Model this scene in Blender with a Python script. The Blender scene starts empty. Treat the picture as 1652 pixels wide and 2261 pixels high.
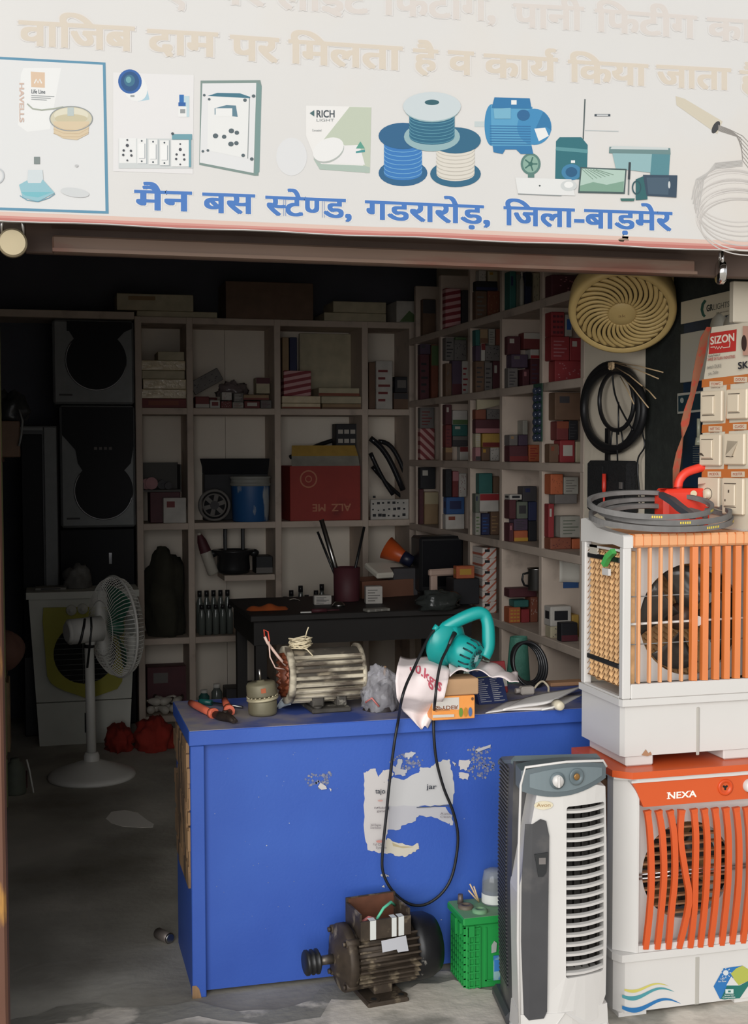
import bpy, bmesh, math, random
from mathutils import Vector, Matrix, Euler
SC = bpy.context.scene
COL = SC.collection
PI = math.pi
rnd = random.Random(7)

# ------------------------------------------------------------------ camera
FPX, YAW, PIT, ROL = 2800.0, math.radians(14.73), math.radians(2.78), math.radians(-0.17)
EYE = Vector((0, 0, 1.5))
_f = Vector((math.sin(YAW)*math.cos(PIT), math.cos(YAW)*math.cos(PIT), -math.sin(PIT)))
_r0 = Vector((math.cos(YAW), -math.sin(YAW), 0)); _u0 = _r0.cross(_f)
_r = _r0*math.cos(ROL) + _u0*math.sin(ROL); _u = -_r0*math.sin(ROL) + _u0*math.cos(ROL)
cam = bpy.data.cameras.new('camera'); cam_o = bpy.data.objects.new('camera', cam); COL.objects.link(cam_o)
cam.sensor_fit = 'HORIZONTAL'; cam.sensor_width = 36.0; cam.lens = 36.0*FPX/1652.0
cam.clip_start = 0.05; cam.clip_end = 200
cam_o.matrix_world = Matrix(((_r.x, _u.x, -_f.x, EYE.x), (_r.y, _u.y, -_f.y, EYE.y), (_r.z, _u.z, -_f.z, EYE.z), (0, 0, 0, 1)))
SC.camera = cam_o
# ------------------------------------------------------------------ sky, exposure
SC.view_settings.view_transform = 'Standard'; SC.view_settings.look = 'None'
SC.view_settings.gamma = 1.0; SC.view_settings.use_curve_mapping = False
SC.view_settings.exposure = 0.22
SC.cycles.max_bounces = 16; SC.cycles.diffuse_bounces = 10      # light carries on bouncing inside the deep shop
SKY_TOP, SKY_LOW = 0.62, 0.55
w = bpy.data.worlds.new('overcast_sky'); SC.world = w; w.use_nodes = True
nt = w.node_tree; bg = nt.nodes['Background']
tc = nt.nodes.new('ShaderNodeTexCoord'); sp = nt.nodes.new('ShaderNodeSeparateXYZ')
mr = nt.nodes.new('ShaderNodeMapRange'); mr.inputs['From Min'].default_value = -0.05; mr.inputs['From Max'].default_value = 0.9
mr.inputs['To Min'].default_value = SKY_LOW; mr.inputs['To Max'].default_value = SKY_TOP
nt.links.new(tc.outputs['Generated'], sp.inputs[0]); nt.links.new(sp.outputs['Z'], mr.inputs['Value'])
nt.links.new(mr.outputs['Result'], bg.inputs['Strength'])
bg.inputs['Color'].default_value = (0.97, 0.985, 1.0, 1)
# broad soft daylight from the open street, low and from the left: it reaches deep under the lintel
sun = bpy.data.lights.new('veiled_sun', 'SUN'); sun.energy = 3.3; sun.angle = math.radians(60); sun.color = (1, .99, .97)
sun_o = bpy.data.objects.new('veiled_sun', sun); COL.objects.link(sun_o)
_sd = Vector((math.sin(math.radians(33))*math.cos(math.radians(10)), math.cos(math.radians(33))*math.cos(math.radians(11)), -math.sin(math.radians(10))))
sun_o.rotation_euler = _sd.to_track_quat('-Z', 'Y').to_euler()

# ------------------------------------------------------------------ pixels of the 1652 x 2261 photograph -> points in the place
def ray(x, y): return _f + _r*((x-826.0)/FPX) - _u*((y-1130.5)/FPX)
def on(ax, v, x, y):
    d = ray(x, y); return EYE + d*((v-EYE[ax])/d[ax])
def PX(x, y, v): return on(0, v, x, y)
def PY(x, y, v): return on(1, v, x, y)
def PZ(x, y, v=0.0): return on(2, v, x, y)

# ------------------------------------------------------------------ mesh builder
class MB:
    def __init__(s): s.v = []; s.f = []; s.m = []; s.s = []; s.M = Matrix(); s.mi = 0
    def at(s, loc=(0, 0, 0), rot=(0, 0, 0)): s.M = Matrix.Translation(Vector(loc)) @ Euler(rot).to_matrix().to_4x4(); return s
    def mat(s, i): s.mi = i; return s
    def add(s, vs, fs, smooth=False):
        o = len(s.v); s.v += [tuple(s.M @ Vector(p)) for p in vs]
        for f in fs: s.f.append(tuple(i+o for i in f)); s.m.append(s.mi); s.s.append(smooth)
        return s
    def box(s, lo, hi, bev=0.0):
        (a, b, c), (d, e, g) = lo, hi
        a, d = min(a, d), max(a, d); b, e = min(b, e), max(b, e); c, g = min(c, g), max(c, g)
        bev = min(bev, (d-a)*.45, (e-b)*.45, (g-c)*.45)
        if bev <= 0:
            return s.add([(a,b,c),(d,b,c),(d,e,c),(a,e,c),(a,b,g),(d,b,g),(d,e,g),(a,e,g)], [(0,3,2,1),(4,5,6,7),(0,1,5,4),(1,2,6,5),(2,3,7,6),(3,0,4,7)])
        vs = []; idx = {}
        for i, x in enumerate((a, d)):
            for j, y in enumerate((b, e)):
                for k, z in enumerate((c, g)):
                    sx, sy, sz = (bev, -bev)[i], (bev, -bev)[j], (bev, -bev)[k]
                    for ax, p in enumerate(((x, y+sy, z+sz), (x+sx, y, z+sz), (x+sx, y+sy, z))): idx[i,j,k,ax] = len(vs); vs.append(p)
        fs = []
        q = [(0,0),(1,0),(1,1),(0,1)]
        for i in (0, 1):
            F = [idx[i,j,k,0] for j, k in q]; fs.append(tuple(F if i else F[::-1]))
            F = [idx[j,i,k,1] for j, k in q]; fs.append(tuple(F[::-1] if i else F))
            F = [idx[j,k,i,2] for j, k in q]; fs.append(tuple(F if i else F[::-1]))
        for i in (0, 1):
            for j in (0, 1):
                F = [idx[i,j,0,0], idx[i,j,1,0], idx[i,j,1,1], idx[i,j,0,1]]; fs.append(tuple(F if (i == j) else F[::-1]))
                F = [idx[i,0,j,0], idx[i,1,j,0], idx[i,1,j,2], idx[i,0,j,2]]; fs.append(tuple(F[::-1] if (i == j) else F))
                F = [idx[0,i,j,1], idx[1,i,j,1], idx[1,i,j,2], idx[0,i,j,2]]; fs.append(tuple(F if (i == j) else F[::-1]))
                for k in (0, 1):
                    F = [idx[i,j,k,0], idx[i,j,k,1], idx[i,j,k,2]]; fs.append(tuple(F if (i+j+k) % 2 else F[::-1]))
        return s.add(vs, fs)
    def cbox(s, c, d, bev=0.0): return s.box([c[i]-d[i]/2 for i in range(3)], [c[i]+d[i]/2 for i in range(3)], bev)
    def cyl(s, p0, p1, r0, r1=None, n=16, caps=True, smooth=True):
        r1 = r0 if r1 is None else r1
        p0, p1 = Vector(p0), Vector(p1); a = (p1-p0).normalized()
        u = a.orthogonal().normalized(); v = a.cross(u)
        vs = [p + (u*math.cos(t)+v*math.sin(t))*r for p, r in ((p0, r0), (p1, r1)) for t in (2*PI*i/n for i in range(n))]
        s.add(vs, [(i, (i+1) % n, n+(i+1) % n, n+i) for i in range(n)], smooth)
        if caps:
            if r0 > 0: s.add(vs[:n], [tuple(range(n))[::-1]])
            if r1 > 0: s.add(vs[n:], [tuple(range(n))])
        return s
    def tube(s, pts, r, n=8, closed=False, caps=True, flat=None):
        P = [Vector(p) for p in pts]; N = len(P); R = r if isinstance(r, (list, tuple)) else [r]*N
        vs = []; prev = None
        for i in range(N):
            a = (P[(i+1) % N]-P[i-1]) if closed else (P[min(i+1, N-1)]-P[max(i-1, 0)])
            if a.length < 1e-9: a = Vector((0, 0, 1))
            a.normalize()
            if prev is None: u = a.orthogonal().normalized()
            else:
                u = prev - a*prev.dot(a)
                u = u.normalized() if u.length > 1e-6 else a.orthogonal().normalized()
            prev = u; v = a.cross(u)
            if flat: u2 = Vector(flat[0]); vs += [P[i] + (a.cross(u2).normalized()*math.cos(2*PI*k/n+PI/n)*flat[1] + u2*math.sin(2*PI*k/n+PI/n)*flat[2])*R[i] for k in range(n)]
            else: vs += [P[i] + (u*math.cos(2*PI*k/n)+v*math.sin(2*PI*k/n))*R[i] for k in range(n)]
        fs = []
        for i in range(N if closed else N-1):
            j = (i+1) % N
            fs += [(i*n+k, i*n+(k+1) % n, j*n+(k+1) % n, j*n+k) for k in range(n)]
        s.add(vs, fs, n > 4)
        if caps and not closed: s.add(vs[:n], [tuple(range(n))[::-1]]); s.add(vs[-n:], [tuple(range(n))])
        return s
    def lathe(s, prof, n=32, smooth=True, arc=2*PI, a0=0.0):
        full = abs(arc-2*PI) < 1e-6; m = n if full else n+1
        vs = [(r*math.cos(a0+arc*i/n), r*math.sin(a0+arc*i/n), z) for r, z in prof for i in range(m)]
        fs = [(k*m+i, k*m+(i+1) % m, (k+1)*m+(i+1) % m, (k+1)*m+i) for k in range(len(prof)-1) for i in range(n)]
        return s.add(vs, fs, smooth)
    def prism(s, poly, z0, z1, smooth=False):
        n = len(poly)
        A = sum(poly[i][0]*poly[(i+1) % n][1]-poly[(i+1) % n][0]*poly[i][1] for i in range(n))
        if A < 0: poly = poly[::-1]
        s.add([(x, y, z0) for x, y in poly] + [(x, y, z1) for x, y in poly], [tuple(range(n))[::-1], tuple(range(n, 2*n))])
        return s.add([(x, y, z0) for x, y in poly] + [(x, y, z1) for x, y in poly], [(i, (i+1) % n, n+(i+1) % n, n+i) for i in range(n)], smooth)
    def ball(s, c, r, n=12, m=8, z0=-1.0, z1=1.0):
        r = (r, r, r) if not isinstance(r, (tuple, list)) else r
        t0, t1 = math.asin(z0), math.asin(z1)
        vs = [(c[0]+r[0]*math.cos(t)*math.cos(2*PI*i/n), c[1]+r[1]*math.cos(t)*math.sin(2*PI*i/n), c[2]+r[2]*math.sin(t)) for t in (t0+(t1-t0)*k/m for k in range(m+1)) for i in range(n)]
        return s.add(vs, [(k*n+i, k*n+(i+1) % n, (k+1)*n+(i+1) % n, (k+1)*n+i) for k in range(m) for i in range(n)], True)
    def grid(s, fn, nu, nv, smooth=True):
        vs = [fn(i/nu, j/nv) for j in range(nv+1) for i in range(nu+1)]
        return s.add(vs, [(j*(nu+1)+i, j*(nu+1)+i+1, (j+1)*(nu+1)+i+1, (j+1)*(nu+1)+i) for j in range(nv) for i in range(nu)], smooth)
    def frame(s, outer, inner, z0, z1):
        """plate with a hole: both outlines have the same number of points"""
        n = len(outer)
        vs = [(x, y, z) for z in (z0, z1) for P in (outer, inner) for x, y in P]
        fs = []
        for i in range(n):
            j = (i+1) % n
            fs += [(2*n+i, 2*n+j, 3*n+j, 3*n+i), (i, n+i, n+j, j), (i, j, 2*n+j, 2*n+i), (n+i, 3*n+i, 3*n+j, n+j)]
        return s.add(vs, fs)

def obj(name, mb, mats, parent=None, loc=None, rot=None):
    me = bpy.data.meshes.new(name)
    me.from_pydata(mb.v, [], mb.f)
    for m in (mats if isinstance(mats, (list, tuple)) else [mats]): me.materials.append(m)
    me.polygons.foreach_set('material_index', mb.m); me.polygons.foreach_set('use_smooth', mb.s)
    bm = bmesh.new(); bm.from_mesh(me); bmesh.ops.remove_doubles(bm, verts=bm.verts, dist=1e-6)
    bmesh.ops.recalc_face_normals(bm, faces=bm.faces) if getattr(mb, 'fixn', False) else None
    bm.to_mesh(me); bm.free(); me.update()
    o = bpy.data.objects.new(name, me); COL.objects.link(o)
    if parent is not None: o.parent = parent
    if loc is not None: o.location = loc
    if rot is not None: o.rotation_euler = rot
    return o
def tag(o, label, cat, group=None):
    o['label'] = label; o['category'] = cat
    if group: o['group'] = group
    return o
def thing(name, label, cat, loc=(0, 0, 0), rot=(0, 0, 0), group=None):
    o = bpy.data.objects.new(name, None); o.empty_display_size = .05; COL.objects.link(o)
    o.location = loc; o.rotation_euler = rot if isinstance(rot, (tuple, list)) else (0, 0, rot)
    return tag(o, label, cat, group)
def struct(name, mb, m): o = obj(name, mb, m); o['kind'] = 'structure'; return o
def copy_tree(src, loc, rot=None, label=None, parent=None, mats=None):
    o = src.copy(); COL.objects.link(o)
    if parent is not None: o.parent = parent
    else:
        o.location = loc
        if rot is not None: o.rotation_euler = rot
        if label: o['label'] = label
    for ch in src.children: copy_tree(ch, None, parent=o)
    return o

# ------------------------------------------------------------------ materials
def lin(c): return tuple(((x/255.0)/12.92 if x/255.0 <= .04045 else ((x/255.0+.055)/1.055)**2.4) for x in c[:3]) + (1,)
_mc = {}
def M(name, col, rough=.55, metal=0.0, var=0.0, vs=6.0, bump=0.0, bs=60.0, col2=None, c2at=(.5, .7), c2s=8.0, alpha=1.0, trans=0.0, spec=None, stretch=None):
    """procedural material: base colour, soft tone variation, an optional second colour in patches (dirt, wear), bump"""
    if name in _mc: return _mc[name]
    m = bpy.data.materials.new(name); m.use_nodes = True; nt = m.node_tree; b = nt.nodes['Principled BSDF']
    b.inputs['Base Color'].default_value = lin(col); b.inputs['Roughness'].default_value = rough; b.inputs['Metallic'].default_value = metal
    if alpha < 1: b.inputs['Alpha'].default_value = alpha
    if trans: b.inputs['Transmission Weight'].default_value = trans
    if spec is not None: b.inputs['Specular IOR Level'].default_value = spec
    tcn = None
    def noise(scale, detail=3.0):
        nonlocal tcn
        if tcn is None:
            tcn = nt.nodes.new('ShaderNodeTexCoord').outputs['Object']
            if stretch:
                mp = nt.nodes.new('ShaderNodeMapping'); mp.inputs['Scale'].default_value = stretch; nt.links.new(tcn, mp.inputs[0]); tcn = mp.outputs[0]
        n = nt.nodes.new('ShaderNodeTexNoise'); n.inputs['Scale'].default_value = scale; n.inputs['Detail'].default_value = detail
        nt.links.new(tcn, n.inputs['Vector']); return n
    src = None
    if var:
        n = noise(vs); rp = nt.nodes.new('ShaderNodeValToRGB'); c = lin(col)
        rp.color_ramp.elements[0].position = .3; rp.color_ramp.elements[1].position = .7
        rp.color_ramp.elements[0].color = tuple(x*(1-var) for x in c[:3])+(1,); rp.color_ramp.elements[1].color = tuple(min(1, x*(1+var)) for x in c[:3])+(1,)
        nt.links.new(n.outputs['Fac'], rp.inputs[0]); src = rp.outputs[0]
    if col2 is not None:
        n = noise(c2s, 6.0); rp = nt.nodes.new('ShaderNodeValToRGB'); rp.color_ramp.elements[0].position, rp.color_ramp.elements[1].position = c2at
        rp.color_ramp.elements[0].color = (0, 0, 0, 1); rp.color_ramp.elements[1].color = (1, 1, 1, 1)
        nt.links.new(n.outputs['Fac'], rp.inputs[0])
        mx = nt.nodes.new('ShaderNodeMix'); mx.data_type = 'RGBA'; mx.inputs[6].default_value = lin(col); mx.inputs[7].default_value = lin(col2)
        if src: nt.links.new(src, mx.inputs[6])
        nt.links.new(rp.outputs[0], mx.inputs[0]); src = mx.outputs[2]
    if src: nt.links.new(src, b.inputs['Base Color'])
    if bump:
        n = noise(bs); bp = nt.nodes.new('ShaderNodeBump'); bp.inputs['Strength'].default_value = bump; bp.inputs['Distance'].default_value = .01
        nt.links.new(n.outputs['Fac'], bp.inputs['Height']); nt.links.new(bp.outputs[0], b.inputs['Normal'])
    _mc[name] = m; return m
def stripes(name, c1, c2, scale=8.0, rot=(0, .5, 0), fac=.5):
    """printed stripes in object space"""
    if name in _mc: return _mc[name]
    m = bpy.data.materials.new(name); m.use_nodes = True; nt = m.node_tree; b = nt.nodes['Principled BSDF']; b.inputs['Roughness'].default_value = .6
    tc = nt.nodes.new('ShaderNodeTexCoord'); mp = nt.nodes.new('ShaderNodeMapping'); mp.inputs['Rotation'].default_value = rot
    wv = nt.nodes.new('ShaderNodeTexWave'); wv.bands_direction = 'Z'; wv.inputs['Scale'].default_value = scale
    rp = nt.nodes.new('ShaderNodeValToRGB'); rp.color_ramp.interpolation = 'CONSTANT'
    rp.color_ramp.elements[0].color = lin(c1); rp.color_ramp.elements[1].color = lin(c2); rp.color_ramp.elements[1].position = fac
    nt.links.new(tc.outputs['Object'], mp.inputs[0]); nt.links.new(mp.outputs[0], wv.inputs[0]); nt.links.new(wv.outputs['Fac'], rp.inputs[0]); nt.links.new(rp.outputs[0], b.inputs['Base Color'])
    _mc[name] = m; return m

# ------------------------------------------------------------------ lettering
_gl = {}
def glyph(ch):
    if ch in _gl: return _gl[ch]
    def mesh_of(t):
        c = bpy.data.curves.new('g', 'FONT'); c.body = t; c.size = 1.0; c.resolution_u = 4
        o = bpy.data.objects.new('g', c); COL.objects.link(o); dg = bpy.context.evaluated_depsgraph_get()
        me = o.evaluated_get(dg).to_mesh(); V = [(v.co.x, v.co.y) for v in me.vertices]; Fs = [tuple(p.vertices) for p in me.polygons]
        o.evaluated_get(dg).to_mesh_clear(); bpy.data.objects.remove(o); bpy.data.curves.remove(c); return V, Fs
    V, Fs = mesh_of(ch)
    bar = mesh_of('MMM')[0]; Vb = mesh_of(ch+'MMM')[0]
    adv = max(x for x, y in Vb)-max(x for x, y in bar) if Vb else .3
    _gl[ch] = (V, Fs, adv); return _gl[ch]
def text_mesh(toks, bold=0.0):
    """-> verts, faces, width; tokens: characters, 'H:x' = half form of x, 'reph' = the small hook over the letter before"""
    V, Fs, x = [], [], 0.0
    offs = [(0, 0)] if not bold else [(bold*sx, bold*sy*.7) for sx, sy in ((-1, -1), (1, -1), (-1, 1), (1, 1))]
    gi = 0
    def put(v, f, x0):
        nonlocal gi
        gi += 1
        for ci, (dx, dy) in enumerate(offs):
            o = len(V); V.extend((a+x0+dx, b+dy, ci+4*(gi % 2)) for a, b in v); Fs.extend(tuple(i+o for i in q) for q in f)
    for t in toks:
        if t == ' ': x += .26; continue
        if t.startswith('H:'):
            v, f, adv = glyph(t[2:]); bm = bmesh.new(); vv = [bm.verts.new((a, b, 0)) for a, b in v]
            for q in f:
                try: bm.faces.new([vv[i] for i in q])
                except ValueError: pass
            cut = adv-.16
            bmesh.ops.bisect_plane(bm, geom=bm.verts[:]+bm.edges[:]+bm.faces[:], plane_co=(cut, 0, 0), plane_no=(1, 0, 0), clear_outer=True)
            bm.verts.index_update(); put([(p.co.x, p.co.y) for p in bm.verts], [tuple(p.index for p in q.verts) for q in bm.faces], x); bm.free(); x += cut; continue
        if t == 'reph':
            pts = [(-.10+.09*math.cos(a)-.0, .76+.09*math.sin(a)) for a in (PI*.25+PI*1.25*i/10 for i in range(11))]
            v = []; f = []
            for i, (a, b) in enumerate(pts):
                d = Vector((a+.10, b-.76)).normalized()*.03; v += [(a+d.x, b+d.y), (a-d.x, b-d.y)]
                if i: f.append((2*i-2, 2*i-1, 2*i+1, 2*i))
            put(v, f, x); continue
        v, f, adv = glyph(t); put(v, f, x); x += adv
    return V, Fs, x
def flat_text(mb, s, x0, z0, h, width=None, bold=0.0, y=0.0, face='-Y', cap=.71, align='l', slant=0.0):
    """Latin lettering on a plane; h = capital height; face: '-Y' in the xz plane, 'Z' in the xy plane, '-X' running towards -y"""
    V, Fs, W = text_mesh(list(s), bold)
    if not V: return
    k = h/cap; kx = (width/W) if width else k
    if align == 'c': x0 -= W*kx/2
    pts = []
    for a, b, c in V:
        a, b, c = a*kx+slant*b*k, b*k, c*2e-5
        pts.append((x0+a, y-c, z0+b) if face == '-Y' else (x0+a, z0+b, y+c) if face == 'Z' else (y-c, x0-a, z0+b))
    mb.add(pts, Fs)
from mathutils import noise as mnoise
def lump(c, r, seed=0, amp=.22, freq=2.2, n=28, m=16, flat=True, squash=1.0):
    """crumpled heap or bag: a ball pushed about by noise, its underside flattened onto what carries it"""
    b = MB()
    def f(u, v):
        a, t = 2*PI*u, -PI/2+PI*v; d = Vector((math.cos(t)*math.cos(a), math.cos(t)*math.sin(a), math.sin(t)))
        k = 1+amp*mnoise.fractal(d*freq+Vector((seed*7.1, seed*3.3, 0)), .8, 2.1, 4)
        p = Vector((d.x*r[0]*k, d.y*r[1]*k, d.z*r[2]*k*squash))
        if flat: p.z = max(p.z, -r[2]*.45)+r[2]*.45
        return (c[0]+p.x, c[1]+p.y, c[2]+p.z)
    return b.grid(f, n, m)
def wobj(name, mb, mats, parent=None, org=None):
    """geometry given in the place's own coordinates; origin at the parent's base, or at the middle of its own foot"""
    V = mb.v
    if parent is not None:
        Mi = (Matrix.Translation(parent.location) @ parent.rotation_euler.to_matrix().to_4x4()).inverted()
        mb.v = [tuple(Mi @ Vector(p)) for p in V]; return obj(name, mb, mats, parent)
    if org is None:
        lo = [min(p[i] for p in V) for i in range(3)]; hi = [max(p[i] for p in V) for i in range(3)]
        org = ((lo[0]+hi[0])/2, (lo[1]+hi[1])/2, lo[2])
    mb.v = [(p[0]-org[0], p[1]-org[1], p[2]-org[2]) for p in V]
    return obj(name, mb, mats, None, org)
_pm = {}
def ink(c): return M('print_%d_%d_%d' % c, tuple(int(x*.85) for x in c), .6)
class Print:
    """flat print on a plane: shapes drawn with the plane's own map from (x, y) to a point; every shape lies a hair above the one before"""
    def __init__(s, fn): s.fn = fn; s.mb = MB(); s.mats = []; s.k = 0
    def _c(s, c):
        m = ink(c)
        if m not in s.mats: s.mats.append(m)
        s.mb.mi = s.mats.index(m); s.k += 1
    def poly(s, c, pts): s._c(c); s.mb.add([s.fn(x, y, s.k) for x, y in pts], [tuple(range(len(pts)))]); return s
    def rect(s, c, x0, y0, x1, y1): return s.poly(c, [(x0, y0), (x1, y0), (x1, y1), (x0, y1)])
    def ell(s, c, x, y, rx, ry, rot=0.0, n=28, a0=0, a1=2*PI):
        ca, sa = math.cos(rot), math.sin(rot)
        return s.poly(c, [(x+rx*math.cos(a)*ca-ry*math.sin(a)*sa, y+rx*math.cos(a)*sa+ry*math.sin(a)*ca) for a in (a0+(a1-a0)*i/n for i in range(n))])
    def line(s, c, pts, w):
        s._c(c); N = len(pts); L = []; R = []
        for i in range(N):
            dx = pts[min(i+1, N-1)][0]-pts[max(i-1, 0)][0]; dy = pts[min(i+1, N-1)][1]-pts[max(i-1, 0)][1]; l = math.hypot(dx, dy) or 1
            L.append((pts[i][0]-dy/l*w/2, pts[i][1]+dx/l*w/2)); R.append((pts[i][0]+dy/l*w/2, pts[i][1]-dx/l*w/2))
        s.mb.add([s.fn(x, y, s.k) for x, y in L+R], [(i, i+1, N+i+1, N+i) for i in range(N-1)]); return s
    def ring(s, c, x, y, rx, ry, w, rot=0.0, n=36):
        ca, sa = math.cos(rot), math.sin(rot)
        return s.line(c, [(x+rx*math.cos(a)*ca-ry*math.sin(a)*sa, y+rx*math.cos(a)*sa+ry*math.sin(a)*ca) for a in (2*PI*i/n for i in range(n+1))], w)
    def text(s, c, t, x0, y0, x1, y1, h, bold=0.0, cap=.71):
        """baseline from (x0,y0) to (x1,y1), letter height h"""
        V, Fs, W = text_mesh(list(t) if isinstance(t, str) else t, bold)
        if not V: return s
        s._c(c); s.mb.add([s.fn(x0+(x1-x0)*a/W, y0+(y1-y0)*a/W-b*h/cap, s.k+q*.45) for a, b, q in V], Fs); s.k += 4; return s
    def part(s, name, parent): return wobj(name, s.mb, s.mats, parent)
# =================================================================== the setting
YF, YB, XS, XL, ZC = 3.0, 7.0, 2.05, -0.55, 2.85          # front, back shelf face, right shelf face, left wall, ceiling
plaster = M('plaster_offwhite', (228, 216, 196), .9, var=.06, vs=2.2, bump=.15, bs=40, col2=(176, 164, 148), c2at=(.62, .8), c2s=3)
plaster_shaded = M('plaster_shaded', (84, 84, 94), .9, var=.15, vs=2, bump=.1)  # lack of light at the back is put into this plaster colour
shelf_m = M('shelf_paint', (190, 174, 160), .75, var=.10, vs=5, col2=(150, 136, 124), c2at=(.58, .75), c2s=7)
panel_m = M('shelf_backing', (226, 216, 202), .85, var=.06, vs=3, col2=(196, 182, 168), c2at=(.6, .8), c2s=2.5)
floor_m = M('old_concrete', (172, 168, 158), .82, var=.22, vs=2.2, bump=.25, bs=30, col2=(124, 119, 109), c2at=(.45, .68), c2s=1.7)
pave_m = M('pale_cement', (200, 192, 180), .9, var=.10, vs=3, bump=.4, bs=25, col2=(140, 136, 126), c2at=(.5, .6), c2s=3.6)
edge_m = M('worn_cement', (136, 133, 124), .9, var=.16, vs=4, bump=.4, bs=30, col2=(206, 198, 186), c2at=(.54, .60), c2s=4.2)
b = MB().box((-.7, 2.9, -.12), (2.5, 7.6, 0)); struct('floor', b, floor_m)
# broken edge of the floor screed along the threshold, paler cement outside
b = MB(); rn = random.Random(3)
edge = [(-.6, 3.42)]
for i in range(61):
    x = -.6+3.1*i/60; edge.append((x, 3.405-.045*x+.035*math.sin(x*7+1)+.025*math.sin(x*19)+rn.uniform(-.015, .015)-(.04 if .4 < x < .7 else 0)))
b.prism([(-.6, 2.2), (2.5, 2.2)]+edge[:0:-1], .0005, .006); struct('trim_1', b, edge_m)
e2 = [(x, y-.055-.05*abs(math.sin(x*5.3+.6))-rn.uniform(0, .03)) for x, y in edge[1:]]
b = MB().prism([(-.6, 2.0), (2.5, 2.0)]+e2[::-1], .0065, .0095); struct('trim_2', b, pave_m)
b = MB().box((-8, -10, -.14), (9, 2.9, -.02)); struct('floor_outside', b, pave_m)
b = MB().box((-.7, YB+.36, 0), (2.5, YB+.5, ZC)); struct('wall_back', b, plaster_shaded)
b = MB().box((XL-.15, 2.9, 0), (XL, YB+.5, ZC)); struct('wall_left', b, plaster_shaded)
b = MB().box((XS+.28, PX(1291, 900, XS)[1], 0), (XS+.45, YB+.5, ZC)); struct('wall_right', b, plaster)
b = MB().box((-.7, 2.9, ZC), (2.5, YB+.5, ZC+.15)); struct('ceiling', b, M('ceiling_white', (196, 190, 180), .9))
# shopfront wall above and beside the opening
face_m = M('facade_paint', (150, 140, 128), .9, var=.08, bump=.2)
b = MB().box((-4, YF, 2.02), (6, YF+.16, 4.2)); struct('wall_front', b, face_m)
b = MB().box((-4, YF, 0), (-.16, YF+.16, 2.02)).box((2.45, YF, 0), (6, YF+.16, 2.02)); struct('wall_front_side', b, face_m)
jamb_m = M('brown_jamb_paint', (100, 66, 50), .7, var=.12, vs=8, col2=(170, 124, 60), c2at=(.62, .68), c2s=11, stretch=(1, 1, .3))
b = MB().box((-.16, 2.9, 0), (-.088, 3.06, 2.02), .006).box((-.16, 3.06, 0), (-.115, 3.16, 2.02)); struct('door_1', b, jamb_m)
# right side wall: bare pilaster, then the dark green painted stretch nearer the street
YP = PX(1291, 900, XS)[1]; YG = PX(1425, 900, XS)[1]
b = MB().box((XS, YG, 0), (XS+.45, YP, ZC)); struct('wall_pilaster', b, plaster)
green_m = M('dark_green_wall', (34, 38, 34), .95, var=.3, vs=30, bump=.3, bs=80)
b = MB().box((XS, YF+.1, 0), (XS+.45, YG, ZC)); struct('wall_green', b, green_m)
# ------------------------------------------------------------------- shutter, locks
shut_m = M('shutter_brown', (84, 66, 56), .6, var=.15, vs=9, col2=(70, 52, 44), c2at=(.5, .7), c2s=14, stretch=(.2, 1, 1))
rail_m = M('rail_brown', (112, 90, 76), .6, var=.12, vs=9, col2=(110, 70, 56), c2at=(.55, .68), c2s=12, stretch=(.2, 1, 1))
sh = thing('rolling_shutter', 'brown metal rolling shutter raised under the banner, only its lower bars showing', 'shutter', (.85, 3.03, 1.93))
def zrow(px, py, Y): return PY(px, py, Y)[2]
b = MB(); Y0 = 3.02; A = PY(55, 548, Y0); B_ = PY(1652, 612, Y0)
b.box((A.x, Y0, min(A.z, B_.z)-.002), (2.4, Y0+.03, 2.10), .003); wobj('guide_channel', b, shut_m, sh)
A = PY(115, 522, 3.0); B_ = PY(1530, 575, 3.0); C_ = PY(115, 549, 3.0); D_ = PY(1530, 617, 3.0)
b = MB().box((A.x, 2.985, (C_.z+D_.z)/2), (B_.x, 3.02, (A.z+B_.z)/2), .004).box((A.x, 2.975, (C_.z+D_.z)/2), (B_.x, 2.985, (C_.z+D_.z)/2+.008)); wobj('bottom_rail', b, rail_m, sh)
b = MB()
for i in range(7): b.cyl((A.x, 3.045, 2.0+.07*i+.035), (2.4, 3.045, 2.0+.07*i+.035), .036, n=12)
wobj('slat_curtain', b, shut_m, sh)
steel = M('steel', (170, 168, 165), .3, 1.0); chrome = M('chrome', (225, 225, 225), .12, 1.0); brass = M('dull_brass', (150, 138, 112), .4, .6, var=.1)
c = PY(28, 537, 2.9)
t = thing('padlock', 'round dull brass padlock hanging at the left end of the shutter', 'padlock', c)
b = MB().at((0, 0, 0), (PI/2, 0, 0)).lathe([(0, -.012), (.027, -.012), (.031, -.008), (.031, .008), (.027, .012), (0, .012)], 40, False); obj('lock_body', b, brass, t)
b = MB().tube([(-.022, 0, .02), (-.022, 0, .045), (-.014, 0, .058), (0, 0, .063), (.014, 0, .058), (.022, 0, .045), (.022, 0, .02)], .004); obj('shackle', b, steel, t)
c = PY(1592, 601, 2.96)
t = thing('padlock', 'shiny chrome round padlock hanging edge-on at the right end of the shutter', 'padlock', c, (0, 0, math.radians(72)))
b = MB().at((0, 0, 0), (PI/2, 0, 0)).lathe([(0, -.011), (.026, -.011), (.031, -.007), (.031, .007), (.026, .011), (0, .011)], 32); obj('lock_body', b, chrome, t)
b = MB().tube([(-.018, 0, .02), (-.018, 0, .04), (-.01, 0, .052), (0, 0, .056), (.01, 0, .052), (.018, 0, .04), (.018, 0, .02)], .004); obj('shackle', b, chrome, t)
b = MB().box((-.004, -.0122, -.003), (.018, -.011, .001)); obj('keyhole', b, M('keyhole_black', (20, 20, 20), .5), t)

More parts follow.
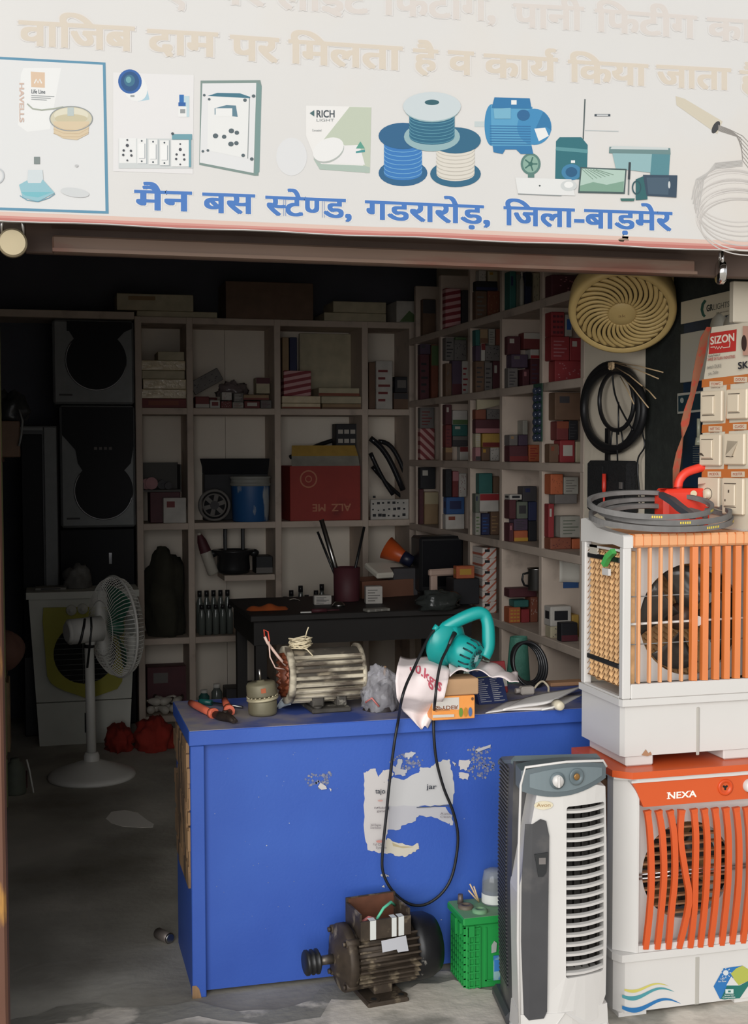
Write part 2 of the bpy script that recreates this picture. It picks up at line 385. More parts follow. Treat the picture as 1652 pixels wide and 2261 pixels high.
# ------------------------------------------------------------------- the banner
YBN = 2.86
bt = thing('shop_banner', 'faded white printed shop banner with Hindi lettering above the opening', 'banner', (.8, YBN, 2.0))
flex = M('banner_vinyl', (191, 189, 186), .5, var=.015, vs=3, col2=(192, 184, 174), c2at=(.5, .8), c2s=1.6)
def brow(x): return 487+68*x/1652.0
b = MB(); NB = 24
fr = [PY(-60+1800*i/NB, brow(-60+1800*i/NB)+(1.5*math.sin(i*1.3)), YBN) for i in range(NB+1)]
pts = [(p.x, YBN, p.z) for p in fr]
tp = [(p.x, YBN, 2.86) for p in fr]
vs = pts+tp+[(x, YBN+.012, z) for x, y, z in pts]+[(x, YBN+.012, z) for x, y, z in tp]; n = NB+1
fs = [(i, i+1, n+i+1, n+i) for i in range(NB)]+[(2*n+i, 3*n+i, 3*n+i+1, 2*n+i+1) for i in range(NB)]+[(i, 2*n+i, 2*n+i+1, i+1) for i in range(NB)]+[(n+i, n+i+1, 3*n+i+1, 3*n+i) for i in range(NB)]
b.add(vs, fs); wobj('printed_sheet', b, flex, bt)
b = MB().box((fr[0].x, YBN+.013, 2.06), (fr[-1].x, YBN+.05, 2.09)).box((fr[0].x, YBN+.013, 2.80), (fr[-1].x, YBN+.05, 2.84))
for i in range(0, NB+1, 4): b.box((fr[i].x-.012, YBN+.013, 2.04), (fr[i].x+.012, YBN+.14, 2.84))
wobj('support_frame', b, steel, bt)
def BP(x, y, k=0): p = PY(x, y, YBN-.0004-.00005*k); return (p.x, p.y, p.z)
# the faded red line along the hem
P = Print(BP); xs = [-60+1800*i/NB for i in range(NB+1)]
for c_, d0, d1 in (((226, 196, 182), 20, 2), ((214, 150, 138), 11, 2), ((196, 118, 108), 6, 2)): P.poly(c_, [(x, brow(x)-d0-(2 if x > 900 else 0)) for x in xs]+[(x, brow(x)-d1+1.5*math.sin(i*1.3)) for i, x in list(enumerate(xs))[::-1]])
P.part('hem_line', bt)
BEI, BEI2, BLU = (220, 209, 192), (222, 214, 207), (66, 120, 194)
def words(c, lst, bold, halo, lab):
    """every word is a part of the banner: letters over a pale outline"""
    for toks, x0, y0, x1, y1, h in lst:
        P = Print(BP); P.text(halo, toks, x0, y0, x1, y1, h, bold*2.1, .625); P.k = 5; P.text(c, toks, x0, y0, x1, y1, h, bold, .625); P.part('lettering', bt)['label'] = lab
# each word: letters in visual order, baseline ends, height of the head line
w3 = [(['म', 'ै', 'न'], 299, 462, 420, 466, 42), (['ब', 'स'], 449, 468, 560, 472, 42), (['H:स', 'ट', 'े', 'H:ण', 'ड', ','], 588, 474, 778, 482, 41),
      (['ग', 'ड', 'र', 'ा', 'र', 'ो', 'ड़', ','], 808, 483, 1084, 495, 40), (['ि', 'ज', 'ल', 'ा', '-', 'ब', 'ा', 'ड़', 'म', 'े', 'र'], 1114, 496, 1482, 509, 40)]
words(BLU, w3, .026, (232, 230, 227), 'blue Hindi word of the address line')
w2 = [(['व', 'ा', 'ि', 'ज', 'ब'], 44, 98, 293, 112, 52), (['द', 'ा', 'म'], 328, 117, 477, 125, 52), (['प', 'र'], 511, 130, 612, 137, 52), (['ि', 'म', 'ल', 'त', 'ा'], 640, 138, 885, 154, 50),
      (['ह', 'ै'], 915, 154, 964, 157, 46), (['व'], 992, 162, 1043, 165, 50), (['क', 'ा', 'य', 'reph'], 1071, 168, 1228, 178, 49), (['ि', 'क', 'य', 'ा'], 1257, 179, 1428, 189, 46), (['ज', 'ा', 'त', 'ा'], 1452, 190, 1611, 198, 46), (['ह', 'ै'], 1636, 200, 1688, 204, 44)]
words(BEI, w2, .03, (228, 223, 218), 'large faded beige Hindi word')
w1 = [(['ए'], 362, 6, 412, 9, 50), (['प', 'र'], 470, 6, 582, 13, 50), (['ल', 'ा', 'इ', 'ट'], 612, 18, 812, 30, 52), (['ि', 'फ', 'ट', 'ी', 'ग', ','], 846, 31, 1096, 46, 52), (['प', 'ा', 'न', 'ी'], 1136, 58, 1286, 66, 50),
      (['ि', 'फ', 'ट', 'ी', 'ग'], 1316, 68, 1536, 84, 48), (['क', 'ा'], 1564, 86, 1662, 92, 47)]
words(BEI2, w1, .028, (227, 223, 219), 'faded Hindi word of the upper line')
WH, GR1, GR2, DK = (238, 238, 236), (210, 214, 212), (150, 156, 156), (60, 72, 80)
T1, T2, T3 = (38, 110, 146), (72, 148, 178), (150, 196, 206)
# framed panel with wire box, coil and lamp
P = Print(BP); P.poly((92, 148, 176), [(-60, 122), (233, 138), (240, 472), (-60, 462)]).poly((229, 229, 228), [(-60, 128), (227, 143), (233, 466), (-60, 456)])
P.poly(WH, [(52, 150), (135, 150), (110, 285), (60, 291), (40, 276), (46, 165)]).poly((224, 196, 168), [(68, 158), (99, 160), (99, 194), (69, 192)])
P.line(WH, [(76, 184), (80, 175), (84, 183), (88, 175), (92, 184)], 3).text(DK, 'Life Line', 69, 206, 100, 207, 9, .02)
for i in range(3): P.line(GR2, [(69, 211+4*i), (112-9*(i == 2)+8*(i == 0), 213+4*i)], 1.3)
P.text((226, 200, 190), 'HAVELLS', 42, 184, 46, 268, 1) if False else None
def vtext(P, c, t, x, y0, y1, h):
    V, Fs, W = text_mesh(list(t), .03); P._c(c); P.mb.add([P.fn(x+b_*h/.71, y0+(y1-y0)*a/W, P.k+q*.15) for a, b_, q in V], Fs)
vtext(P, (214, 188, 172), 'HAVELLS', 43, 182, 270, 10)
P.line((170, 176, 160), [(60, 229), (72, 240), (92, 243), (118, 240), (140, 236)], 3)
P.ell((214, 206, 180), 157, 262, 47, 27).ell((226, 220, 198), 157, 254, 38, 16).ell((206, 196, 164), 157, 262, 36, 10).poly((220, 200, 168), [(118, 268), (197, 268), (195, 296), (170, 309), (140, 306), (119, 294)])
for i in range(3): P.line((208, 184, 150), [(118, 276+9*i), (140, 286+8*i), (175, 288+7*i), (196, 274+9*i)], 1.4)
P.rect((190, 200, 198), 149, 237, 163, 256).ring(GR2, 157, 262, 47, 27, 2).poly((214, 222, 224), [(62, 375), (94, 375), (96, 405), (60, 405)]).rect((130, 140, 138), 75, 346, 88, 362)
P.poly(T3, [(42, 408), (60, 398), (62, 404), (90, 404), (94, 396), (121, 426), (84, 445), (50, 436)]).poly((120, 190, 200), [(46, 424), (116, 424), (84, 436), (56, 432)]).line((110, 160, 180), [(44, 432), (60, 442), (84, 445), (108, 437), (121, 428)], 2)
P.ell((214, 216, 216), 165, 425, 32, 10, .15).ell((196, 196, 196), 169, 366, 4, 3).ring((200, 204, 206), -6, 388, 14, 16, 3); P.part('printed_picture', bt)['label'] = 'blue framed picture of a wire box, coil and lamp'
# dome camera, switchboard, miniature breaker
P = Print(BP); P.poly((233, 231, 230), [(250, 160), (428, 166), (426, 384), (250, 378)])
P.poly((176, 208, 220), [(300, 180), (326, 200), (330, 220), (306, 224), (290, 214)]).ell(WH, 298, 193, 26, 32, -.5).ell((38, 96, 168), 287, 180, 26, 27, -.3).ell((24, 78, 130), 287, 180, 20, 22).ell((52, 110, 140), 286, 178, 12, 13).ell((110, 168, 176), 284, 176, 6, 7).rect(GR2, 288, 210, 297, 214)
P.rect((196, 218, 224), 404, 212, 418, 258).rect(WH, 394, 236, 412, 258).rect((38, 110, 180), 396, 209, 406, 232).rect((30, 96, 168), 394, 226, 410, 234).rect(GR2, 398, 241, 409, 250)
P.rect(GR1, 262, 306, 426, 372).rect(WH, 263, 305, 301, 360)
for i in range(3): P.rect((176, 184, 186), 304+25*i, 306+2*i, 325+25*i, 362+2*i).rect(WH, 303+25*i, 306+2*i, 323+25*i, 361+2*i).rect((170, 176, 178), 307+25*i, 317+2*i, 321+25*i, 350+2*i).rect((244, 244, 242), 306+25*i, 317+2*i, 319+25*i, 349+2*i).ell(DK, 313+25*i, 311+2*i, 2, 2).ell(DK, 313+25*i, 356+2*i, 2, 2)
P.rect((110, 160, 172), 380, 296, 424, 308).rect(WH, 378, 309, 419, 368).rect((110, 160, 172), 417, 300, 422, 369)
for cx, cy in ((281, 321), (398, 330)):
    for dx, dy, r_ in ((0, -12, 2), (0, 0, 3.4), (-8, 11, 2.6), (8, 12, 2.6), (-9, 21, 2.6), (9, 22, 2.6), (0, 33, 2)): P.ell((70, 74, 80), cx+dx, cy+dy, r_, r_)
P.ell(DK, 381, 295, 3, 3); P.part('printed_picture', bt)['label'] = 'picture of a camera, a breaker and a switchboard'
# meter box
P = Print(BP); P.poly((128, 148, 142), [(443, 178), (575, 177), (578, 190), (571, 388), (562, 388), (440, 364)]).poly((230, 230, 230), [(447, 184), (566, 183), (560, 382), (441, 359)]).poly((120, 150, 146), [(566, 180), (578, 190), (573, 380), (562, 387)])
P.poly((60, 116, 136), [(458, 212), (480, 205), (530, 206), (553, 214), (552, 217), (459, 212)]).poly((236, 236, 234), [(460, 212), (552, 217), (546, 350), (458, 332)]).line(GR2, [(551, 217), (547, 350)], 2)
P.poly((92, 130, 146), [(474, 239), (500, 232), (521, 233), (525, 258), (474, 253)]).rect((238, 238, 236), 476, 239, 513, 257)
for x, y, r_ in ((476, 300, 6), (495, 302, 5), (511, 289, 6), (523, 293, 5), (510, 318, 6), (522, 316, 5), (451, 210, 3), (560, 212, 4), (462, 219, 3), (541, 221, 4), (448, 334, 3), (459, 332, 3), (537, 343, 4), (556, 351, 4)): P.ell((84, 98, 104), x, y, r_, r_*.9)
P.part('printed_picture', bt)['label'] = 'picture of a white meter box'
# light pack
P = Print(BP); P.ell((226, 226, 226), 644, 346, 34, 42).poly((238, 236, 232), [(676, 233), (820, 236), (817, 382), (704, 372), (692, 340), (676, 300)]).poly((196, 204, 184), [(772, 236), (820, 237), (817, 382), (806, 382), (802, 364), (760, 320), (704, 322)])
P.poly((176, 192, 180), [(692, 350), (710, 362), (806, 366), (817, 370), (816, 382), (706, 374)]).poly((236, 234, 232), [(736, 322), (794, 320), (806, 364), (736, 360)]).ell((180, 186, 180), 726, 334, 36, 24, -.45).ell((238, 237, 235), 725, 330, 36, 24, -.45)
P.poly((70, 150, 150), [(786, 334), (806, 330), (806, 336), (786, 338)]).poly((90, 160, 140), [(786, 328), (796, 312), (806, 328)]).text(DK, 'RICH', 698, 259, 740, 259, 16, .02).text(GR2, 'LIGHT', 698, 268, 738, 268, 6).poly((70, 104, 108), [(684, 250), (694, 243), (694, 257)]).text(GR2, 'Concealed', 689, 290, 710, 290, 5)
P.part('printed_picture', bt)['label'] = 'picture of a light pack'
# three spools
P = Print(BP)
def spool(cx, ct, cb, rx, ry, w_, cf, cw, ct2):
    P.ell(cf, cx, cb, rx, ry); P.poly(cw, [(cx-w_, ct)]+[(cx-w_*math.cos(PI*i/12), cb+ry*.55*math.sin(PI*i/12)) for i in range(13)]+[(cx+w_, ct)])
    for i in range(8): P.line(ct2, [(cx-w_*math.cos(PI*k/10), ct+12+(cb-ct-6)*i/8+ry*.5*math.sin(PI*k/10)) for k in range(11)], 1.6)
    P.ell(cf, cx, ct, rx, ry)
spool(890, 300, 382, 54, 29, 42, (34, 96, 138), (48, 120, 190), (110, 170, 214)); spool(1006, 310, 384, 56, 29, 42, (38, 100, 132), (224, 218, 206), (196, 190, 178))
spool(954, 238, 302, 62, 32, 50, (150, 182, 186), (32, 100, 130), (84, 146, 166)); P.ell((206, 216, 218), 954, 235, 64, 32).ell((40, 92, 104), 954, 226, 16, 6); P.part('printed_picture', bt)['label'] = 'picture of three wire spools'
# motor
P = Print(BP); P.rect((200, 210, 210), 1048, 268, 1078, 280).ell((56, 138, 186), 1086, 276, 16, 46).poly((88, 162, 202), [(1084, 232), (1176, 236), (1174, 322), (1086, 322)]).ell((60, 140, 190), 1180, 280, 38, 40).poly((44, 120, 170), [(1200, 246), (1214, 262), (1218, 288), (1206, 280), (1180, 290)]).poly(WH, [(1180, 284), (1204, 282), (1212, 300), (1190, 312)])
for i in range(8): P.line((40, 112, 164), [(1082, 278+5.6*i), (1172, 279+5.6*i)], 2)
P.poly((40, 118, 170), [(1092, 215), (1170, 217), (1174, 240), (1086, 238)]).rect(WH, 1129, 221, 1141, 231).poly((120, 180, 206), [(1090, 240), (1128, 238), (1128, 262), (1092, 262)]).ell((36, 100, 150), 1156, 254, 14, 12).poly((44, 120, 172), [(1088, 322), (1174, 322), (1178, 340), (1150, 340), (1140, 330), (1116, 330), (1110, 340), (1090, 336)])
P.part('printed_picture', bt)['label'] = 'picture of a blue electric motor'
# appliances
P = Print(BP); P.line((90, 100, 100), [(1292, 219), (1288, 308)], 3).line((190, 196, 196), [(1292, 288), (1366, 290)], 2).rect(DK, 1313, 252, 1348, 257).rect((220, 222, 222), 1318, 253, 1343, 256)
P.poly((40, 110, 120), [(1228, 312), (1236, 303), (1284, 303), (1298, 320), (1296, 396), (1226, 396)]).poly((90, 150, 156), [(1228, 324), (1298, 330), (1298, 338), (1227, 332)]).ell((60, 130, 170), 1262, 380, 22, 18).ell((30, 90, 130), 1262, 380, 13, 11).rect(WH, 1261, 354, 1270, 360)
P.ell((90, 130, 122), 1172, 362, 22, 24).ell((140, 176, 160), 1172, 362, 17, 19).ell((56, 110, 100), 1172, 362, 5, 5).rect((90, 130, 122), 1166, 382, 1180, 392)
for a in range(5): P.line((60, 110, 100), [(1172, 362), (1172+15*math.cos(a*1.257), 362+16*math.sin(a*1.257))], 3)
P.poly((232, 232, 230), [(1138, 392), (1262, 396), (1270, 432), (1144, 428)]).line(GR2, [(1144, 428), (1240, 432)], 2).ell(GR1, 1256, 410, 18, 12).ell((240, 240, 238), 1256, 408, 10, 7).ell((70, 80, 80), 1192, 410, 2, 2)
P.poly((150, 186, 190), [(1352, 336), (1480, 340), (1477, 386), (1360, 372)]).poly((86, 140, 150), [(1440, 338), (1480, 341), (1477, 388), (1436, 386)]).poly((110, 140, 140), [(1346, 324), (1480, 327), (1481, 341), (1345, 338)]).poly((206, 214, 212), [(1352, 322), (1476, 326), (1476, 331), (1348, 329)])
P.poly((70, 90, 90), [(1282, 369), (1384, 373), (1380, 428), (1277, 426)]).poly((182, 206, 194), [(1285, 372), (1381, 376), (1377, 424), (1280, 422)]).poly((130, 166, 146), [(1281, 410), (1310, 402), (1340, 408), (1378, 400), (1377, 424), (1280, 422)])
for q in range(6): P.line((110, 140, 120), [(1286+q*6, 374), (1310+q*9, 396-q*2)], 1.2)
P.line((50, 60, 66), [(1391, 358), (1389, 396)], 5).line((110, 120, 120), [(1389, 396), (1388, 430)], 3).poly((60, 110, 104), [(1370, 438), (1402, 438), (1400, 444), (1372, 444)]).poly((44, 100, 104), [(1404, 396), (1428, 386), (1430, 440), (1404, 442)]).ring((40, 80, 90), 1406, 414, 9, 14, 3)
P.poly((52, 74, 92), [(1420, 386), (1496, 387), (1494, 436), (1428, 432)]).poly((70, 92, 110), [(1428, 392), (1478, 392), (1476, 430), (1432, 428)]).ell(GR1, 1478, 408, 2.5, 8); P.part('printed_picture', bt)['label'] = 'picture of household appliances'
# stripped cable and cable coil
P = Print(BP); P.poly((214, 204, 184), [(1492, 212), (1512, 218), (1596, 268), (1584, 296), (1494, 232)]).ell((60, 60, 62), 1581, 281, 7, 15, .5)
for i in range(7): P.line((150, 144, 138), [(1586, 276+i*2), (1612+i*4, 286+i*3), (1640, 300+i*9), (1668, 330+i*10)], 1.3)
P.part('printed_picture', bt)['label'] = 'picture of a stripped cable'
P = Print(BP)
for i in range(11): P.ring([(214, 208, 202), (202, 196, 190), (222, 216, 210)][i % 3], 1622+i*2, 432+7*i, 92-3*(i % 4)+i, 58+(i % 3)*3, 2.6, .12)
for i in range(5): P.line((196, 192, 188), [(1528+i*3, 440+i*10), (1538+i*4, 396), (1580, 372-i*3), (1640, 366-i*3)], 2)
P.part('printed_picture', bt)['label'] = 'picture of a pale cable coil'
P = Print(BP); P.ell((240, 236, 226), 1381, 523, 7, 8).ell((150, 130, 110), 1377, 530, 12, 4); P.part('torn_hole', bt)
# =================================================================== shelving on the back wall
def xb(px, py=1000): return PY(px, py, YB).x
def zb(py, px=600): return PY(px, py, YB).z
UX = [xb(308), xb(421), xb(614), xb(807), xb(911)]
BZ = [zb(712), zb(909), zb(1159), zb(1407), zb(1575)]       # fronts of the boards
T = .036
sv = thing('shelving_unit', 'tall cream painted shelving with open square compartments across the back wall', 'shelf', (UX[0], YB, 0))
for x in UX: wobj('upright', MB().box((x-T/2, YB, .02 if x > UX[0]+.1 else 0), (x+T/2, YB+.32, BZ[0]+T/2), .003), shelf_m, sv)
for z in BZ: wobj('shelf_board', MB().box((UX[0], YB+.003, z-T/2), (UX[-1]+.3, YB+.32, z+T/2), .003), shelf_m, sv)
b = MB().box((UX[0], YB+.325, .02), (xb(516), YB+.345, BZ[0])).box((xb(516)+.002, YB+.325, .02), (UX[-1]+.3, YB+.345, BZ[0])); wobj('back_panel', b, panel_m, sv)
TOPB = BZ[0]+T/2
# plank carrying on to the left above the tall units
A = PY(0, 690, YB)
pk = MB().box((XL, YB+.0, A.z-.02), (UX[0]-T/2-.001, YB+.34, A.z+.02), .003)
tag(wobj('plank', pk, shelf_m), 'long cream plank spanning the dark left corner above the stacked coolers', 'plank')
# =================================================================== shelving on the right wall
def yr(px, py=1000): return PX(px, py, XS).y
def zr(px, py): return PX(px, py, XS).z
DY = [yr(1285), yr(1194), yr(1106), yr(1036), yr(971), yr(917)]
RZ = [zr(1200, 669), zr(1200, 855), zr(1200, 1031), zr(1200, 1221), zr(1200, 1415)]
TH = 2.42
sr = thing('shelving_unit', 'long cream painted shelving with small compartments packed with boxes along the right wall', 'shelf', (XS, DY[0], 0))
for i, y in enumerate(DY):
    z0 = 0 if i < 3 else RZ[4]
    wobj('upright', MB().box((XS, y-T/2, z0), (XS+.27, y+T/2, TH), .003), shelf_m, sr)
for z in RZ: wobj('shelf_board', MB().box((XS-.002, DY[0]-T/2, z-T/2), (XS+.272, YB-.01, z+T/2), .003), shelf_m, sr)
wobj('back_panel', MB().box((XS+.265, DY[0]-T/2, .0), (XS+.279, YB+.0, TH)), panel_m, sr)
# ------------------------------------------------------------------- cartons
def tint(c, f): return tuple(int(max(0, min(255, x*f))) for x in c)
_bx = {}
COLS = {'dark red': (132, 44, 44), 'red': (168, 40, 46), 'maroon': (96, 38, 48), 'brown': (120, 86, 62), 'tan': (168, 134, 92), 'cream': (200, 186, 150), 'white': (205, 198, 188), 'grey': (120, 114, 110), 'dark grey': (66, 62, 66),
        'black': (30, 30, 36), 'orange': (206, 96, 48), 'blue': (40, 88, 158), 'dark blue': (38, 46, 92), 'teal': (38, 112, 104), 'green': (92, 122, 74), 'pink': (188, 124, 128), 'purple': (84, 62, 88), 'yellow': (206, 160, 60), 'grey green': (112, 120, 104), 'pale grey': (168, 164, 152), 'rust': (150, 76, 50)}
def boxmat(c):
    k = COLS[c]; g = sum(k)/3*.86; return M('card_'+c.replace(' ', '_'), tuple(int(.80*x*.92+.20*g) for x in k), .62, var=.14, vs=14)
def ink2(c): return M('ink_'+c.replace(' ', '_'), tuple(int(x*.86) for x in COLS[c]), .6)
STR = {'st_red': stripes('red_stripe_card', (134, 44, 54), (196, 150, 150), 9.0, (0, .2, 0)), 'st_diag': stripes('diagonal_stripe_card', (128, 52, 56), (188, 150, 146), 9.0, (0, -.75, 0)), 'st_core': stripes('white_stripe_card', (214, 204, 196), (190, 106, 84), 11.0, (0, .75, 0), .8)}
def carton(org, dx, dy, dz, col, deco=None, deco_c='white', rot=(0, 0, 0)):
    """a cardboard box: body with a lid seam, and whatever is printed on the face towards the street"""
    m = STR[col] if col in STR else boxmat(col)
    b = MB(); b.box((0, 0, 0), (dx, dy, dz), min(.003, dx*.1, dz*.1))
    mats = [m, ink2(deco_c)]; e = -.0008
    b.mi = 1
    q = lambda x0, z0, x1, z1: b.add([(dx*x0, e, dz*z0), (dx*x1, e, dz*z0), (dx*x1, e, dz*z1), (dx*x0, e, dz*z1)], [(0, 1, 2, 3)])
    qs = lambda y0, z0, y1, z1: b.add([(e, dy*y0, dz*z0), (e, dy*y0, dz*z1), (e, dy*y1, dz*z1), (e, dy*y1, dz*z0)], [(0, 1, 2, 3)])
    if deco == 'band': q(0, .62, 1, .98)
    elif deco == 'low': q(0, .03, 1, .35)
    elif deco == 'label': q(.18, .3, .82, .78); qs(.2, .35, .8, .75)
    elif deco == 'small': q(.15, .62, .5, .86)
    elif deco == 'lines':
        for k in range(5): q(.12, .16+.15*k, .55+.3*((k*7) % 3)/2, .21+.15*k)
    elif deco == 'grid':
        for k in range(4):
            for j in range(3): q(.1+.28*j, .1+.22*k, .32+.28*j, .2+.22*k)
    elif deco == 'spots':
        r2 = random.Random(int(dx*1e4)+int(dz*1e4))
        for k in range(16): u, v = r2.uniform(.08, .88), r2.uniform(.08, .88); q(u, v, u+.05, v+.05)
    elif deco == 'tri': b.add([(dx*.1, e, dz*.02), (dx*.95, e, dz*.02), (dx*.45, e, dz*.55)], [(0, 1, 2)])
    b.mi = 0
    return b, mats
CNT = {}
def rbox(row, comp, xl, x0, x1, yt, yb, col, deco=None, dc='white', name='cardboard_box', extra='', cat='box', noun='box', lab=None, xo=0.0, zb_=None):
    """box on the right shelves: near vertical edge at pixel x0 on the shelf face (set back by xo), end face to x1, long side running back to xl"""
    X = XS+.012+xo
    p = PX(x0, yb, X); Y0 = p.y; Y1 = max(PX(xl, yb, X).y, Y0+.02)
    zt = PX(x0, yt, X).z; z0 = p.z
    fl = RZ[row]+T/2 if row >= 0 else None
    if zb_ is not None: z0 = zb_
    elif abs(z0-fl) < .035: z0 = fl
    X1 = min(PY(x1, yb, Y0).x, XS+.262)
    b, ms = carton(None, max(X1-X, .03), Y1-Y0, max(zt-z0, .02), col, deco, dc)
    o = obj(name, b, ms, None, (X, Y0, z0+.0004))
    tag(o, lab, cat, 'boxes on the right wall shelves'); return o
# =================================================================== boxes on the right wall shelves
CB = {'A': (1285, 1194, 1213), 'B': (1194, 1106, 1122), 'C': (1106, 1036, 1047), 'D': (1036, 971, 981), 'E': (971, 917, 925)}
RN = ['top row', 'second row', 'third row', 'fourth row', 'lowest row']
CN = {'A': 'compartment nearest the street', 'B': 'second compartment from street', 'C': 'middle compartment', 'D': 'fourth compartment from street', 'E': 'corner compartment'}
STK = {}
def rb(row, comp, x0, x1, yt, yb, col, desc, deco=None, dc='white', yp=None, w=.13, name='cardboard_box', cat='box', build=None):
    near, far, dyp = CB[comp]; yp = yp or dyp; yp = min(yp, x0)
    Y0 = yr(yp); Yf = yr(far)-T/2-.004; Y1 = min(Y0+w, Yf)
    if Y1-Y0 < .03: Y0 = Yf-.05; Y1 = Yf
    X0 = max(PY(x0, yb, Y0).x, XS+.008); X1 = min(max(PY(x1, yb, Y0).x, X0+.02), XS+.258)
    X0 = min(X0, X1-.02)
    zt = PY(x0, yt, Y0).z; z0 = PY(x0, yb, Y0).z; fl = RZ[row]+T/2
    st = STK.setdefault((row, comp), [])
    tops = [fl]+[s[4] for s in st if s[0] < X1-.004 and s[1] > X0+.004 and s[2] < Y1-.004 and s[3] > Y0+.004]
    # every box rests on the board or on the box below it
    ok = [t_ for t_ in tops if t_ <= z0+.05]
    z0n = max(ok) if ok else fl
    top_lim = (RZ[row-1]-T/2-.006) if row > 0 else TH
    zt = min(max(zt, z0n+.018), top_lim)
    # boxes in one compartment never share space
    for s in st:
        if s[0] < X1-.002 and s[1] > X0+.002 and s[2] < Y1-.002 and s[3] > Y0+.002 and s[5] < zt-.001 and s[4] > z0n+.001:
            if s[1]-X0 < X1-s[0] and s[1] < X1-.02: X0 = s[1]+.001
            elif s[0] > X0+.02: X1 = s[0]-.001
            elif s[3] < Y1-.03: Y0 = s[3]+.001
            elif s[2] > Y0+.03: Y1 = s[2]-.001
            else: return None
    if zt-z0n < .012: return None
    st.append((X0, X1, Y0, Y1, zt, z0n))
    if build: o = build((X0, Y0, z0n+.0005), X1-X0, Y1-Y0, zt-z0n)
    else:
        b, ms = carton(None, X1-X0, Y1-Y0, zt-z0n-.0005, col, deco, dc)
        o = obj(name, b, ms, None, (X0, Y0, z0n+.0005))
    lab = desc+', '+RN[row]+', '+CN[comp]+' on right wall'
    if len(lab.split()) > 15: lab = lab.replace(' on right wall', '')
    if len(lab.split()) > 15: lab = lab.replace(' from street', '')
    tag(o, lab, cat, 'boxes on the right wall shelves' if name == 'cardboard_box' else None); return o
def bottle(col, cap='white'):
    def f(loc, dx, dy, dz):
        r = min(dx, dy, .05)/2; t = thing('bottle', '', 'bottle', (loc[0]+r, loc[1]+r, loc[2]))
        obj('bottle_body', MB().lathe([(0, 0), (r, .004), (r, dz*.66), (r*.8, dz*.76), (r*.42, dz*.84), (r*.42, dz*.88), (0, dz*.88)], 16), boxmat(col), t)
        obj('cap', MB().cyl((0, 0, dz*.88), (0, 0, dz), r*.46, n=12), boxmat(cap), t); return t
    return f
R = rb
# top row, right under the shutter
R(0,'A',1218,1298,606,655,'maroon','large deep pink box with white letters','spots','pink',w=.1)
R(0,'B',1122,1140,598,672,'teal','dark teal tall box','small','dark blue')
R(0,'B',1141,1150,606,668,'grey green','narrow grey green box',None)
R(0,'B',1146,1158,600,668,'pale grey','pale bottle with white cap',yp=1145,name='bottle',cat='bottle',build=bottle('pale grey'))
R(0,'B',1161,1174,600,666,'dark blue','dark blue narrow box','band','black')
R(0,'B',1178,1192,602,664,'cream','pale green card box','spots','grey green')
R(0,'C',1050,1076,642,690,'brown','brown box at left','lines','grey')
R(0,'C',1077,1104,642,688,'rust','brown box at right','spots','tan')
R(0,'C',1052,1099,620,641,'black','flat black box lying on brown ones','low','dark blue')
R(0,'C',1058,1074,596,619,'white','white box speckled black','spots','black')
R(0,'C',1078,1100,598,619,'cream','small cream box','small','yellow')
R(0,'D',984,1018,636,706,'st_red','red and white striped box',w=.12)
R(0,'D',1021,1036,640,704,'dark grey','dark narrow box',None)
R(0,'E',934,962,660,712,'brown','dim brown box','band','dark grey')
# second row
R(1,'A',1226,1290,796,836,'red','wide red box at bottom','spots','pink',w=.12)
R(1,'A',1206,1225,795,836,'dark blue','black and blue box with pale flame print','low','blue',yp=1205)
R(1,'A',1216,1258,742,795,'red','red box with white writing in middle','lines','pink')
R(1,'A',1259,1289,746,795,'red','bright red box with pale flame print','small','white')
R(1,'A',1203,1215,757,794,'purple','dark purple box with flame print','small','pink',yp=1203)
R(1,'A',1217,1247,688,741,'red','tall red box at top','grid','maroon')
R(1,'A',1249,1264,694,741,'pale grey','grey and blue small box','label','blue')
R(1,'B',1113,1144,812,846,'grey','grey box at lower left','lines','dark grey',yp=1113)
R(1,'B',1146,1153,806,845,'white','narrow white and orange packet','band','orange')
R(1,'B',1155,1170,815,844,'maroon','small maroon box','small','pink')
R(1,'B',1172,1192,792,842,'maroon','dark maroon box at right','lines','purple')
R(1,'B',1130,1166,782,811,'purple','grey purple box','small','grey')
R(1,'B',1172,1191,771,791,'white','white box with red corner','low','red')
R(1,'B',1117,1150,742,781,'maroon','brown purple box with white tag','small','white')
R(1,'B',1157,1193,734,770,'dark red','red box with white top','band','white')
R(1,'C',1048,1070,797,850,'brown','dim brown tall box','lines','dark grey')
R(1,'C',1071,1088,800,848,'grey','grey box with dark writing','lines','dark grey')
R(1,'C',1089,1106,797,846,'maroon','maroon box with white spot','small','white')
R(1,'C',1048,1062,763,796,'purple','purple box',None)
R(1,'C',1063,1071,758,796,'white','narrow white and red packet','band','dark red')
R(1,'C',1072,1104,762,796,'grey','grey patterned box','spots','black')
R(1,'C',1048,1060,728,762,'teal','dark teal box',None)
R(1,'C',1061,1078,726,757,'tan','tan box on top','low','brown')
R(1,'C',1080,1094,716,760,'pale grey','thin grey upright box','lines','grey')
R(1,'C',1096,1105,692,760,'rust','thin rust brown folder standing upright',None)
R(1,'D',981,998,802,856,'brown','brown box with grey print','spots','grey')
R(1,'D',999,1020,796,854,'purple','dark purple box','low','maroon')
R(1,'D',1021,1035,797,854,'white','white packet with red bands','lines','red')
R(1,'D',984,1003,745,800,'grey','grey brown box with dark writing','lines','black')
R(1,'D',1004,1031,750,795,'grey','grey box with black oval print','spots','black')
R(1,'D',1006,1030,736,749,'green','flat green box on top',None)
R(1,'E',925,948,782,868,'maroon','tall stacked maroon packet','lines','black')
R(1,'E',925,951,758,780,'purple','purple box lying on top','small','dark grey')
R(1,'E',953,968,755,868,'rust','tall orange brown box','band','green')
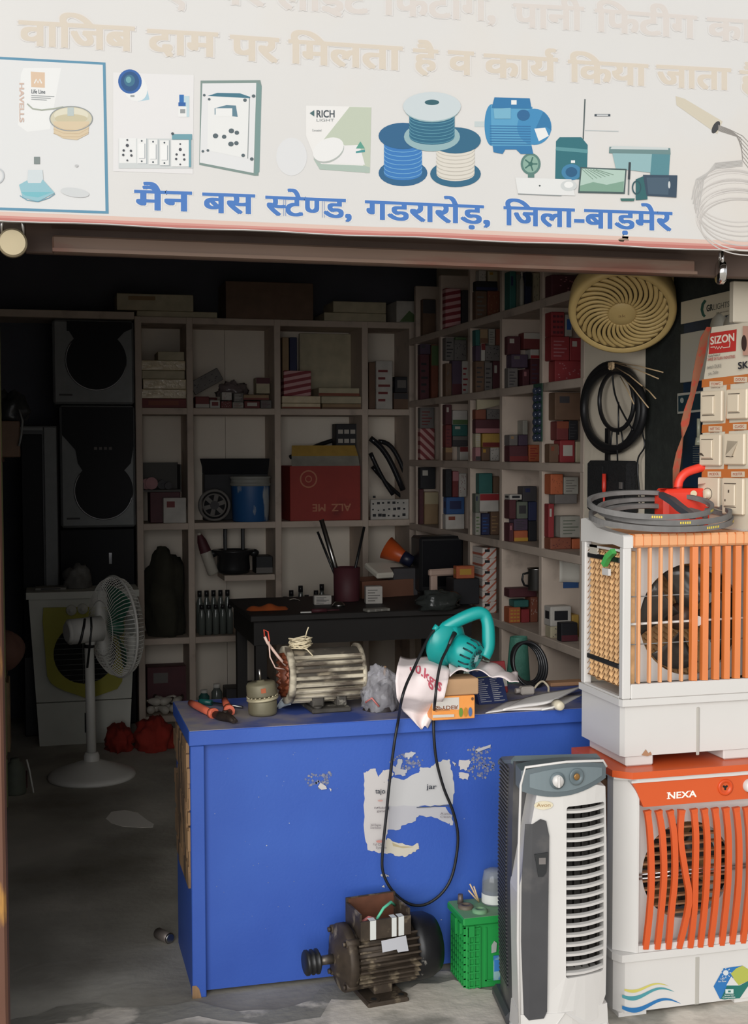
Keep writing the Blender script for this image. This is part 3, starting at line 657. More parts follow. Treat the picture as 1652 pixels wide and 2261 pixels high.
# third row
R(2,'A',1210,1234,980,1034,'brown','plain brown box','small','rust')
R(2,'A',1235,1270,972,1034,'red','red box with white bulb print','label','white')
R(2,'A',1272,1288,975,1032,'cream','narrow cream box',None)
R(2,'A',1230,1256,930,972,'dark red','dark red box with pale label','band','rust')
R(2,'A',1257,1277,928,970,'black','black ribbed box','lines','dark grey')
R(2,'A',1226,1289,850,928,'brown','large corrugated brown box at top','small','dark grey')
R(2,'B',1122,1166,984,1030,'maroon','maroon box with red label','low','dark red')
R(2,'B',1168,1192,982,1030,'orange','orange red box','lines','red')
R(2,'B',1122,1144,960,983,'grey','grey box at left','small','tan')
R(2,'B',1146,1166,960,983,'purple','purple grey box at right',None)
R(2,'B',1155,1166,928,959,'pale grey','pale green small box standing on grey ones',None)
R(2,'C',1047,1062,988,1022,'pink','box with a pink print','low','dark grey')
R(2,'C',1064,1082,988,1022,'brown','small brown box','small','yellow')
R(2,'C',1084,1103,988,1022,'white','white spotted box','spots','black')
R(2,'C',1047,1062,957,987,'cream','cream roll shaped carton','lines','white')
R(2,'C',1066,1104,957,987,'yellow','yellow and red box','low','dark red')
R(2,'C',1047,1104,926,956,'maroon','wide maroon box','low','pink')
R(2,'C',1048,1074,904,925,'rust','rust box on maroon one',None)
R(2,'C',1076,1104,903,925,'grey','grey box with round black prints','spots','black')
R(2,'D',981,999,988,1022,'brown','brown and ochre box','band','tan')
R(2,'D',1016,1035,986,1020,'white','white box with red label','band','dark red')
R(2,'D',981,998,938,986,'dark red','dark red box','lines','maroon')
R(2,'D',1000,1033,963,985,'dark grey','flat dark grey box','band','grey')
R(2,'D',1000,1033,938,962,'teal','black green box with white letter','small','white')
R(2,'D',1000,1033,906,937,'white','white and green box','low','green')
R(2,'D',981,998,884,937,'maroon','maroon box with white tag','small','white')
R(2,'E',925,960,946,1016,'st_diag','red box with diagonal stripes',w=.1)
R(2,'E',925,959,894,945,'grey','pale box with dark lettering','lines','dark red')
# fourth row
R(3,'A',1216,1262,1188,1232,'rust','rust orange box with dark print','spots','maroon')
R(3,'A',1264,1283,1190,1236,'orange','bright orange box',None)
R(3,'A',1203,1224,1113,1188,'red','tall red box','small','white',yp=1203)
R(3,'A',1238,1284,1140,1188,'pale grey','pale box with lines of writing','lines','grey green')
R(3,'A',1226,1275,1092,1139,'grey','grey box leaning in the middle',None)
R(3,'A',1216,1244,1047,1091,'orange','orange box with dark print at top','spots','rust')
R(3,'A',1246,1278,1053,1091,'pale grey','grey box with faint writing','lines','grey')
R(3,'B',1122,1134,1155,1204,'maroon','small maroon pink box','small','pink')
R(3,'B',1136,1166,1172,1206,'orange','orange red box with yellow edge','low','yellow')
R(3,'B',1168,1186,1150,1206,'black','black tall box',None)
R(3,'B',1136,1166,1146,1171,'purple','purple grey box','lines','dark grey')
R(3,'B',1122,1140,1104,1154,'maroon','dark maroon box',None)
R(3,'B',1142,1166,1108,1145,'grey green','grey green box','label','dark grey')
R(3,'B',1168,1186,1108,1149,'dark blue','dark blue box',None)
R(3,'B',1155,1186,1074,1107,'dark grey','dark box with blue spot','small','dark blue')
R(3,'B',1126,1153,1092,1106,'white','white frame with black centre','label','black')
R(3,'C',1047,1062,1132,1182,'pale grey','pale green upright folders','lines','green')
R(3,'C',1064,1082,1134,1182,'dark blue','dark blue tall box','lines','blue')
R(3,'C',1084,1103,1130,1184,'brown','brown box with ochre front','lines','tan')
R(3,'C',1047,1058,1090,1131,'grey green','grey green box with blue eye','small','dark blue')
R(3,'C',1060,1102,1090,1129,'white','white box with red bands','band','red')
R(3,'C',1058,1088,1045,1089,'teal','green teal box',None)
R(3,'C',1047,1056,1050,1089,'grey','thin grey box',None)
R(3,'C',1090,1103,1052,1089,'brown','small brown box at right',None)
R(3,'D',981,1026,1136,1174,'white','white box with small figure print','small','rust')
R(3,'D',986,1026,1098,1135,'blue','bright blue box','label','dark blue')
R(3,'D',983,998,1036,1097,'black','black tall box','spots','dark grey')
R(3,'D',1000,1013,1040,1097,'dark red','pink red narrow box','band','pink')
R(3,'D',1014,1031,1045,1097,'white','white box with red print','spots','dark red')
R(3,'E',938,968,1086,1162,'tan','cream and tan box','band','cream')
R(3,'E',923,936,1080,1160,'maroon','tall maroon packet','spots','dark grey')
R(3,'E',926,962,1032,1085,'black','black box with white tag','small','white')
# lowest row
R(4,'A',1216,1264,1384,1425,'cream','small cream box with two black holes','spots','dark grey',w=.06)
R(4,'A',1240,1276,1376,1424,'black','black pack with white spot and pink foot','low','maroon',yp=1236,w=.05)
R(4,'A',1216,1262,1340,1383,'white','black and white box with lettering','label','black')
R(4,'A',1264,1279,1358,1383,'yellow','small yellow box',None)
R(4,'B',1122,1150,1342,1384,'orange','orange box with yellow grid','grid','yellow')
R(4,'B',1152,1170,1346,1384,'red','red box',None)
R(4,'B',1172,1188,1318,1384,'rust','rust brown box with white print','spots','white')
R(4,'B',1136,1168,1326,1341,'teal','flat dark teal box',None)
R(4,'B',1122,1186,1300,1317,'maroon','long maroon box on top',None)
for i in range(6):
    R(4,'C',1066,1097,1330-24*i,1353-24*i,'st_core',['lowest','second lowest','third lowest','third highest','second highest','topmost'][i]+' striped box of the pale stack','small','black',yp=1062,w=.2) if i < 6 else None
# cream board leaning in the third row, steel mug and loose things
A = PX(1040, 902, XS+.02); B_ = PX(1100, 880, XS+.02)
mg = PY(1164, 1298, yr(1135)); t = thing('steel_mug', 'steel mug with black rim on the long maroon box, lowest row of right shelves', 'mug', (XS+.10, yr(1140), max(s[4] for s in STK[4, 'B'])+.001))
obj('mug_body', MB().lathe([(0, 0), (.04, 0), (.042, .005), (.042, .095), (.044, .1), (.039, .1), (.038, .01), (0, .01)], 24), steel, t)
obj('handle', MB().tube([(-.04, 0, .08), (-.065, 0, .075), (-.07, 0, .05), (-.06, 0, .025), (-.04, 0, .02)], .005), M('black_plastic', (28, 28, 30), .4), t)
# blister strip of small parts hanging at the upright
y0 = yr(1200); strip = thing('blister_strip', 'green strip of blister packed small parts hanging from third row upright', 'blister strip', (XS-.012, y0, zr(1190, 975)))
hgt = zr(1190, 848)-zr(1190, 975)
obj('backing_card', MB().box((-.004, -.02, 0), (0, .075, hgt)), M('strip_green', (52, 84, 70), .5), strip)
bl = M('blister_dark', (58, 66, 84), .15, .1, var=.5, vs=60); b = MB()
for k in range(7):
    for j in range(2): b.ball((-.006, .0+.045*j, hgt*(.07+.135*k)), (.014, .017, .016), 8, 5)
obj('blister', b, bl, strip)
# papers hanging inside the nearest low compartment
y1 = yr(1194)-T/2-.012; X0 = PY(1236, 1250, y1).x
b = MB().grid(lambda u, v: (X0+.10*u, y1+.005*math.sin(u*5), PY(1240, 1285, y1).z+.10*v-.004*u), 6, 4); o = wobj('paper_sheet', b, M('paper_white', (214, 210, 200), .8))
for p_ in (1,): tag(o, 'white leaflet with red print hanging in lowest row nearest the street', 'paper')
ms = o.modifiers.new('thick', 'SOLIDIFY'); ms.thickness = .001
b = MB().box((PY(1246, 1290, y1).x, y1+.006, PY(1246, 1299, y1).z), (PY(1279, 1290, y1).x, y1+.011, PY(1246, 1286, y1).z)); tag(wobj('card_strip', b, boxmat('blue')), 'dark blue card strip below the white leaflet on right shelves', 'card')
b = MB(); Yc = yr(1052); p0 = PY(1030, 905, Yc); p1 = PY(1104, 886, Yc); hh = .085
b.add([(max(p0.x, XS+.004), Yc, p0.z), (XS+.255, Yc, p0.z+.05), (XS+.255, Yc, p0.z+.05+hh), (max(p0.x, XS+.004), Yc, p0.z+hh)]+[(max(p0.x, XS+.004), Yc+.02, p0.z), (XS+.255, Yc+.02, p0.z+.05), (XS+.255, Yc+.02, p0.z+.05+hh), (max(p0.x, XS+.004), Yc+.02, p0.z+hh)], [(0, 1, 2, 3), (4, 7, 6, 5), (0, 4, 5, 1), (1, 5, 6, 2), (2, 6, 7, 3), (3, 7, 4, 0)])
tag(wobj('wood_offcut', b, boxmat('cream')), 'cream offcut board wedged aslant over boxes in third row, middle compartment', 'board')
# =================================================================== things on the back wall shelves
blackp = M('black_plastic', (28, 28, 30), .4); white_pl = M('white_plastic', (222, 220, 214), .4, var=.03); wrap = M('plastic_wrap', (206, 190, 160), .18, var=.12, vs=20, bump=.5, bs=30)
def bk(x0, x1, yt, yb, yo=.03, d=.2, col='brown', lab='', deco=None, dc='white', name='cardboard_box', cat='box', z=None, group=None, mat=None):
    Y = YB+yo; A = PY(x0, yb, Y); B_ = PY(x1, yt, Y); z0 = A.z
    for f in [TOPB]+[q+T/2 for q in BZ]:
        if abs(z0-f) < .045: z0 = f
    if z is not None: z0 = z
    b, ms = carton(None, B_.x-A.x, d, max(B_.z-z0, .012), col, deco, dc)
    if mat: ms = [mat]+ms[1:]
    o = obj(name, b, ms, None, (A.x, Y, z0+.0006)); tag(o, lab, cat, group); o['top'] = B_.z; return o
def top_of(o): return o.location.z+max(v.co.z for v in o.data.vertices)+.001
# on top of the shelves and under the ceiling
a = bk(302, 480, 690, 702, .02, .25, 'cream', 'thin cream board lying on top of the back shelves, left end', name='board', cat='board')
bk(258, 427, 652, 688, .03, .22, 'cream', 'long flat cream carton on top of the back shelves, left of the big brown carton', 'small', 'tan', z=top_of(a))
bk(499, 692, 626, 704, .01, .3, 'brown', 'big dim brown carton on top of the back shelves')
a = bk(716, 853, 693, 717, .02, .26, 'cream', 'lower of two flat pale cartons on top of the back shelves', z=TOPB)
bk(736, 853, 668, 692, .02, .26, 'cream', 'upper of two flat pale cartons on top of the back shelves', z=top_of(a))
bk(876, 938, 666, 722, .0, .22, 'white', 'white carton with green triangle on top of the back shelves near corner', 'tri', 'green', z=TOPB)
# top row, first compartment: wrapped packs
GP = 'wrapped packs in the first compartment'
z = BZ[1]+T/2
for i, (x0, x1, yt, yb, c, l, mm) in enumerate([(309, 413, 881, 905, 'dark red', 'dark red box at the bottom of the pack stack in first back compartment', None), (312, 412, 860, 880, 'cream', 'shiny wrapped cream pack just above the dark red box, back shelves', wrap), (316, 411, 838, 859, 'tan', 'wrapped pack in the middle of the stack in first back compartment', wrap),
        (314, 408, 819, 837, 'cream', 'tan pack fourth from the bottom of the stack, first back compartment', None), (310, 409, 797, 818, 'cream', 'topmost wrapped pack of the stack in first back compartment', wrap), (349, 407, 777, 796, 'cream', 'small cream box lying on the wrapped packs, back shelves', None)]):
    o = bk(x0, x1, yt, yb, .03, .22, c, l, 'label' if i == 0 else None, 'rust', name='cardboard_box' if mm is None else 'wrapped_pack', cat='box' if mm is None else 'pack', z=z, mat=mm); z = top_of(o)
# top row, second compartment: a heap of small packs
o1 = bk(432, 462, 876, 906, .03, .1, 'dark red', 'red and white pack at far left of the small pack heap', 'low', 'white'); o2 = bk(464, 486, 884, 906, .03, .1, 'white', 'white pack between red packs in the small pack heap', 'label', 'dark red')
o3 = bk(488, 512, 886, 906, .03, .1, 'dark red', 'dark red pack right of the white pack in the small heap', 'spots', 'white'); o4 = bk(514, 538, 888, 906, .03, .1, 'pale grey', 'grey striped pack in middle of the small heap', 'lines', 'dark red')
o5 = bk(540, 574, 886, 906, .03, .1, 'dark red', 'red pack with bright label in the small heap', 'label', 'white'); o6 = bk(576, 600, 884, 906, .03, .1, 'grey', 'grey white pack at right end of the small heap', 'lines', 'maroon')
bk(538, 594, 872, 885, .03, .12, 'tan', 'flat tan carton lying on the red packs in second back compartment', 'low', 'dark red', z=max(top_of(o5), top_of(o6)))
bk(566, 596, 834, 868, .05, .1, 'cream', 'small upright cream carton at right of the small pack heap', 'band', 'maroon', z=max(top_of(o5), top_of(o6))+.036)
bk(490, 512, 866, 885, .05, .08, 'white', 'small clear and red pack on top of the small heap', 'spots', 'dark red', z=max(top_of(o3), top_of(o2)))
bk(516, 538, 868, 887, .05, .08, 'grey', 'silvery pack on top of the small heap, second back compartment', 'lines', 'white', z=top_of(o4))
r2 = random.Random(12)
for i in range(9):
    px = 440+17*i; hh = .030+.018*((i*5) % 3); bb, ms = carton(None, .055+.01*(i % 3), .05, hh, ['white', 'dark red', 'grey', 'pale grey', 'red'][i % 5], ['spots', 'lines', 'label'][i % 3], ['dark red', 'white', 'black'][i % 3])
    o = obj('cardboard_box', bb, ms, None, (PY(px, 900, YB+.16).x, YB+.15+.05*(i % 2), BZ[1]+T/2+.001), (0, 0, r2.uniform(-.3, .3)))
    if i % 2: o.location.z += 0
    tag(o, ['small white', 'small dark red', 'small grey', 'small pale grey', 'small bright red', 'spotted white', 'lined dark red', 'labelled grey', 'plain pale grey'][i]+' packet at the back of the heap in second back compartment', 'box')
b = lump((PY(512, 870, YB+.20).x, YB+.20, BZ[1]+T/2+.072), (.085, .06, .055), 6, .4, 2.6, 34, 18); tag(wobj('plastic_bag', b, M('bag_shiny', (120, 108, 108), .15, bump=.8, bs=40)), 'shiny crumpled plastic bag topping the small pack heap in second back compartment', 'bag')
Yc = YB+.06; A = PY(432, 872, Yc); B_ = PY(494, 838, Yc); dx = B_.x-A.x; dz = B_.z-A.z; L = math.hypot(dx, dz); b, ms = carton(None, L, .03, .075, 'grey', 'spots', 'dark grey'); o = obj('cardboard_box', b, ms, None, (A.x, Yc, A.z+.0), (0, -math.atan2(dz, dx), 0)); tag(o, 'flat grey box tilted on the small pack heap in second back compartment', 'box')
# top row, third compartment
z = BZ[1]+T/2
a = bk(623, 708, 891, 906, .03, .2, 'cream', 'lowest wrapped pack on the left in third back compartment', 'low', 'rust', name='wrapped_pack', cat='pack', mat=wrap); a = bk(623, 708, 875, 890, .03, .2, 'pale grey', 'second wrapped pack on the left in third back compartment', None, name='wrapped_pack', cat='pack', z=top_of(a), mat=wrap)
bk(627, 687, 819, 873, .05, .18, 'st_red', 'red and white striped box on wrapped packs, third back compartment', z=top_of(a))
a = bk(712, 800, 892, 907, .03, .2, 'tan', 'lowest pack of the right stack in third back compartment', 'low', 'brown', name='wrapped_pack', cat='pack'); a = bk(710, 800, 876, 891, .03, .2, 'cream', 'middle pack of the right stack in third back compartment', None, name='wrapped_pack', cat='pack', z=top_of(a)); a = bk(704, 794, 857, 874, .03, .2, 'cream', 'top pack of the right stack with red edge, third back compartment', 'low', 'rust', name='wrapped_pack', cat='pack', z=top_of(a))
bk(624, 638, 745, 818, .07, .14, 'tan', 'tan upright folder behind the striped box, third back compartment', name='folder', cat='folder', z=z+.17); bk(640, 656, 745, 818, .07, .14, 'dark blue', 'dark blue upright folder behind the striped box, third back compartment', name='folder', cat='folder', z=z+.17)
bk(662, 776, 738, 905, .27, .02, 'cream', 'large cream board leaning on the back of the third compartment', name='board', cat='board')
# top row, fourth compartment
bk(815, 829, 800, 908, .04, .16, 'brown', 'thin brown box standing upright in fourth back compartment'); bk(831, 867, 797, 908, .03, .14, 'white', 'upright white and red packet in fourth back compartment', 'lines', 'dark red')
a = bk(870, 904, 868, 908, .03, .14, 'brown', 'dim brown box at bottom right of fourth back compartment', 'band', 'dark grey'); bk(872, 902, 832, 867, .04, .12, 'black', 'black box with grey label in fourth back compartment', 'label', 'grey', z=top_of(a))
# second row, first compartment
z = BZ[2]+T/2
t = thing('parts_tray', 'black tray of round white spools in first compartment of the second back row', 'tray', (PY(360, 1065, YB+.03).x, YB+.12, PY(360, 1065, YB+.03).z))
b = MB().box((-.11, -.09, 0), (.10, .09, .012)).box((-.11, .08, .012), (.10, .09, .16)).box((-.11, -.09, .012), (-.105, .08, .05)).box((.095, -.09, .012), (.10, .08, .15)); obj('tray_body', b, M('tray_grey', (70, 66, 62), .6), t)
for i, (x, y, r_) in enumerate(((-.06, -.05, .034), (-.085, -.03, .03), (.03, -.06, .02), (.0, -.03, .026))):
    o = obj('spool', MB().cyl((x, y-.02, .013+r_), (x, y+.02, .013+r_), r_, n=16).cyl((x, y-.024, .013+r_), (x, y-.02, .013+r_), r_*.3, n=10), [boxmat('pink') if i < 2 else boxmat('dark grey')]); tag(o, ['larger white spool at front left of the black parts tray', 'white spool behind the larger one in the black parts tray', 'small dark spool at front right of the black parts tray', 'dark spool in the middle of the black parts tray'][i], 'spool'); o.location = t.location
a = bk(332, 398, 1086, 1157, .06, .17, 'maroon', 'dim maroon box carrying the black parts tray', None)
tz = top_of(a); dzz = tz-t.location.z; t.location.z = tz
for o in [q for q in COL.objects if q.name.startswith('spool') and q.parent is None]: o.location.z = tz
bk(361, 411, 1099, 1141, .01, .045, 'white', 'small white box with red writing in second back row', 'small', 'dark red', z=z)
t = thing('canister', 'small metal canister with shiny rim in second row at the shelf upright', 'canister', (PY(405, 1157, YB+.05).x, YB+.07, z)); obj('canister_body', MB().lathe([(0, 0), (.03, 0), (.031, .005), (.031, .075), (.026, .082), (0, .082)], 20), M('pale_tin', (150, 142, 130), .35, .5), t); obj('lid', MB().lathe([(.027, .082), (.027, .095), (0, .097)], 20), steel, t)
# second row, second compartment: black carton, round fan frame, paint bucket
a = bk(452, 592, 1046, 1158, .222, .095, 'black', 'black carton with open flaps behind the blue bucket', None)
b = MB(); p = a.location; w_ = max(v.co.x for v in a.data.vertices); h_ = top_of(a)-p.z
b.add([(0, 0, h_), (w_, 0, h_), (w_+.02, -.05, h_+.085), (-.03, -.05, h_+.085)], [(0, 1, 2, 3)]).add([(0, .09, h_), (w_, .09, h_), (w_, .10, h_+.06), (0, .10, h_+.06)], [(0, 3, 2, 1)]); f = obj('flap', b, boxmat('black'), a); ms = f.modifiers.new('t', 'SOLIDIFY'); ms.thickness = .004
c = PY(474, 1106, YB+.06); R_ = .088
t = thing('round_fan', 'round grey slotted fan frame leaning beside the blue paint bucket', 'fan', (c.x, YB+.075, z), (0, 0, 0))
b = MB().at((0, 0, R_+.006), (PI/2, 0, 0)); grey_d = M('dusty_grey', (112, 108, 104), .7, var=.2)
b.lathe([(R_-.012, -.02), (R_, -.02), (R_+.003, 0), (R_, .02), (R_-.012, .02), (R_-.012, -.02)], 36); b.lathe([(.058, -.012), (.066, -.012), (.066, .012), (.058, .012), (.058, -.012)], 32); obj('rim', b, grey_d, t)
b = MB().at((0, 0, R_+.006), (PI/2, 0, 0))
for k in range(6): a_ = k*PI/3+.3; b.prism([(.02*math.cos(a_-.6), .02*math.sin(a_-.6)), (.06*math.cos(a_-.2), .06*math.sin(a_-.2)), (.06*math.cos(a_+.2), .06*math.sin(a_+.2)), (.02*math.cos(a_+.6), .02*math.sin(a_+.6))], -.008, .008)
obj('spokes', b, grey_d, t); obj('hub', MB().at((0, 0, R_+.006), (PI/2, 0, 0)).cyl((0, 0, -.015), (0, 0, .018), .024, n=18), boxmat('dark grey'), t)
c = PY(555, 1150, YB+.08); t = thing('paint_bucket', 'blue paint bucket with dirty white drips and pale rim in second back row', 'bucket', (c.x, YB+.104, z))
obj('bucket_body', MB().lathe([(0, 0), (.098, 0), (.101, .004), (.108, .19), (.108, .2)], 32), M('bucket_blue', (34, 84, 138), .5, col2=(170, 176, 180), c2at=(.58, .64), c2s=16, stretch=(1, 1, .25)), t)
obj('rim', MB().lathe([(.108, .2), (.114, .2), (.116, .214), (.110, .216), (.110, .24), (.116, .242), (.116, .252), (.104, .254), (.100, .22)], 32), M('bucket_rim', (150, 150, 144), .5, var=.15), t)
# second row, third compartment: red carton with upside-down letters
Yc = YB+.01; A = PY(641, 1155, Yc); B_ = PY(796, 1028, Yc); wx, hz = B_.x-A.x, B_.z-z
t = thing('cardboard_carton', 'red carton printed ALZ ME upside down in third compartment of the second back row', 'box', (A.x, Yc, z+.0005)); redc = M('red_carton', (150, 52, 44), .7, var=.08, col2=(120, 40, 36), c2at=(.55, .75), c2s=6)
obj('carton_body', MB().box((0, 0, 0), (wx, .27, hz), .003), redc, t)
b = MB(); V, Fs, W = text_mesh(list('ALZ  ME'), .02); k = .042/.71
b.add([(wx*.86-x*k*1.05, -.001-q*2e-5, hz*.30-y*k) for x, y, q in V], Fs); tp_ = M('carton_print', (182, 120, 92), .7)
b.at((wx*.26, -.001, hz*.76), (PI/2, 0, 0))
for cx in (-.035, .035): b.lathe([(.042, 0), (.05, 0)], 24)
for r_ in (.02,): b.lathe([(.014, 0), (.02, 0)], 20)
obj('lettering', b, tp_, t)
b = MB().mat(0).add([(.012, -.0, hz), (wx-.005, 0, hz), (wx-.0, .05, hz+.055), (.02, .05, hz+.055)], [(0, 1, 2, 3)]).mat(1).add([(.02, .051, hz+.055), (wx, .051, hz+.055), (wx-.01, .09, hz+.115), (.03, .09, hz+.115)], [(0, 1, 2, 3)]); f = obj('flap', b, [boxmat('pale grey'), boxmat('yellow')], t); ms = f.modifiers.new('t', 'SOLIDIFY'); ms.thickness = .003
cz = z+hz
bk(742, 790, 936, 980, .14, .1, 'black', 'small black and white checked packet standing on the red carton', 'grid', 'white', z=cz)
b = MB().tube([PY(640+6*i*3.2, 1010-5.2*i-12*math.sin(i*.3), YB+.2+.008*i) for i in range(9)], .012, 8); b.v = [(x, y, max(zz, cz+.014)) for x, y, zz in b.v]; tag(wobj('ribbed_pipe', b, blackp), 'black ribbed pipe lying across the top of the red carton', 'pipe')
# second row, fourth compartment: black hoses and a circuit card
b = MB()
HB = []
for q, (xa, ya, xe, ye, sag, rr_) in enumerate(((818, 968, 890, 1082, -20, .017), (818, 1000, 868, 1092, 6, .013), (836, 975, 900, 1060, -26, .014), (822, 1030, 886, 1096, 4, .011))): b.tube([PY(xa+(xe-xa)*i/9, ya+(ye-ya)*i/9+sag*math.sin(PI*i/9), YB+.05+.05*q) for i in range(10)], rr_, 10)
b.v = [(x, y, max(zz, z+.02)) for x, y, zz in b.v]; tag(wobj('hose', b, M('hose_black', (34, 34, 38), .25)), 'glossy black hoses sagging in fourth compartment of the second back row', 'hose')
o = bk(819, 903, 1102, 1156, .005, .02, 'white', 'white card covered with black component shapes in fourth back compartment', None, name='component_card', cat='card'); b = MB(); r2 = random.Random(5); w_ = max(v.co.x for v in o.data.vertices)
for i in range(22): u, v = .03+.92*(i % 7)/7+r2.uniform(0, .03), .1+.28*(i//7)+r2.uniform(0, .05); s_ = r2.uniform(.008, .022); b.box((w_*u, -.002, .13*v), (w_*u+s_, 0, .13*v+s_*.8))
obj('components', b, boxmat('black'), o)
# third row
z = BZ[3]+T/2
sack = M('dark_sack', (52, 50, 40), .95, var=.25, vs=9, bump=.6, bs=20)
c = PY(368, 1400, YB+.14); x0_, x1_ = UX[0]+T/2+.004, UX[1]-T/2-.004; xm = (x0_+x1_)/2; hw = (x1_-x0_)/2
b = lump((xm, YB+.16, z), (hw*.97, .14, .34), 4, .30, 1.6, 30, 20); b.v = [(min(max(x, x0_), x1_), min(max(y, YB+.02), YB+.31), min(zz, z+.50)) for x, y, zz in b.v]; tag(wobj('sack', b, sack), 'dark brown cloth sack slumped in first compartment of the third back row', 'sack')
b = MB().box((PY(496, 1282, YB+.02).x, YB+.02, PY(500, 1283, YB+.02).z), (UX[2]-T/2-.002, YB+.31, PY(500, 1271, YB+.02).z)); inner = tag(wobj('small_shelf', b, shelf_m), 'small pale ledge under the black pot in second compartment of third back row', 'shelf')
bz2 = PY(500, 1271, YB+.02).z+.001
c = PY(516, 1262, YB+.12); t = thing('cooking_pot', 'black round pot with two upright handles on a small ledge', 'pot', (c.x, YB+.13, bz2)); pm = M('pot_black', (44, 44, 46), .35, .3)
obj('pot_body', MB().lathe([(0, 0), (.075, 0), (.09, .01), (.095, .03), (.09, .10), (.118, .125), (.118, .135), (.085, .135), (.08, .02), (0, .015)], 30), pm, t)
for sx in (-.045, .055): obj('handle', MB().box((sx-.01, -.01, .13), (sx+.01, .01, .27+.02*(sx < 0)), .004), blackp, t)
for sx in (-1, 1): obj('lug', MB().ball((sx*.118, 0, .115), (.03, .025, .022), 12, 6), pm, t)
c = PY(458, 1275, YB+.1); t = thing('drink_bottle', 'clear bottle with dark red label leaning left of the black pot', 'bottle', (PY(472, 1280, YB+.1).x, YB+.1, bz2-.0), (0, math.radians(-19), 0))
obj('bottle_body', MB().lathe([(0, 0), (.028, .002), (.032, .01), (.032, .13), (.03, .16), (.026, .2), (.012, .24), (.012, .25), (0, .25)], 20), M('clear_plastic_dim', (190, 184, 172), .15, bump=.3), t); obj('label_sleeve', MB().lathe([(.0325, .135), (.0305, .162), (.0265, .2), (.013, .238)], 20), boxmat('maroon'), t)
bk(566, 602, 1228, 1268, .06, .14, 'black', 'small black gadget with grey badge right of the black pot', 'low', 'grey', name='gadget', cat='gadget', z=bz2)
glass = M('dim_glass', (98, 104, 100), .08, spec=.6)
def jar(x, y, z, h=.09, r_=.027, lab='', capm=None, grp=None):
    t = thing('glass_jar', lab, 'jar', (x, y, z), group=grp); obj('jar_body', MB().lathe([(0, 0), (r_, .003), (r_, h*.7), (r_*.6, h*.82), (r_*.6, h*.86), (0, h*.86)], 14), glass, t); obj('lid', MB().cyl((0, 0, h*.86), (0, 0, h), r_*.66, n=12), capm or blackp, t); return t
xs_ = [PY(446+15.5*i, 1400, YB+.06).x for i in range(5)]
for j, yy in enumerate((.06, .15)):
    for i, x in enumerate(xs_): jar(x, YB+yy, z+.0005, .17 if j == 0 else .24, .019, 'dark glass bottle in the bottle row under the small ledge', grp='bottles under the small ledge')
for i in range(6): jar(PY(632+17*i, 1400, YB+.05).x, YB+.07+.05*(i % 2), z+.0005, .20+.03*(i % 3), .02, 'dark glass bottle standing in third compartment of the third back row', grp='bottles behind the work table')
# bottom row
z = BZ[4]+T/2
bulbm = M('bulb_white', (196, 190, 180), .3); capm = M('bulb_cap', (120, 110, 100), .35, .8)
bulb0 = None; r2 = random.Random(4)
for i in range(12):
    lay = 0 if i < 7 else 1; k = i if lay == 0 else i-7
    loc = (PY(334+13*k+lay*6, 1575, YB+.08).x, YB+.06+.05*(k % 2), z+.026+.046*lay)
    rot = (r2.uniform(1.2, 1.9), r2.uniform(-.4, .4), r2.uniform(-1.5, 1.5))
    if bulb0 is None:
        bulb0 = thing('light_bulb', 'white lamp bulb in the loose heap at the bottom of first compartment', 'bulb', loc, rot, 'bulb heap in the bottom compartment')
        obj('glass_dome', MB().ball((0, 0, .012), (.024, .024, .028), 14, 8), bulbm, bulb0); obj('bulb_neck', MB().lathe([(.013, -.03), (.019, -.012), (.023, .004)], 14), bulbm, bulb0); obj('bulb_cap', MB().cyl((0, 0, -.052), (0, 0, -.03), .012, n=12), capm, bulb0)
    else: copy_tree(bulb0, loc, rot)
bk(326, 416, 1470, 1575, .18, .12, 'maroon', 'dim pink brown carton behind the heap of bulbs', 'small', 'grey')
t = jar(PY(452, 1570, YB+.06).x, YB+.08, z, .12, .03, 'teal jar with pale lid at the bottom of second compartment', white_pl); t.children[0].data.materials[0] = boxmat('teal')
jar(PY(480, 1570, YB+.06).x, YB+.08, z, .15, .03, 'grey jar with white crumpled top at the bottom of second compartment', white_pl)
for i in range(3): bk(500+36*i, 530+36*i, 1520-8*i, 1574, .1, .14, ['dark grey', 'black', 'dark blue'][i], ['dark grey', 'black', 'dark blue'][i]+' box in the dark bottom row, behind the small motor', None)
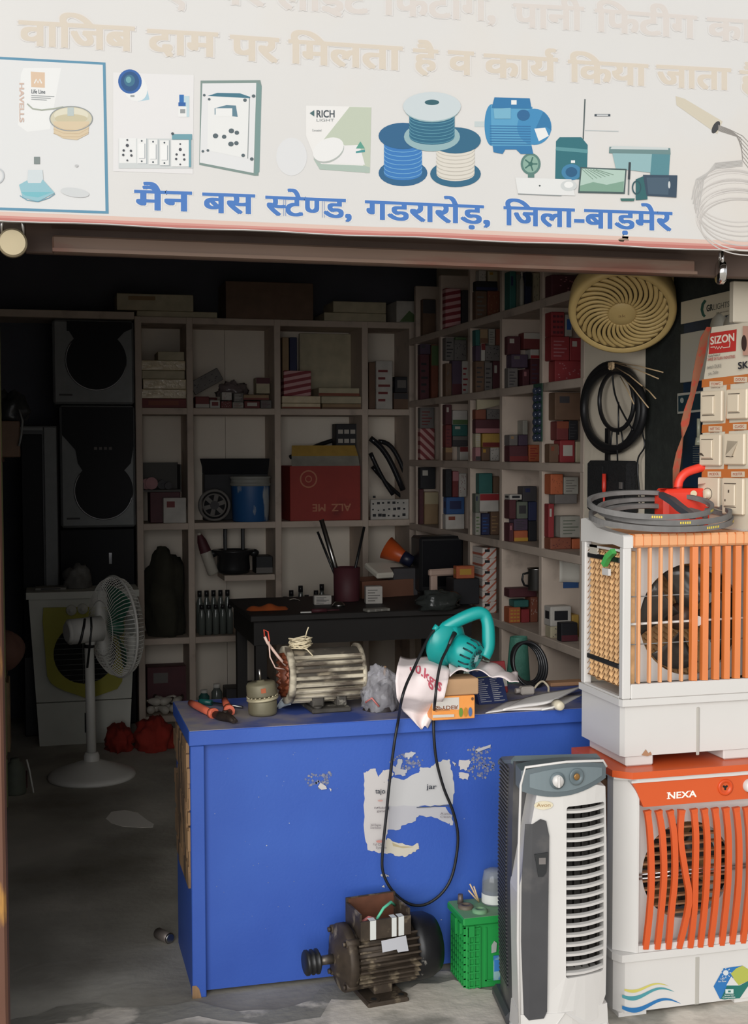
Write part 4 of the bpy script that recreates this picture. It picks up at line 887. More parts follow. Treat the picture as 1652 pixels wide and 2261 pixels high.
# =================================================================== left corner: stacked coolers, tall cabinet, cooler, pedestal fan
greyb = M('cooler_grey', (120, 122, 122), .45, var=.06, vs=20); gloss = M('gloss_black', (12, 12, 18), .5, spec=.2)
def keyhole_cooler(lab, x0, x1, y0, y1, cx, cy, rpx, yn, group):
    Y = YB+.02; A = PY(x0, y1, Y); B_ = PY(x1, y0, Y); X1 = min(B_.x, UX[0]-T/2-.004)
    t = thing('air_cooler', lab, 'air cooler', (A.x, Y, A.z), group=group)
    W, H = X1-A.x, B_.z-A.z
    obj('cooler_body', MB().box((0, 0, 0), (W, .33, H), .012), greyb, t)
    C = PY(cx, cy, Y); c = (C.x-A.x, C.z-A.z); R_ = rpx*Y/2800*.98
    zn = PY(cx, yn, Y).z-A.z
    pts = [(c[0]+R_*math.cos(a), c[1]+R_*math.sin(a)) for a in (PI*.75+(PI*1.5)*i/36 for i in range(37))]
    lx = c[0]-R_*.93; rx = min(c[0]+R_*.93, W-.01)
    pts = [(max(.01, min(W-.008, x)), max(.012, z)) for x, z in pts]
    out = pts+[(rx, c[1]+R_*.95), (W-.008, zn), (W-.008, H-.008), (.012, H-.008) if zn < H*.75 else (lx, H-.008), (.012, zn+.06) if zn < H*.75 else (lx, zn+.02), (lx, zn-.02), (lx+.012, c[1]+R_*.95)]
    b = MB().at((0, 0, 0), (PI/2, 0, 0)); b.prism(out, .001, .006); obj('dark_panel', b, gloss, t)
    b = MB().at((0, 0, 0), (PI/2, 0, 0)).tube([(c[0]+R_*.98*math.cos(a), c[1]+R_*.98*math.sin(a), .006) for a in (PI*.8+(PI*1.15)*i/30 for i in range(31)) if c[0]+R_*.98*math.cos(a) < W-.008], .004, 6); obj('trim_ring', b, M('trim_silver', (150, 150, 150), .3, .8), t)
    obj('maker_mark', MB().box((.03, -.001, .045), (.10, 0, .055)), boxmat('dark grey'), t)
    if zn < H*.75: b = MB(); [b.box((W*.45+.026*k, -.012, zn-.02), (W*.45+.026*k+.016, -.006, zn-.005)) for k in range(4)]; obj('buttons', b, boxmat('grey'), t)
    return t
lowt = keyhole_cooler('lower dark keyhole-fronted cooler in the stack left of the back shelves', 135, 304, 896, 1166, 229, 1084, 64, 985, 'stacked keyhole coolers')
keyhole_cooler('upper dark keyhole-fronted cooler under the cream plank, left of the back shelves', 118, 304, 709, 892, 212, 796, 66, 724, 'stacked keyhole coolers')
zl = lowt.location.z
b = MB().box((PY(130, 1200, YB).x, YB+.03, 0), (UX[0]-T/2-.006, YB+.33, zl-.003), .01); o = tag(wobj('black_cabinet', b, gloss), 'black glossy cabinet at floor level carrying the stacked keyhole coolers', 'cabinet')
obj('latch', MB().box((.06, -.156, zl-.20), (.075, -.149, zl-.14)), chrome, o)
t = thing('tall_cabinet', 'tall dark cabinet with a pale edge strip standing in the left corner', 'cabinet', (PY(48, 1200, 6.85).x, 6.85, 0)); W = PY(131, 1200, 6.85).x-t.location.x; H = PY(100, 938, 6.85).z
obj('cabinet_body', MB().box((0, .01, 0), (W, .42, H), .006), M('cabinet_dark', (34, 34, 38), .4), t); obj('edge_strip', MB().box((W-.072, -.006, .4), (W-.006, .008, H-.01), .004), greyb, t); obj('top_strip', MB().box((0, -.004, H-.03), (W-.075, .008, H-.012), .002), greyb, t)
obj('door_panel', MB().box((.004, -.002, .42), (W-.08, .009, H-.05), .003), gloss, t)
# cooler on the floor behind the pedestal fan
c = PZ(188, 1644, 0); fy = c.y+.02; bx = lambda px, py: PY(px, py, fy)
t = thing('air_cooler', 'tapered grey white cooler with olive front standing in the dark behind the pedestal fan', 'air cooler', (c.x, fy, 0))
cw = M('cooler_dim_white', (206, 206, 196), .45, var=.05, vs=8); olive = M('olive_panel', (164, 158, 44), .5, var=.08); dark = M('dark_void', (14, 14, 14), .8)
wt, wb_, H = (bx(303, 1320).x-bx(62, 1320).x)/2, (bx(290, 1640).x-bx(88, 1640).x)/2, bx(188, 1318).z
zt = bx(188, 1548).z
b = MB()
def taper(z): return wb_+(wt-wb_)*z/H
for z0, z1 in ((.0, zt), (zt+.004, H)):
    a, d = taper(z0)-.004, taper(z1)-.004
    b.add([(-a, 0, z0), (a, 0, z0), (a, .20, z0), (-a, .20, z0), (-d, -.03*z1/H, z1), (d, -.03*z1/H, z1), (d, .20, z1), (-d, .20, z1)], [(0, 3, 2, 1), (4, 5, 6, 7), (0, 1, 5, 4), (1, 2, 6, 5), (2, 3, 7, 6), (3, 0, 4, 7)])
obj('cooler_body', b, cw, t)
b = MB().prism([(-wt-.008, -.05), (-wt*.6, -.062), (wt*.6, -.062), (wt+.008, -.05), (wt+.008, .21), (-wt-.008, .21)], H, H+.035); obj('top_lid', b, cw, t)
def P2(px, py): p = bx(px, py); return (p.x-c.x, p.z)
C = P2(187, 1440); R_ = .155
o8 = [P2(x, y) for x, y in ((92, 1345), (96, 1340), (272, 1338), (276, 1345), (270, 1500), (258, 1518), (195, 1540), (130, 1518), (105, 1500))]
def ringpts(o, n): return [o]
N = 36
def outl(a):
    # point of the olive outline in direction a from C
    best = None; d = (math.cos(a), math.sin(a))
    for i in range(len(o8)):
        p, q = o8[i], o8[(i+1) % len(o8)]; ex, ey = q[0]-p[0], q[1]-p[1]; den = d[0]*ey-d[1]*ex
        if abs(den) < 1e-9: continue
        s_ = ((p[0]-C[0])*ey-(p[1]-C[1])*ex)/den; u = ((p[0]-C[0])*d[1]-(p[1]-C[1])*d[0])/den
        if s_ > 0 and -1e-6 <= u <= 1+1e-6: best = s_ if best is None else min(best, s_)
    return (C[0]+d[0]*best, C[1]+d[1]*best)
ang = [2*PI*i/N for i in range(N)]
b = MB().at((0, -.032, 0), (PI/2, 0, 0)).frame([outl(a) for a in ang], [(C[0]+R_*math.cos(a), C[1]+R_*math.sin(a)) for a in ang], -.008, .01); obj('front_panel', b, olive, t)
b = MB().at((0, -.033, 0), (PI/2, 0, 0)).prism([(C[0]+R_*math.cos(a), C[1]+R_*math.sin(a)) for a in ang], 0, .002); obj('fan_opening', b, dark, t)
b = MB()
for k in range(-5, 6):
    z = .027*k; 
    if abs(z) < R_: h = math.sqrt(R_*R_-z*z); b.tube([(C[0]-h, -.046, C[1]+z), (C[0]+h, -.046, C[1]+z)], .0018, 6)
b.tube([(C[0]-.01, -.047, C[1]-R_), (C[0]-.01, -.047, C[1]+R_)], .0022, 6); obj('wire_grille', b, greyb, t)
for px, py in ((157, 1345), (182, 1342)):
    p = P2(px, py); b = MB().at((p[0], -.045, p[1]), (PI/2, 0, 0)).lathe([(.027, -.01), (.027, .006), (.022, .012), (.012, .012), (.012, .024), (0, .024)], 20); obj('knob', b, cw, t)
obj('level_slot', MB().box((.0, -.012, .06), (.016, .0, zt-.06)), dark, t)
b = MB(); [b.box((C[0]-.2, -.044, z_), (C[0]+.2, -.0425, z_+.003)) for z_ in ()]
# loose things on its lid
bz = H+.036
a = bk(78, 142, 1291, 1313, 0, .12, 'pale grey', 'small pale grey carton lying on the lid of the dim cooler', 'label', 'dark grey', z=bz); p = bx(78, 1300); a.location.x = p.x; a.location.y = fy+.03
b = lump((0, 0, 0), (.07, .055, .085), 3, .3, 2.0); o = obj('plastic_bundle', b, M('bundle_grey', (110, 108, 104), .5, bump=.5, bs=25)); o.location = (bx(172, 1300).x, fy+.10, bz+.001); tag(o, 'grey crumpled plastic bundle on the lid of the dim cooler', 'bundle')
# red cloths on the floor
redcl = M('red_cloth', (140, 38, 26), .9, var=.2, vs=12, bump=.4, bs=25)
for (x0, x1, y0, y1, l) in ((228, 292, 1604, 1652, 'crumpled red cloth on the floor at the foot of the dim cooler'), (290, 384, 1592, 1650, 'larger crumpled red cloth on the floor beside the blue counter')):
    cc = PZ((x0+x1)/2, y1-8, 0); rx = (x1-x0)/2*cc.y/2800; hz = (y1-y0)*cc.y/2800*.9
    b = lump((cc.x, cc.y-.09, .0005), (rx*.92, .12, hz*.85), x0, .34, 2.4, 36, 18); tag(wobj('red_cloth', b, redcl), l, 'cloth')
# ------------------------------------------------------------------ pedestal fan
c = PZ(203, 1716, 0); D = c.y
t = thing('pedestal_fan', 'white pedestal fan on a round base, its caged head turned to the right', 'fan', (c.x, c.y, 0)); fw = M('fan_white', (214, 212, 206), .4, var=.03)
pz = lambda py: PY(203, py, D).z
obj('base', MB().lathe([(0, .0), (.196, .0), (.2, .008), (.196, .02), (.18, .028), (.12, .05), (.06, .072), (.04, .078), (0, .08)], 48), fw, t)
obj('base_collar', MB().lathe([(.036, .076), (.036, .1), (.03, .115), (.024, .118)], 24), fw, t)
zc = pz(1428); obj('pole', MB().cyl((0, 0, .078), (-.004, 0, zc), .0225, .0215, 24), fw, t)
obj('pole_ring', MB().cyl((-.004, 0, zc-.003), (-.004, 0, zc+.012), .0235, n=24), blackp, t)
zh = pz(1390); al = math.radians(20); ax = Vector((math.cos(al), math.sin(al), .03)).normalized()
hd = Vector((.005, 0, zh))
obj('neck', MB().lathe([(.022, zc+.01), (.026, zc+.03), (.027, zh-.02), (.02, zh+.03), (0, zh+.04)], 20), fw, t)
b = MB().cyl(hd-ax*.105, hd+ax*.05, .058, .058, 28).cyl(hd-ax*.118, hd-ax*.105, .042, .057, 28); obj('motor_housing', b, fw, t)
b = MB().tube([hd-ax*.03+Vector((0, -.03, .055)), hd-ax*.035+Vector((0, -.062, .03)), hd-ax*.05+Vector((0, -.064, -.03)), hd-ax*.06+Vector((0, -.055, -.055))], .006); b.tube([hd+ax*.0+Vector((0, -.03, .06)), hd+Vector((0, -.064, .02)), hd+Vector((-.01, -.05, -.08)), hd+Vector((-.02, -.03, -.17))], .005); obj('power_cord', b, blackp, t)
cg = hd+ax*.125; RG = .232; u_ = Vector((0, 0, 1)); v_ = ax.cross(u_).normalized(); u_ = v_.cross(ax).normalized()
def gp(a, r, d): return cg+ax*d+(u_*math.cos(a)+v_*math.sin(a))*r
b = MB()
for k in range(72):
    a = 2*PI*k/72; b.tube([gp(a, RG*f_, d) for f_, d in ((.25, -.075), (.5, -.074), (.8, -.062), (.95, -.035), (1.0, -.004))], .0019, 4, caps=False)
for f_, d in ((.55, -.074), (.25, -.075)): b.tube([gp(2*PI*i/40, RG*f_, d) for i in range(40)], .002, 5, closed=True)
obj('rear_guard', b, fw, t)
b = MB()
for k in range(72):
    a = 2*PI*k/72; b.tube([gp(a, RG*f_, d) for f_, d in ((.22, .075), (.5, .07), (.8, .055), (.95, .035), (1.0, .006))], .0019, 4, caps=False)
b.cyl(gp(0, 0, .07), gp(0, 0, .08), RG*.22, n=24); obj('front_guard', b, fw, t)
obj('guard_rim', MB().tube([gp(2*PI*i/56, RG+.002, 0) for i in range(56)], .0062, 8, closed=True), fw, t)
bl_ = M('fan_blade_teal', (60, 112, 92), .3)
for k in range(3):
    b = MB(); a0 = 2*PI*k/3+.4
    b.grid(lambda u, v: tuple(gp(a0+(u-.5)*1.25*(1-.25*v), RG*(.16+.68*v), -.012+.045*(u-.5)*1.0)), 8, 6); o = obj('blade', b, bl_, t); ms = o.modifiers.new('t', 'SOLIDIFY'); ms.thickness = .002
obj('blade_hub', MB().cyl(gp(0, 0, -.05), gp(0, 0, .02), RG*.18, n=24), bl_, t)
# ------------------------------------------------------------------ far left edge: a rack with odds and ends
YL = 5.5
L = lambda px, py, Y=YL: PY(px, py, Y)
rk = thing('rack', 'dim rack with a pale green post at the left edge of the shop', 'rack', (XL+.02, YL, 0))
x1 = L(9, 1200).x; tall = L(5, 880).z
for x in (XL+.02, x1-.035): wobj('post', MB().box((x, YL, 0), (x+.033, YL+.035, tall+.3), .003), M('post_green', (150, 150, 106), .6), rk)
for py in (1010, 1496, 1668): z = L(5, py).z; wobj('rack_shelf', MB().box((XL+.02, YL+.001, z-.02), (x1, YL+.3, z), .002), boxmat('brown'), rk)
z = L(5, 1010).z
def lb(x0, x1_, yt, yb, col, lab, d=.18, yo=-.02, deco=None, dc='white', z=None, name='cardboard_box', cat='box'):
    A = L(x0, yb, YL+yo); B_ = L(x1_, yt, YL+yo); z0 = A.z if z is None else z
    bb, ms = carton(None, B_.x-A.x, d, B_.z-z0, col, deco, dc); o = obj(name, bb, ms, None, (A.x, YL+yo, z0+.0005)); tag(o, lab, cat); return o
o = lb(-40, 43, 930, 1010, 'brown', 'brown carton on the top shelf of the left edge rack', z=z, yo=.045)
b = lump((0, 0, -.068), (.085, .07, .085), 8, .35, 2.0); q = obj('black_bundle', b, M('bundle_black', (40, 42, 44), .35, bump=.6, bs=18)); q.location = (L(16, 900).x, YL+.13, top_of(o)+.07); tag(q, 'black crumpled bag on the brown carton of the left rack', 'bag')
b = MB().tube([L(42, 905, YL+.06), L(50, 930, YL+.04), L(47, 960, YL+.03), L(42, 985, YL+.03)], .005); tag(wobj('loose_wire', b, greyb), 'grey wire looping beside the brown carton on the left rack', 'wire')
z2 = L(5, 1496).z
b = MB().grid(lambda u, v: (L(8, 1450).x+.085*math.sin(PI*v)**.7*math.cos(2*PI*u)*(1+.06*math.sin(5*2*PI*u)), YL+.12+.08*math.sin(PI*v)**.7*math.sin(2*PI*u), z2+.002+.185*v+.012*math.sin(3*2*PI*u)*v*(1-v)*4), 24, 12); tag(wobj('brown_bag', b, M('bag_brown', (112, 80, 68), .85, var=.15, bump=.5, bs=14)), 'round brown cloth bag on the middle shelf of the left rack', 'bag')
lb(-60, 20, 1508, 1668, 'tan', 'tall pale carton on the low shelf of the left rack, below the brown bag', z=L(5, 1668).z, yo=.042)
A = PZ(34, 1752, 0)
a = MB().box((-.045, -.05, 0), (.045, .06, .13), .01); o = obj('metal_can', MB().lathe([(0, 0), (.045, 0), (.047, .01), (.045, .11), (.03, .135), (.02, .14), (.02, .155), (0, .155)], 20), boxmat('grey green')); o.location = (A.x, A.y, .0005); tag(o, 'grey green oil can on the floor at the left jamb', 'can')
a2 = MB(); o2, ms = carton(None, .10, .09, .06, 'maroon', 'label', 'white'); o2 = obj('cardboard_box', o2, ms); o2.location = (A.x-.05, A.y+.07, .0005); tag(o2, 'small maroon box with white label on the floor behind the oil can', 'box')
b = MB().tube([(A.x+.05, A.y-.01, .15), (A.x+.062, A.y-.02, .10), (A.x+.072, A.y-.03, .04), (A.x+.078, A.y-.035, .006)], .004); tag(wobj('white_tube', b, white_pl), 'thin white tube leaning by the oil can at the left jamb', 'tube')
b = MB().box((A.x-.075, A.y+.02, 0), (A.x-.05, A.y+.05, .2), .004); tag(wobj('wood_block', b, boxmat('maroon')), 'dark red upright block on the floor behind the oil can', 'block')

# =================================================================== work table at the back
zt_ = .76; p0 = PZ(510, 1322, zt_); p1 = PZ(553, 1360, zt_)
tb = thing('work_table', 'black wooden work table cluttered with parts in front of the back shelves', 'table', (p1.x, p1.y, 0)); tm = M('table_dark', (34, 30, 28), .6, var=.2); XR_ = 1.98
wobj('table_top', MB().box((p1.x, p1.y, zt_-.03), (XR_, p0.y, zt_), .004), tm, tb); wobj('apron', MB().box((p1.x+.02, p1.y+.03, zt_-.14), (XR_-.02, p1.y+.05, zt_-.03)).box((p1.x+.02, p1.y+.05, zt_-.14), (p1.x+.04, p0.y-.03, zt_-.03)), tm, tb)
for x in (p1.x+.03, XR_-.08):
    for y in (p1.y+.04, p0.y-.08): wobj('leg', MB().box((x, y, 0), (x+.05, y+.05, zt_-.03)), tm, tb)
def tz(px, py): return PZ(px, py, zt_+.001)
def tbox(px, py, w_, d, h, col, lab, rot=0, deco=None, dc='white', name='cardboard_box', cat='box', mat=None, z=None):
    p = tz(px, py); bb, ms = carton(None, w_, d, h, col, deco, dc)
    if mat: ms = [mat]+ms[1:]
    o = obj(name, bb, ms, None, (p.x, p.y, zt_+.001 if z is None else z), (0, 0, rot)); tag(o, lab, cat); return o
foam = M('white_foam', (214, 208, 194), .8)
p = tz(800, 1322); t = thing('open_carton', 'open brown carton holding a white foam slab on the work table', 'box', (p.x, p.y, zt_+.001), (0, 0, math.radians(14))); 
b = MB().box((0, 0, 0), (.30, .22, .006)).box((0, 0, .006), (.30, .006, .085)).box((0, .214, .006), (.30, .22, .085)).box((0, .006, .006), (.006, .214, .085)).box((.294, .006, .006), (.30, .214, .085)); obj('carton_body', b, M('card_rust_brown', (116, 78, 60), .7), t)
s = obj('foam_slab', MB().box((-.10, -.075, 0), (.10, .075, .032), .008), foam); s.location = (p.x+.17, p.y+.15, zt_+.09); s.rotation_euler = (math.radians(18), 0, math.radians(14)); s.location.z = zt_+.112; tag(s, 'white foam slab tilted on the open brown carton', 'foam')
for i in range(9): q = obj('screw_anchor', MB().cyl((-.008, 0, 0), (.008, 0, 0), .004, n=8), foam); q.location = (p.x+.05+.013*(i % 5), p.y+.045+.02*(i//5), zt_+.0125); q.rotation_euler = (0, 0, i*1.1); tag(q, 'tiny white plug among those lying inside the open brown carton', 'plug', 'white plugs in the open carton')
tbox(808, 1334, .082, .05, .085, 'white', 'white carton with small print standing before the open brown carton', -.1, 'lines', 'grey')
tbox(812, 1352, .115, .05, .012, 'pale grey', 'white connector block lying at the front of the work table', .2, 'grid', 'dark grey', name='connector_block', cat='connector')
tbox(694, 1336, .085, .04, .045, 'white', 'small white carton with dark print at the table middle', -.05, 'lines', 'dark grey')
p = tz(748, 1338); o = obj('metal_dome', MB().lathe([(0, .022), (.018, .02), (.03, .008), (.034, 0), (0, 0)], 20), steel); o.location = p; tag(o, 'shiny domed metal cap lying on the work table', 'cap')
p = tz(590, 1346); o = obj('orange_rag', MB().grid(lambda u, v: (.10*(u-.5)*2*(1-.3*abs(v-.5)), .05*(v-.5)*2, .001+.022*math.sin(PI*u)**.5*math.sin(PI*v)*(1+.3*math.sin(14*u))), 16, 6), M('rag_orange', (188, 92, 40), .85)); o.location = p; tag(o, 'crumpled orange rag at the left end of the work table', 'rag')
o = obj('white_stick', MB().box((0, 0, 0), (.05, .008, .006)), white_pl); o.location = tz(664, 1354); tag(o, 'short white stick near the front edge of the work table', 'stick')
o = obj('screwdriver', MB().cyl((0, 0, .009), (.07, 0, .009), .009, n=12).cyl((.07, 0, .009), (.13, 0, .009), .003, n=8), boxmat('maroon')); o.location = tz(688, 1353); tag(o, 'maroon screwdriver lying right of the white stick on the table', 'screwdriver')
o = obj('paper_scrap', MB().grid(lambda u, v: (.07*u, .03*v, .002+.006*math.sin(5*u)), 6, 3), foam); o.location = tz(640, 1326); ms = o.modifiers.new('t', 'SOLIDIFY'); ms.thickness = .0008; tag(o, 'white paper scrap at the back of the work table', 'paper')
p = tz(766, 1326); t = thing('tool_can', 'dark red can holding a pipe and dark rods at the back of the table', 'can', p); obj('can_body', MB().lathe([(0, 0), (.062, 0), (.064, .004), (.066, .165), (.062, .165), (.058, .01), (0, .008)], 24), boxmat('maroon'), t)
for (dx, dy, dz, r_, m_, l) in ((-.12, .03, .40, .012, steel, 'bright steel pipe standing in the dark red can'), (-.135, .05, .34, .006, blackp, 'thin black rod beside the steel pipe in the can'), (.10, .04, .36, .007, blackp, 'dark rod leaning right out of the dark red can')):
    q = obj('steel_rod', MB().cyl((dx*.1, .0, .012), (dx, dy, dz), r_, n=12), m_); q.location = p; tag(q, l, 'rod')
o = tbox(830, 1300, .13, .10, .14, 'dark grey', 'dim grey box at the back of the table under the orange horn', z=zt_+.001); o.location.y = p0.y-.12
p = Vector((o.location.x+.065, o.location.y+.05, top_of(o))); t = thing('horn_lamp', 'orange horn shaped lamp with a dark blue cap on the dim grey box', 'lamp', p, (0, math.radians(62), math.radians(150))); t.location.z += .052
obj('lamp_shade', MB().lathe([(.03, 0), (.06, .1), (.062, .1), (.033, 0)], 24), M('horn_orange', (196, 84, 36), .4), t); obj('lamp_cap', MB().lathe([(0, -.06), (.03, -.055), (.036, 0), (.03, .004), (0, .004)], 20), M('cap_navy', (26, 30, 52), .4), t)
A = PY(927, 1262, p0.y-.2); B_ = PY(1024, 1184, p0.y-.2); t = thing('monitor', 'black boxy monitor on the work table against the right shelves', 'monitor', (A.x, p0.y-.2, zt_+.001)); obj('monitor_case', MB().box((0, 0, .02), (B_.x-A.x, .16, B_.z-zt_), .012), blackp, t); obj('screen', MB().box((.015, -.002, .05), (B_.x-A.x-.015, .001, B_.z-zt_-.02)), gloss, t); obj('foot', MB().box((.04, .03, 0), (B_.x-A.x-.04, .14, .02)), blackp, t)
o = tbox(1002, 1336, .13, .12, .125, 'black', 'black box on the table carrying a small orange carton')
tbox(1008, 1336, .092, .05, .06, 'orange', 'small orange carton with yellow lettering on the black box', 0, 'label', 'yellow', z=top_of(o))
p = tz(958, 1334); t = thing('glue_gun', 'pale pink pistol shaped tool propped before the black monitor', 'tool', (p.x+.01, p.y+.03, zt_+.001), (0, 0, .2)); gm = M('tool_pale', (190, 164, 150), .5)
obj('tool_body', MB().box((-.02, 0, .13), (.12, .03, .165), .008), gm, t); obj('grip', MB().box((-.012, .002, 0), (.025, .028, .135), .006), gm, t)
b = lump((0, 0, 0), (.10, .055, .06), 12, .35, 2.4); o = obj('plastic_bag', b, M('bag_dark', (56, 60, 58), .25, bump=.7, bs=20)); o.location = tz(968, 1345); o.location.z = zt_+.001; tag(o, 'dark crumpled plastic bag on the table right of the open carton', 'bag')
# =================================================================== the blue counter
CY, CH, CX0, CX1, CD = 3.423, .742, .382, 1.74, .41
ct = thing('shop_counter', 'long blue painted wooden counter with torn paper stuck on its front', 'counter', (CX0, CY, 0))
blue = M('counter_blue', (44, 80, 168), .55, var=.05, vs=3, bump=.06, bs=150, col2=(58, 98, 182), c2at=(.35, .75), c2s=1.6)
blue_top = M('counter_top_dusty', (52, 76, 150), .7, var=.1, vs=6, col2=(150, 142, 138), c2at=(.40, .62), c2s=4.5)
wood_raw = M('raw_wood', (150, 118, 84), .85, var=.2, vs=8, col2=(84, 66, 50), c2at=(.45, .6), c2s=14, stretch=(1, 1, .2))
b = MB().mat(0).box((CX0-.004, CY-.006, CH-.042), (CX1, CY+CD+.01, CH-.0015), .002).mat(1).box((CX0-.002, CY-.004, CH-.0015), (CX1-.002, CY+CD+.008, CH)); wobj('counter_top', b, [blue, blue_top], ct)
b = MB().box((CX0, CY, 0), (CX0+.038, CY+.03, CH-.043), .002); wobj('front_stile', b, blue, ct)
b = MB().box((CX0+.038, CY+.018, .012), (CX1, CY+.03, CH-.043)); wobj('front_panel', b, blue, ct)
b = MB().box((CX0+.004, CY+.03, 0), (CX0+.022, CY+CD, CH-.043)); wobj('side_panel', b, blue, ct)
b = MB().box((CX1-.02, CY+.03, 0), (CX1, CY+CD, CH-.043)); wobj('side_panel', b, blue, ct)
b = MB(); r2 = random.Random(21)
for k in range(26):
    z0 = .30+.38*k/26; y0_ = CY+.012+r2.uniform(0, .05); b.box((CX0-.004-r2.uniform(0, .004), y0_, z0), (CX0+.004, CY+.2+r2.uniform(-.12, .19), min(z0+.03+r2.uniform(0, .03), CH-.045)), .001)
wobj('splintered_wood', b, wood_raw, ct)
b = MB().box((CX0-.0012, CY-.0012, 0), (CX0+.022, CY, .012)).add([(CX0-.0012, CY-.0014, .0), (CX0+.024, CY-.0014, .0), (CX0+.018, CY-.0014, .026), (CX0+.01, CY-.0014, .036), (CX0-.0012, CY-.0014, .036)], [(0, 1, 2, 3, 4)]); wobj('chipped_corner', b, wood_raw, ct)
YP_ = CY+.0172
def CPn(x, y, k=0): p = PY(x, y, YP_-.00025*k); return (p.x, p.y, p.z)
PW, PW2, PW3, FADE = (226, 220, 218), (208, 206, 212), (232, 224, 206), (96, 116, 176)
def jag(pts, amp, seed, n=4):
    r3 = random.Random(seed); out = []
    for i in range(len(pts)):
        p, q = pts[i], pts[(i+1) % len(pts)]; out.append(p)
        for k in range(1, n): out.append((p[0]+(q[0]-p[0])*k/n+r3.uniform(-amp, amp), p[1]+(q[1]-p[1])*k/n+r3.uniform(-amp, amp)))
    return out
def cut(pts): return jag(pts, 2.2, len(pts))
# paper scraps: each star-shaped piece is its own polygon
P = Print(CPn)
P.poly(PW, cut([(803, 1706), (816, 1700), (830, 1697), (836, 1716), (846, 1700), (862, 1700), (870, 1708), (856, 1722), (858, 1750), (862, 1790), (858, 1830), (852, 1850), (860, 1868), (856, 1886), (830, 1881), (812, 1877), (806, 1850), (804, 1790), (805, 1740)]))
P.poly((222, 220, 220), cut([(868, 1716), (892, 1722), (925, 1706), (928, 1694), (950, 1696), (966, 1682), (992, 1676), (996, 1690), (1000, 1720), (1004, 1750), (1000, 1776), (960, 1778), (920, 1782), (880, 1786), (862, 1782), (860, 1740)]))
P.poly(PW2, cut([(860, 1780), (920, 1780), (984, 1782), (999, 1800), (1000, 1822), (985, 1816), (960, 1806), (926, 1800), (914, 1814), (890, 1822), (882, 1832), (858, 1832)]))
P.poly(PW3, cut([(856, 1850), (880, 1862), (910, 1868), (924, 1862), (926, 1874), (908, 1886), (892, 1892), (872, 1890), (852, 1880)])).poly((206, 190, 150), [(866, 1860), (884, 1868), (914, 1870), (890, 1873), (868, 1868)])
P.poly((216, 216, 220), cut([(896, 1662), (908, 1658), (918, 1664), (904, 1676), (894, 1672)])).poly((200, 204, 214), cut([(878, 1678), (888, 1676), (884, 1700), (872, 1704)])).poly(PW2, cut([(868, 1690), (886, 1698), (900, 1700), (896, 1712), (872, 1712)]))
P.poly(PW, cut([(1014, 1678), (1038, 1676), (1038, 1686), (1032, 1700), (1016, 1700)])).poly(PW, cut([(1013, 1706), (1035, 1708), (1033, 1722), (1014, 1717)])).poly(PW2, cut([(999, 1683), (1005, 1684), (1008, 1690), (1003, 1690)]))
P.poly(PW2, [(1050, 1655), (1084, 1644), (1083, 1650), (1056, 1660)]).poly(PW, [(702, 1737), (708, 1728), (720, 1736), (722, 1742), (710, 1744)]).poly(PW, [(727, 1740), (732, 1742), (731, 1748)]).poly(PW2, cut([(840, 1932), (852, 1930), (860, 1936), (846, 1938)])).poly(PW2, cut([(814, 1984), (822, 1978), (829, 1990), (818, 1992)])).poly(PW, [(843, 1958), (848, 1954), (850, 1960)])
P.line((90, 100, 120), [(920, 1783), (950, 1782), (985, 1778), (998, 1784)], 1.6).ell((40, 50, 80), 855, 1784, 4, 6)
for t_, x, y, h in (('tajo', 829, 1752, 11), ('jar', 942, 1742, 11)): P.text((70, 74, 84), t_, x, y, x+22, y, h, .01)
for t_, x, y in (('the Radio', 826, 1786), ('gates', 832, 1793), ('360 Degree', 818, 1824), ('Distribution', 818, 1830), ('Full Class', 824, 1867), ('System', 830, 1874), ('Auto', 972, 1799), ('Clean', 972, 1806)): P.text((120, 110, 116), t_, x, y, x+24, y, 5, .0)
P.ell((216, 170, 160), 840, 1768, 6, 2).ell((216, 150, 140), 838, 1858, 7, 3).part('torn_paper', ct)
# patches where older paper tore the paint
r3 = random.Random(8); P = Print(CPn)
for (cx, cy, rx, ry, n) in ((700, 1724, 26, 18, 46), (898, 1682, 36, 18, 60), (1062, 1690, 30, 32, 90), (724, 1712, 12, 8, 14), (1060, 1656, 28, 8, 26), (820, 1986, 10, 10, 6)):
    for i in range(n):
        a, q = r3.uniform(0, 2*PI), r3.random()**.6; x, y, s_ = cx+rx*q*math.cos(a), cy+ry*q*math.sin(a), r3.uniform(1.2, 4.2)
        P.k = i % 3; P.poly(r3.choice([(140, 146, 172), (112, 126, 178), (158, 158, 172), (128, 136, 168)]), [(x+s_*r3.uniform(.5, 1.2)*math.cos(k*1.05), y+s_*r3.uniform(.5, 1.2)*math.sin(k*1.05)) for k in range(6)])
for i in range(70):
    x, y = r3.uniform(470, 1100), r3.uniform(1660, 2080); s_ = r3.uniform(.5, 1.5); P.k = 0; P.poly(r3.choice([(150, 164, 206), (110, 132, 196), (196, 204, 222)]), [(x, y-s_), (x+s_*1.3, y), (x, y+s_), (x-s_, y)])
P.part('paint_scuffs', ct)['kind'] = 'stuff'

def catmull(P, n=5):
    out = []
    for i in range(len(P)-1):
        a, b_, c_, d = P[max(i-1, 0)], P[i], P[i+1], P[min(i+2, len(P)-1)]
        for k in range(n):
            s = k/n; out.append(.5*((2*b_)+(c_-a)*s+(2*a-5*b_+4*c_-d)*s*s+(3*b_-a-3*c_+d)*s**3))
    return out+[P[-1]]
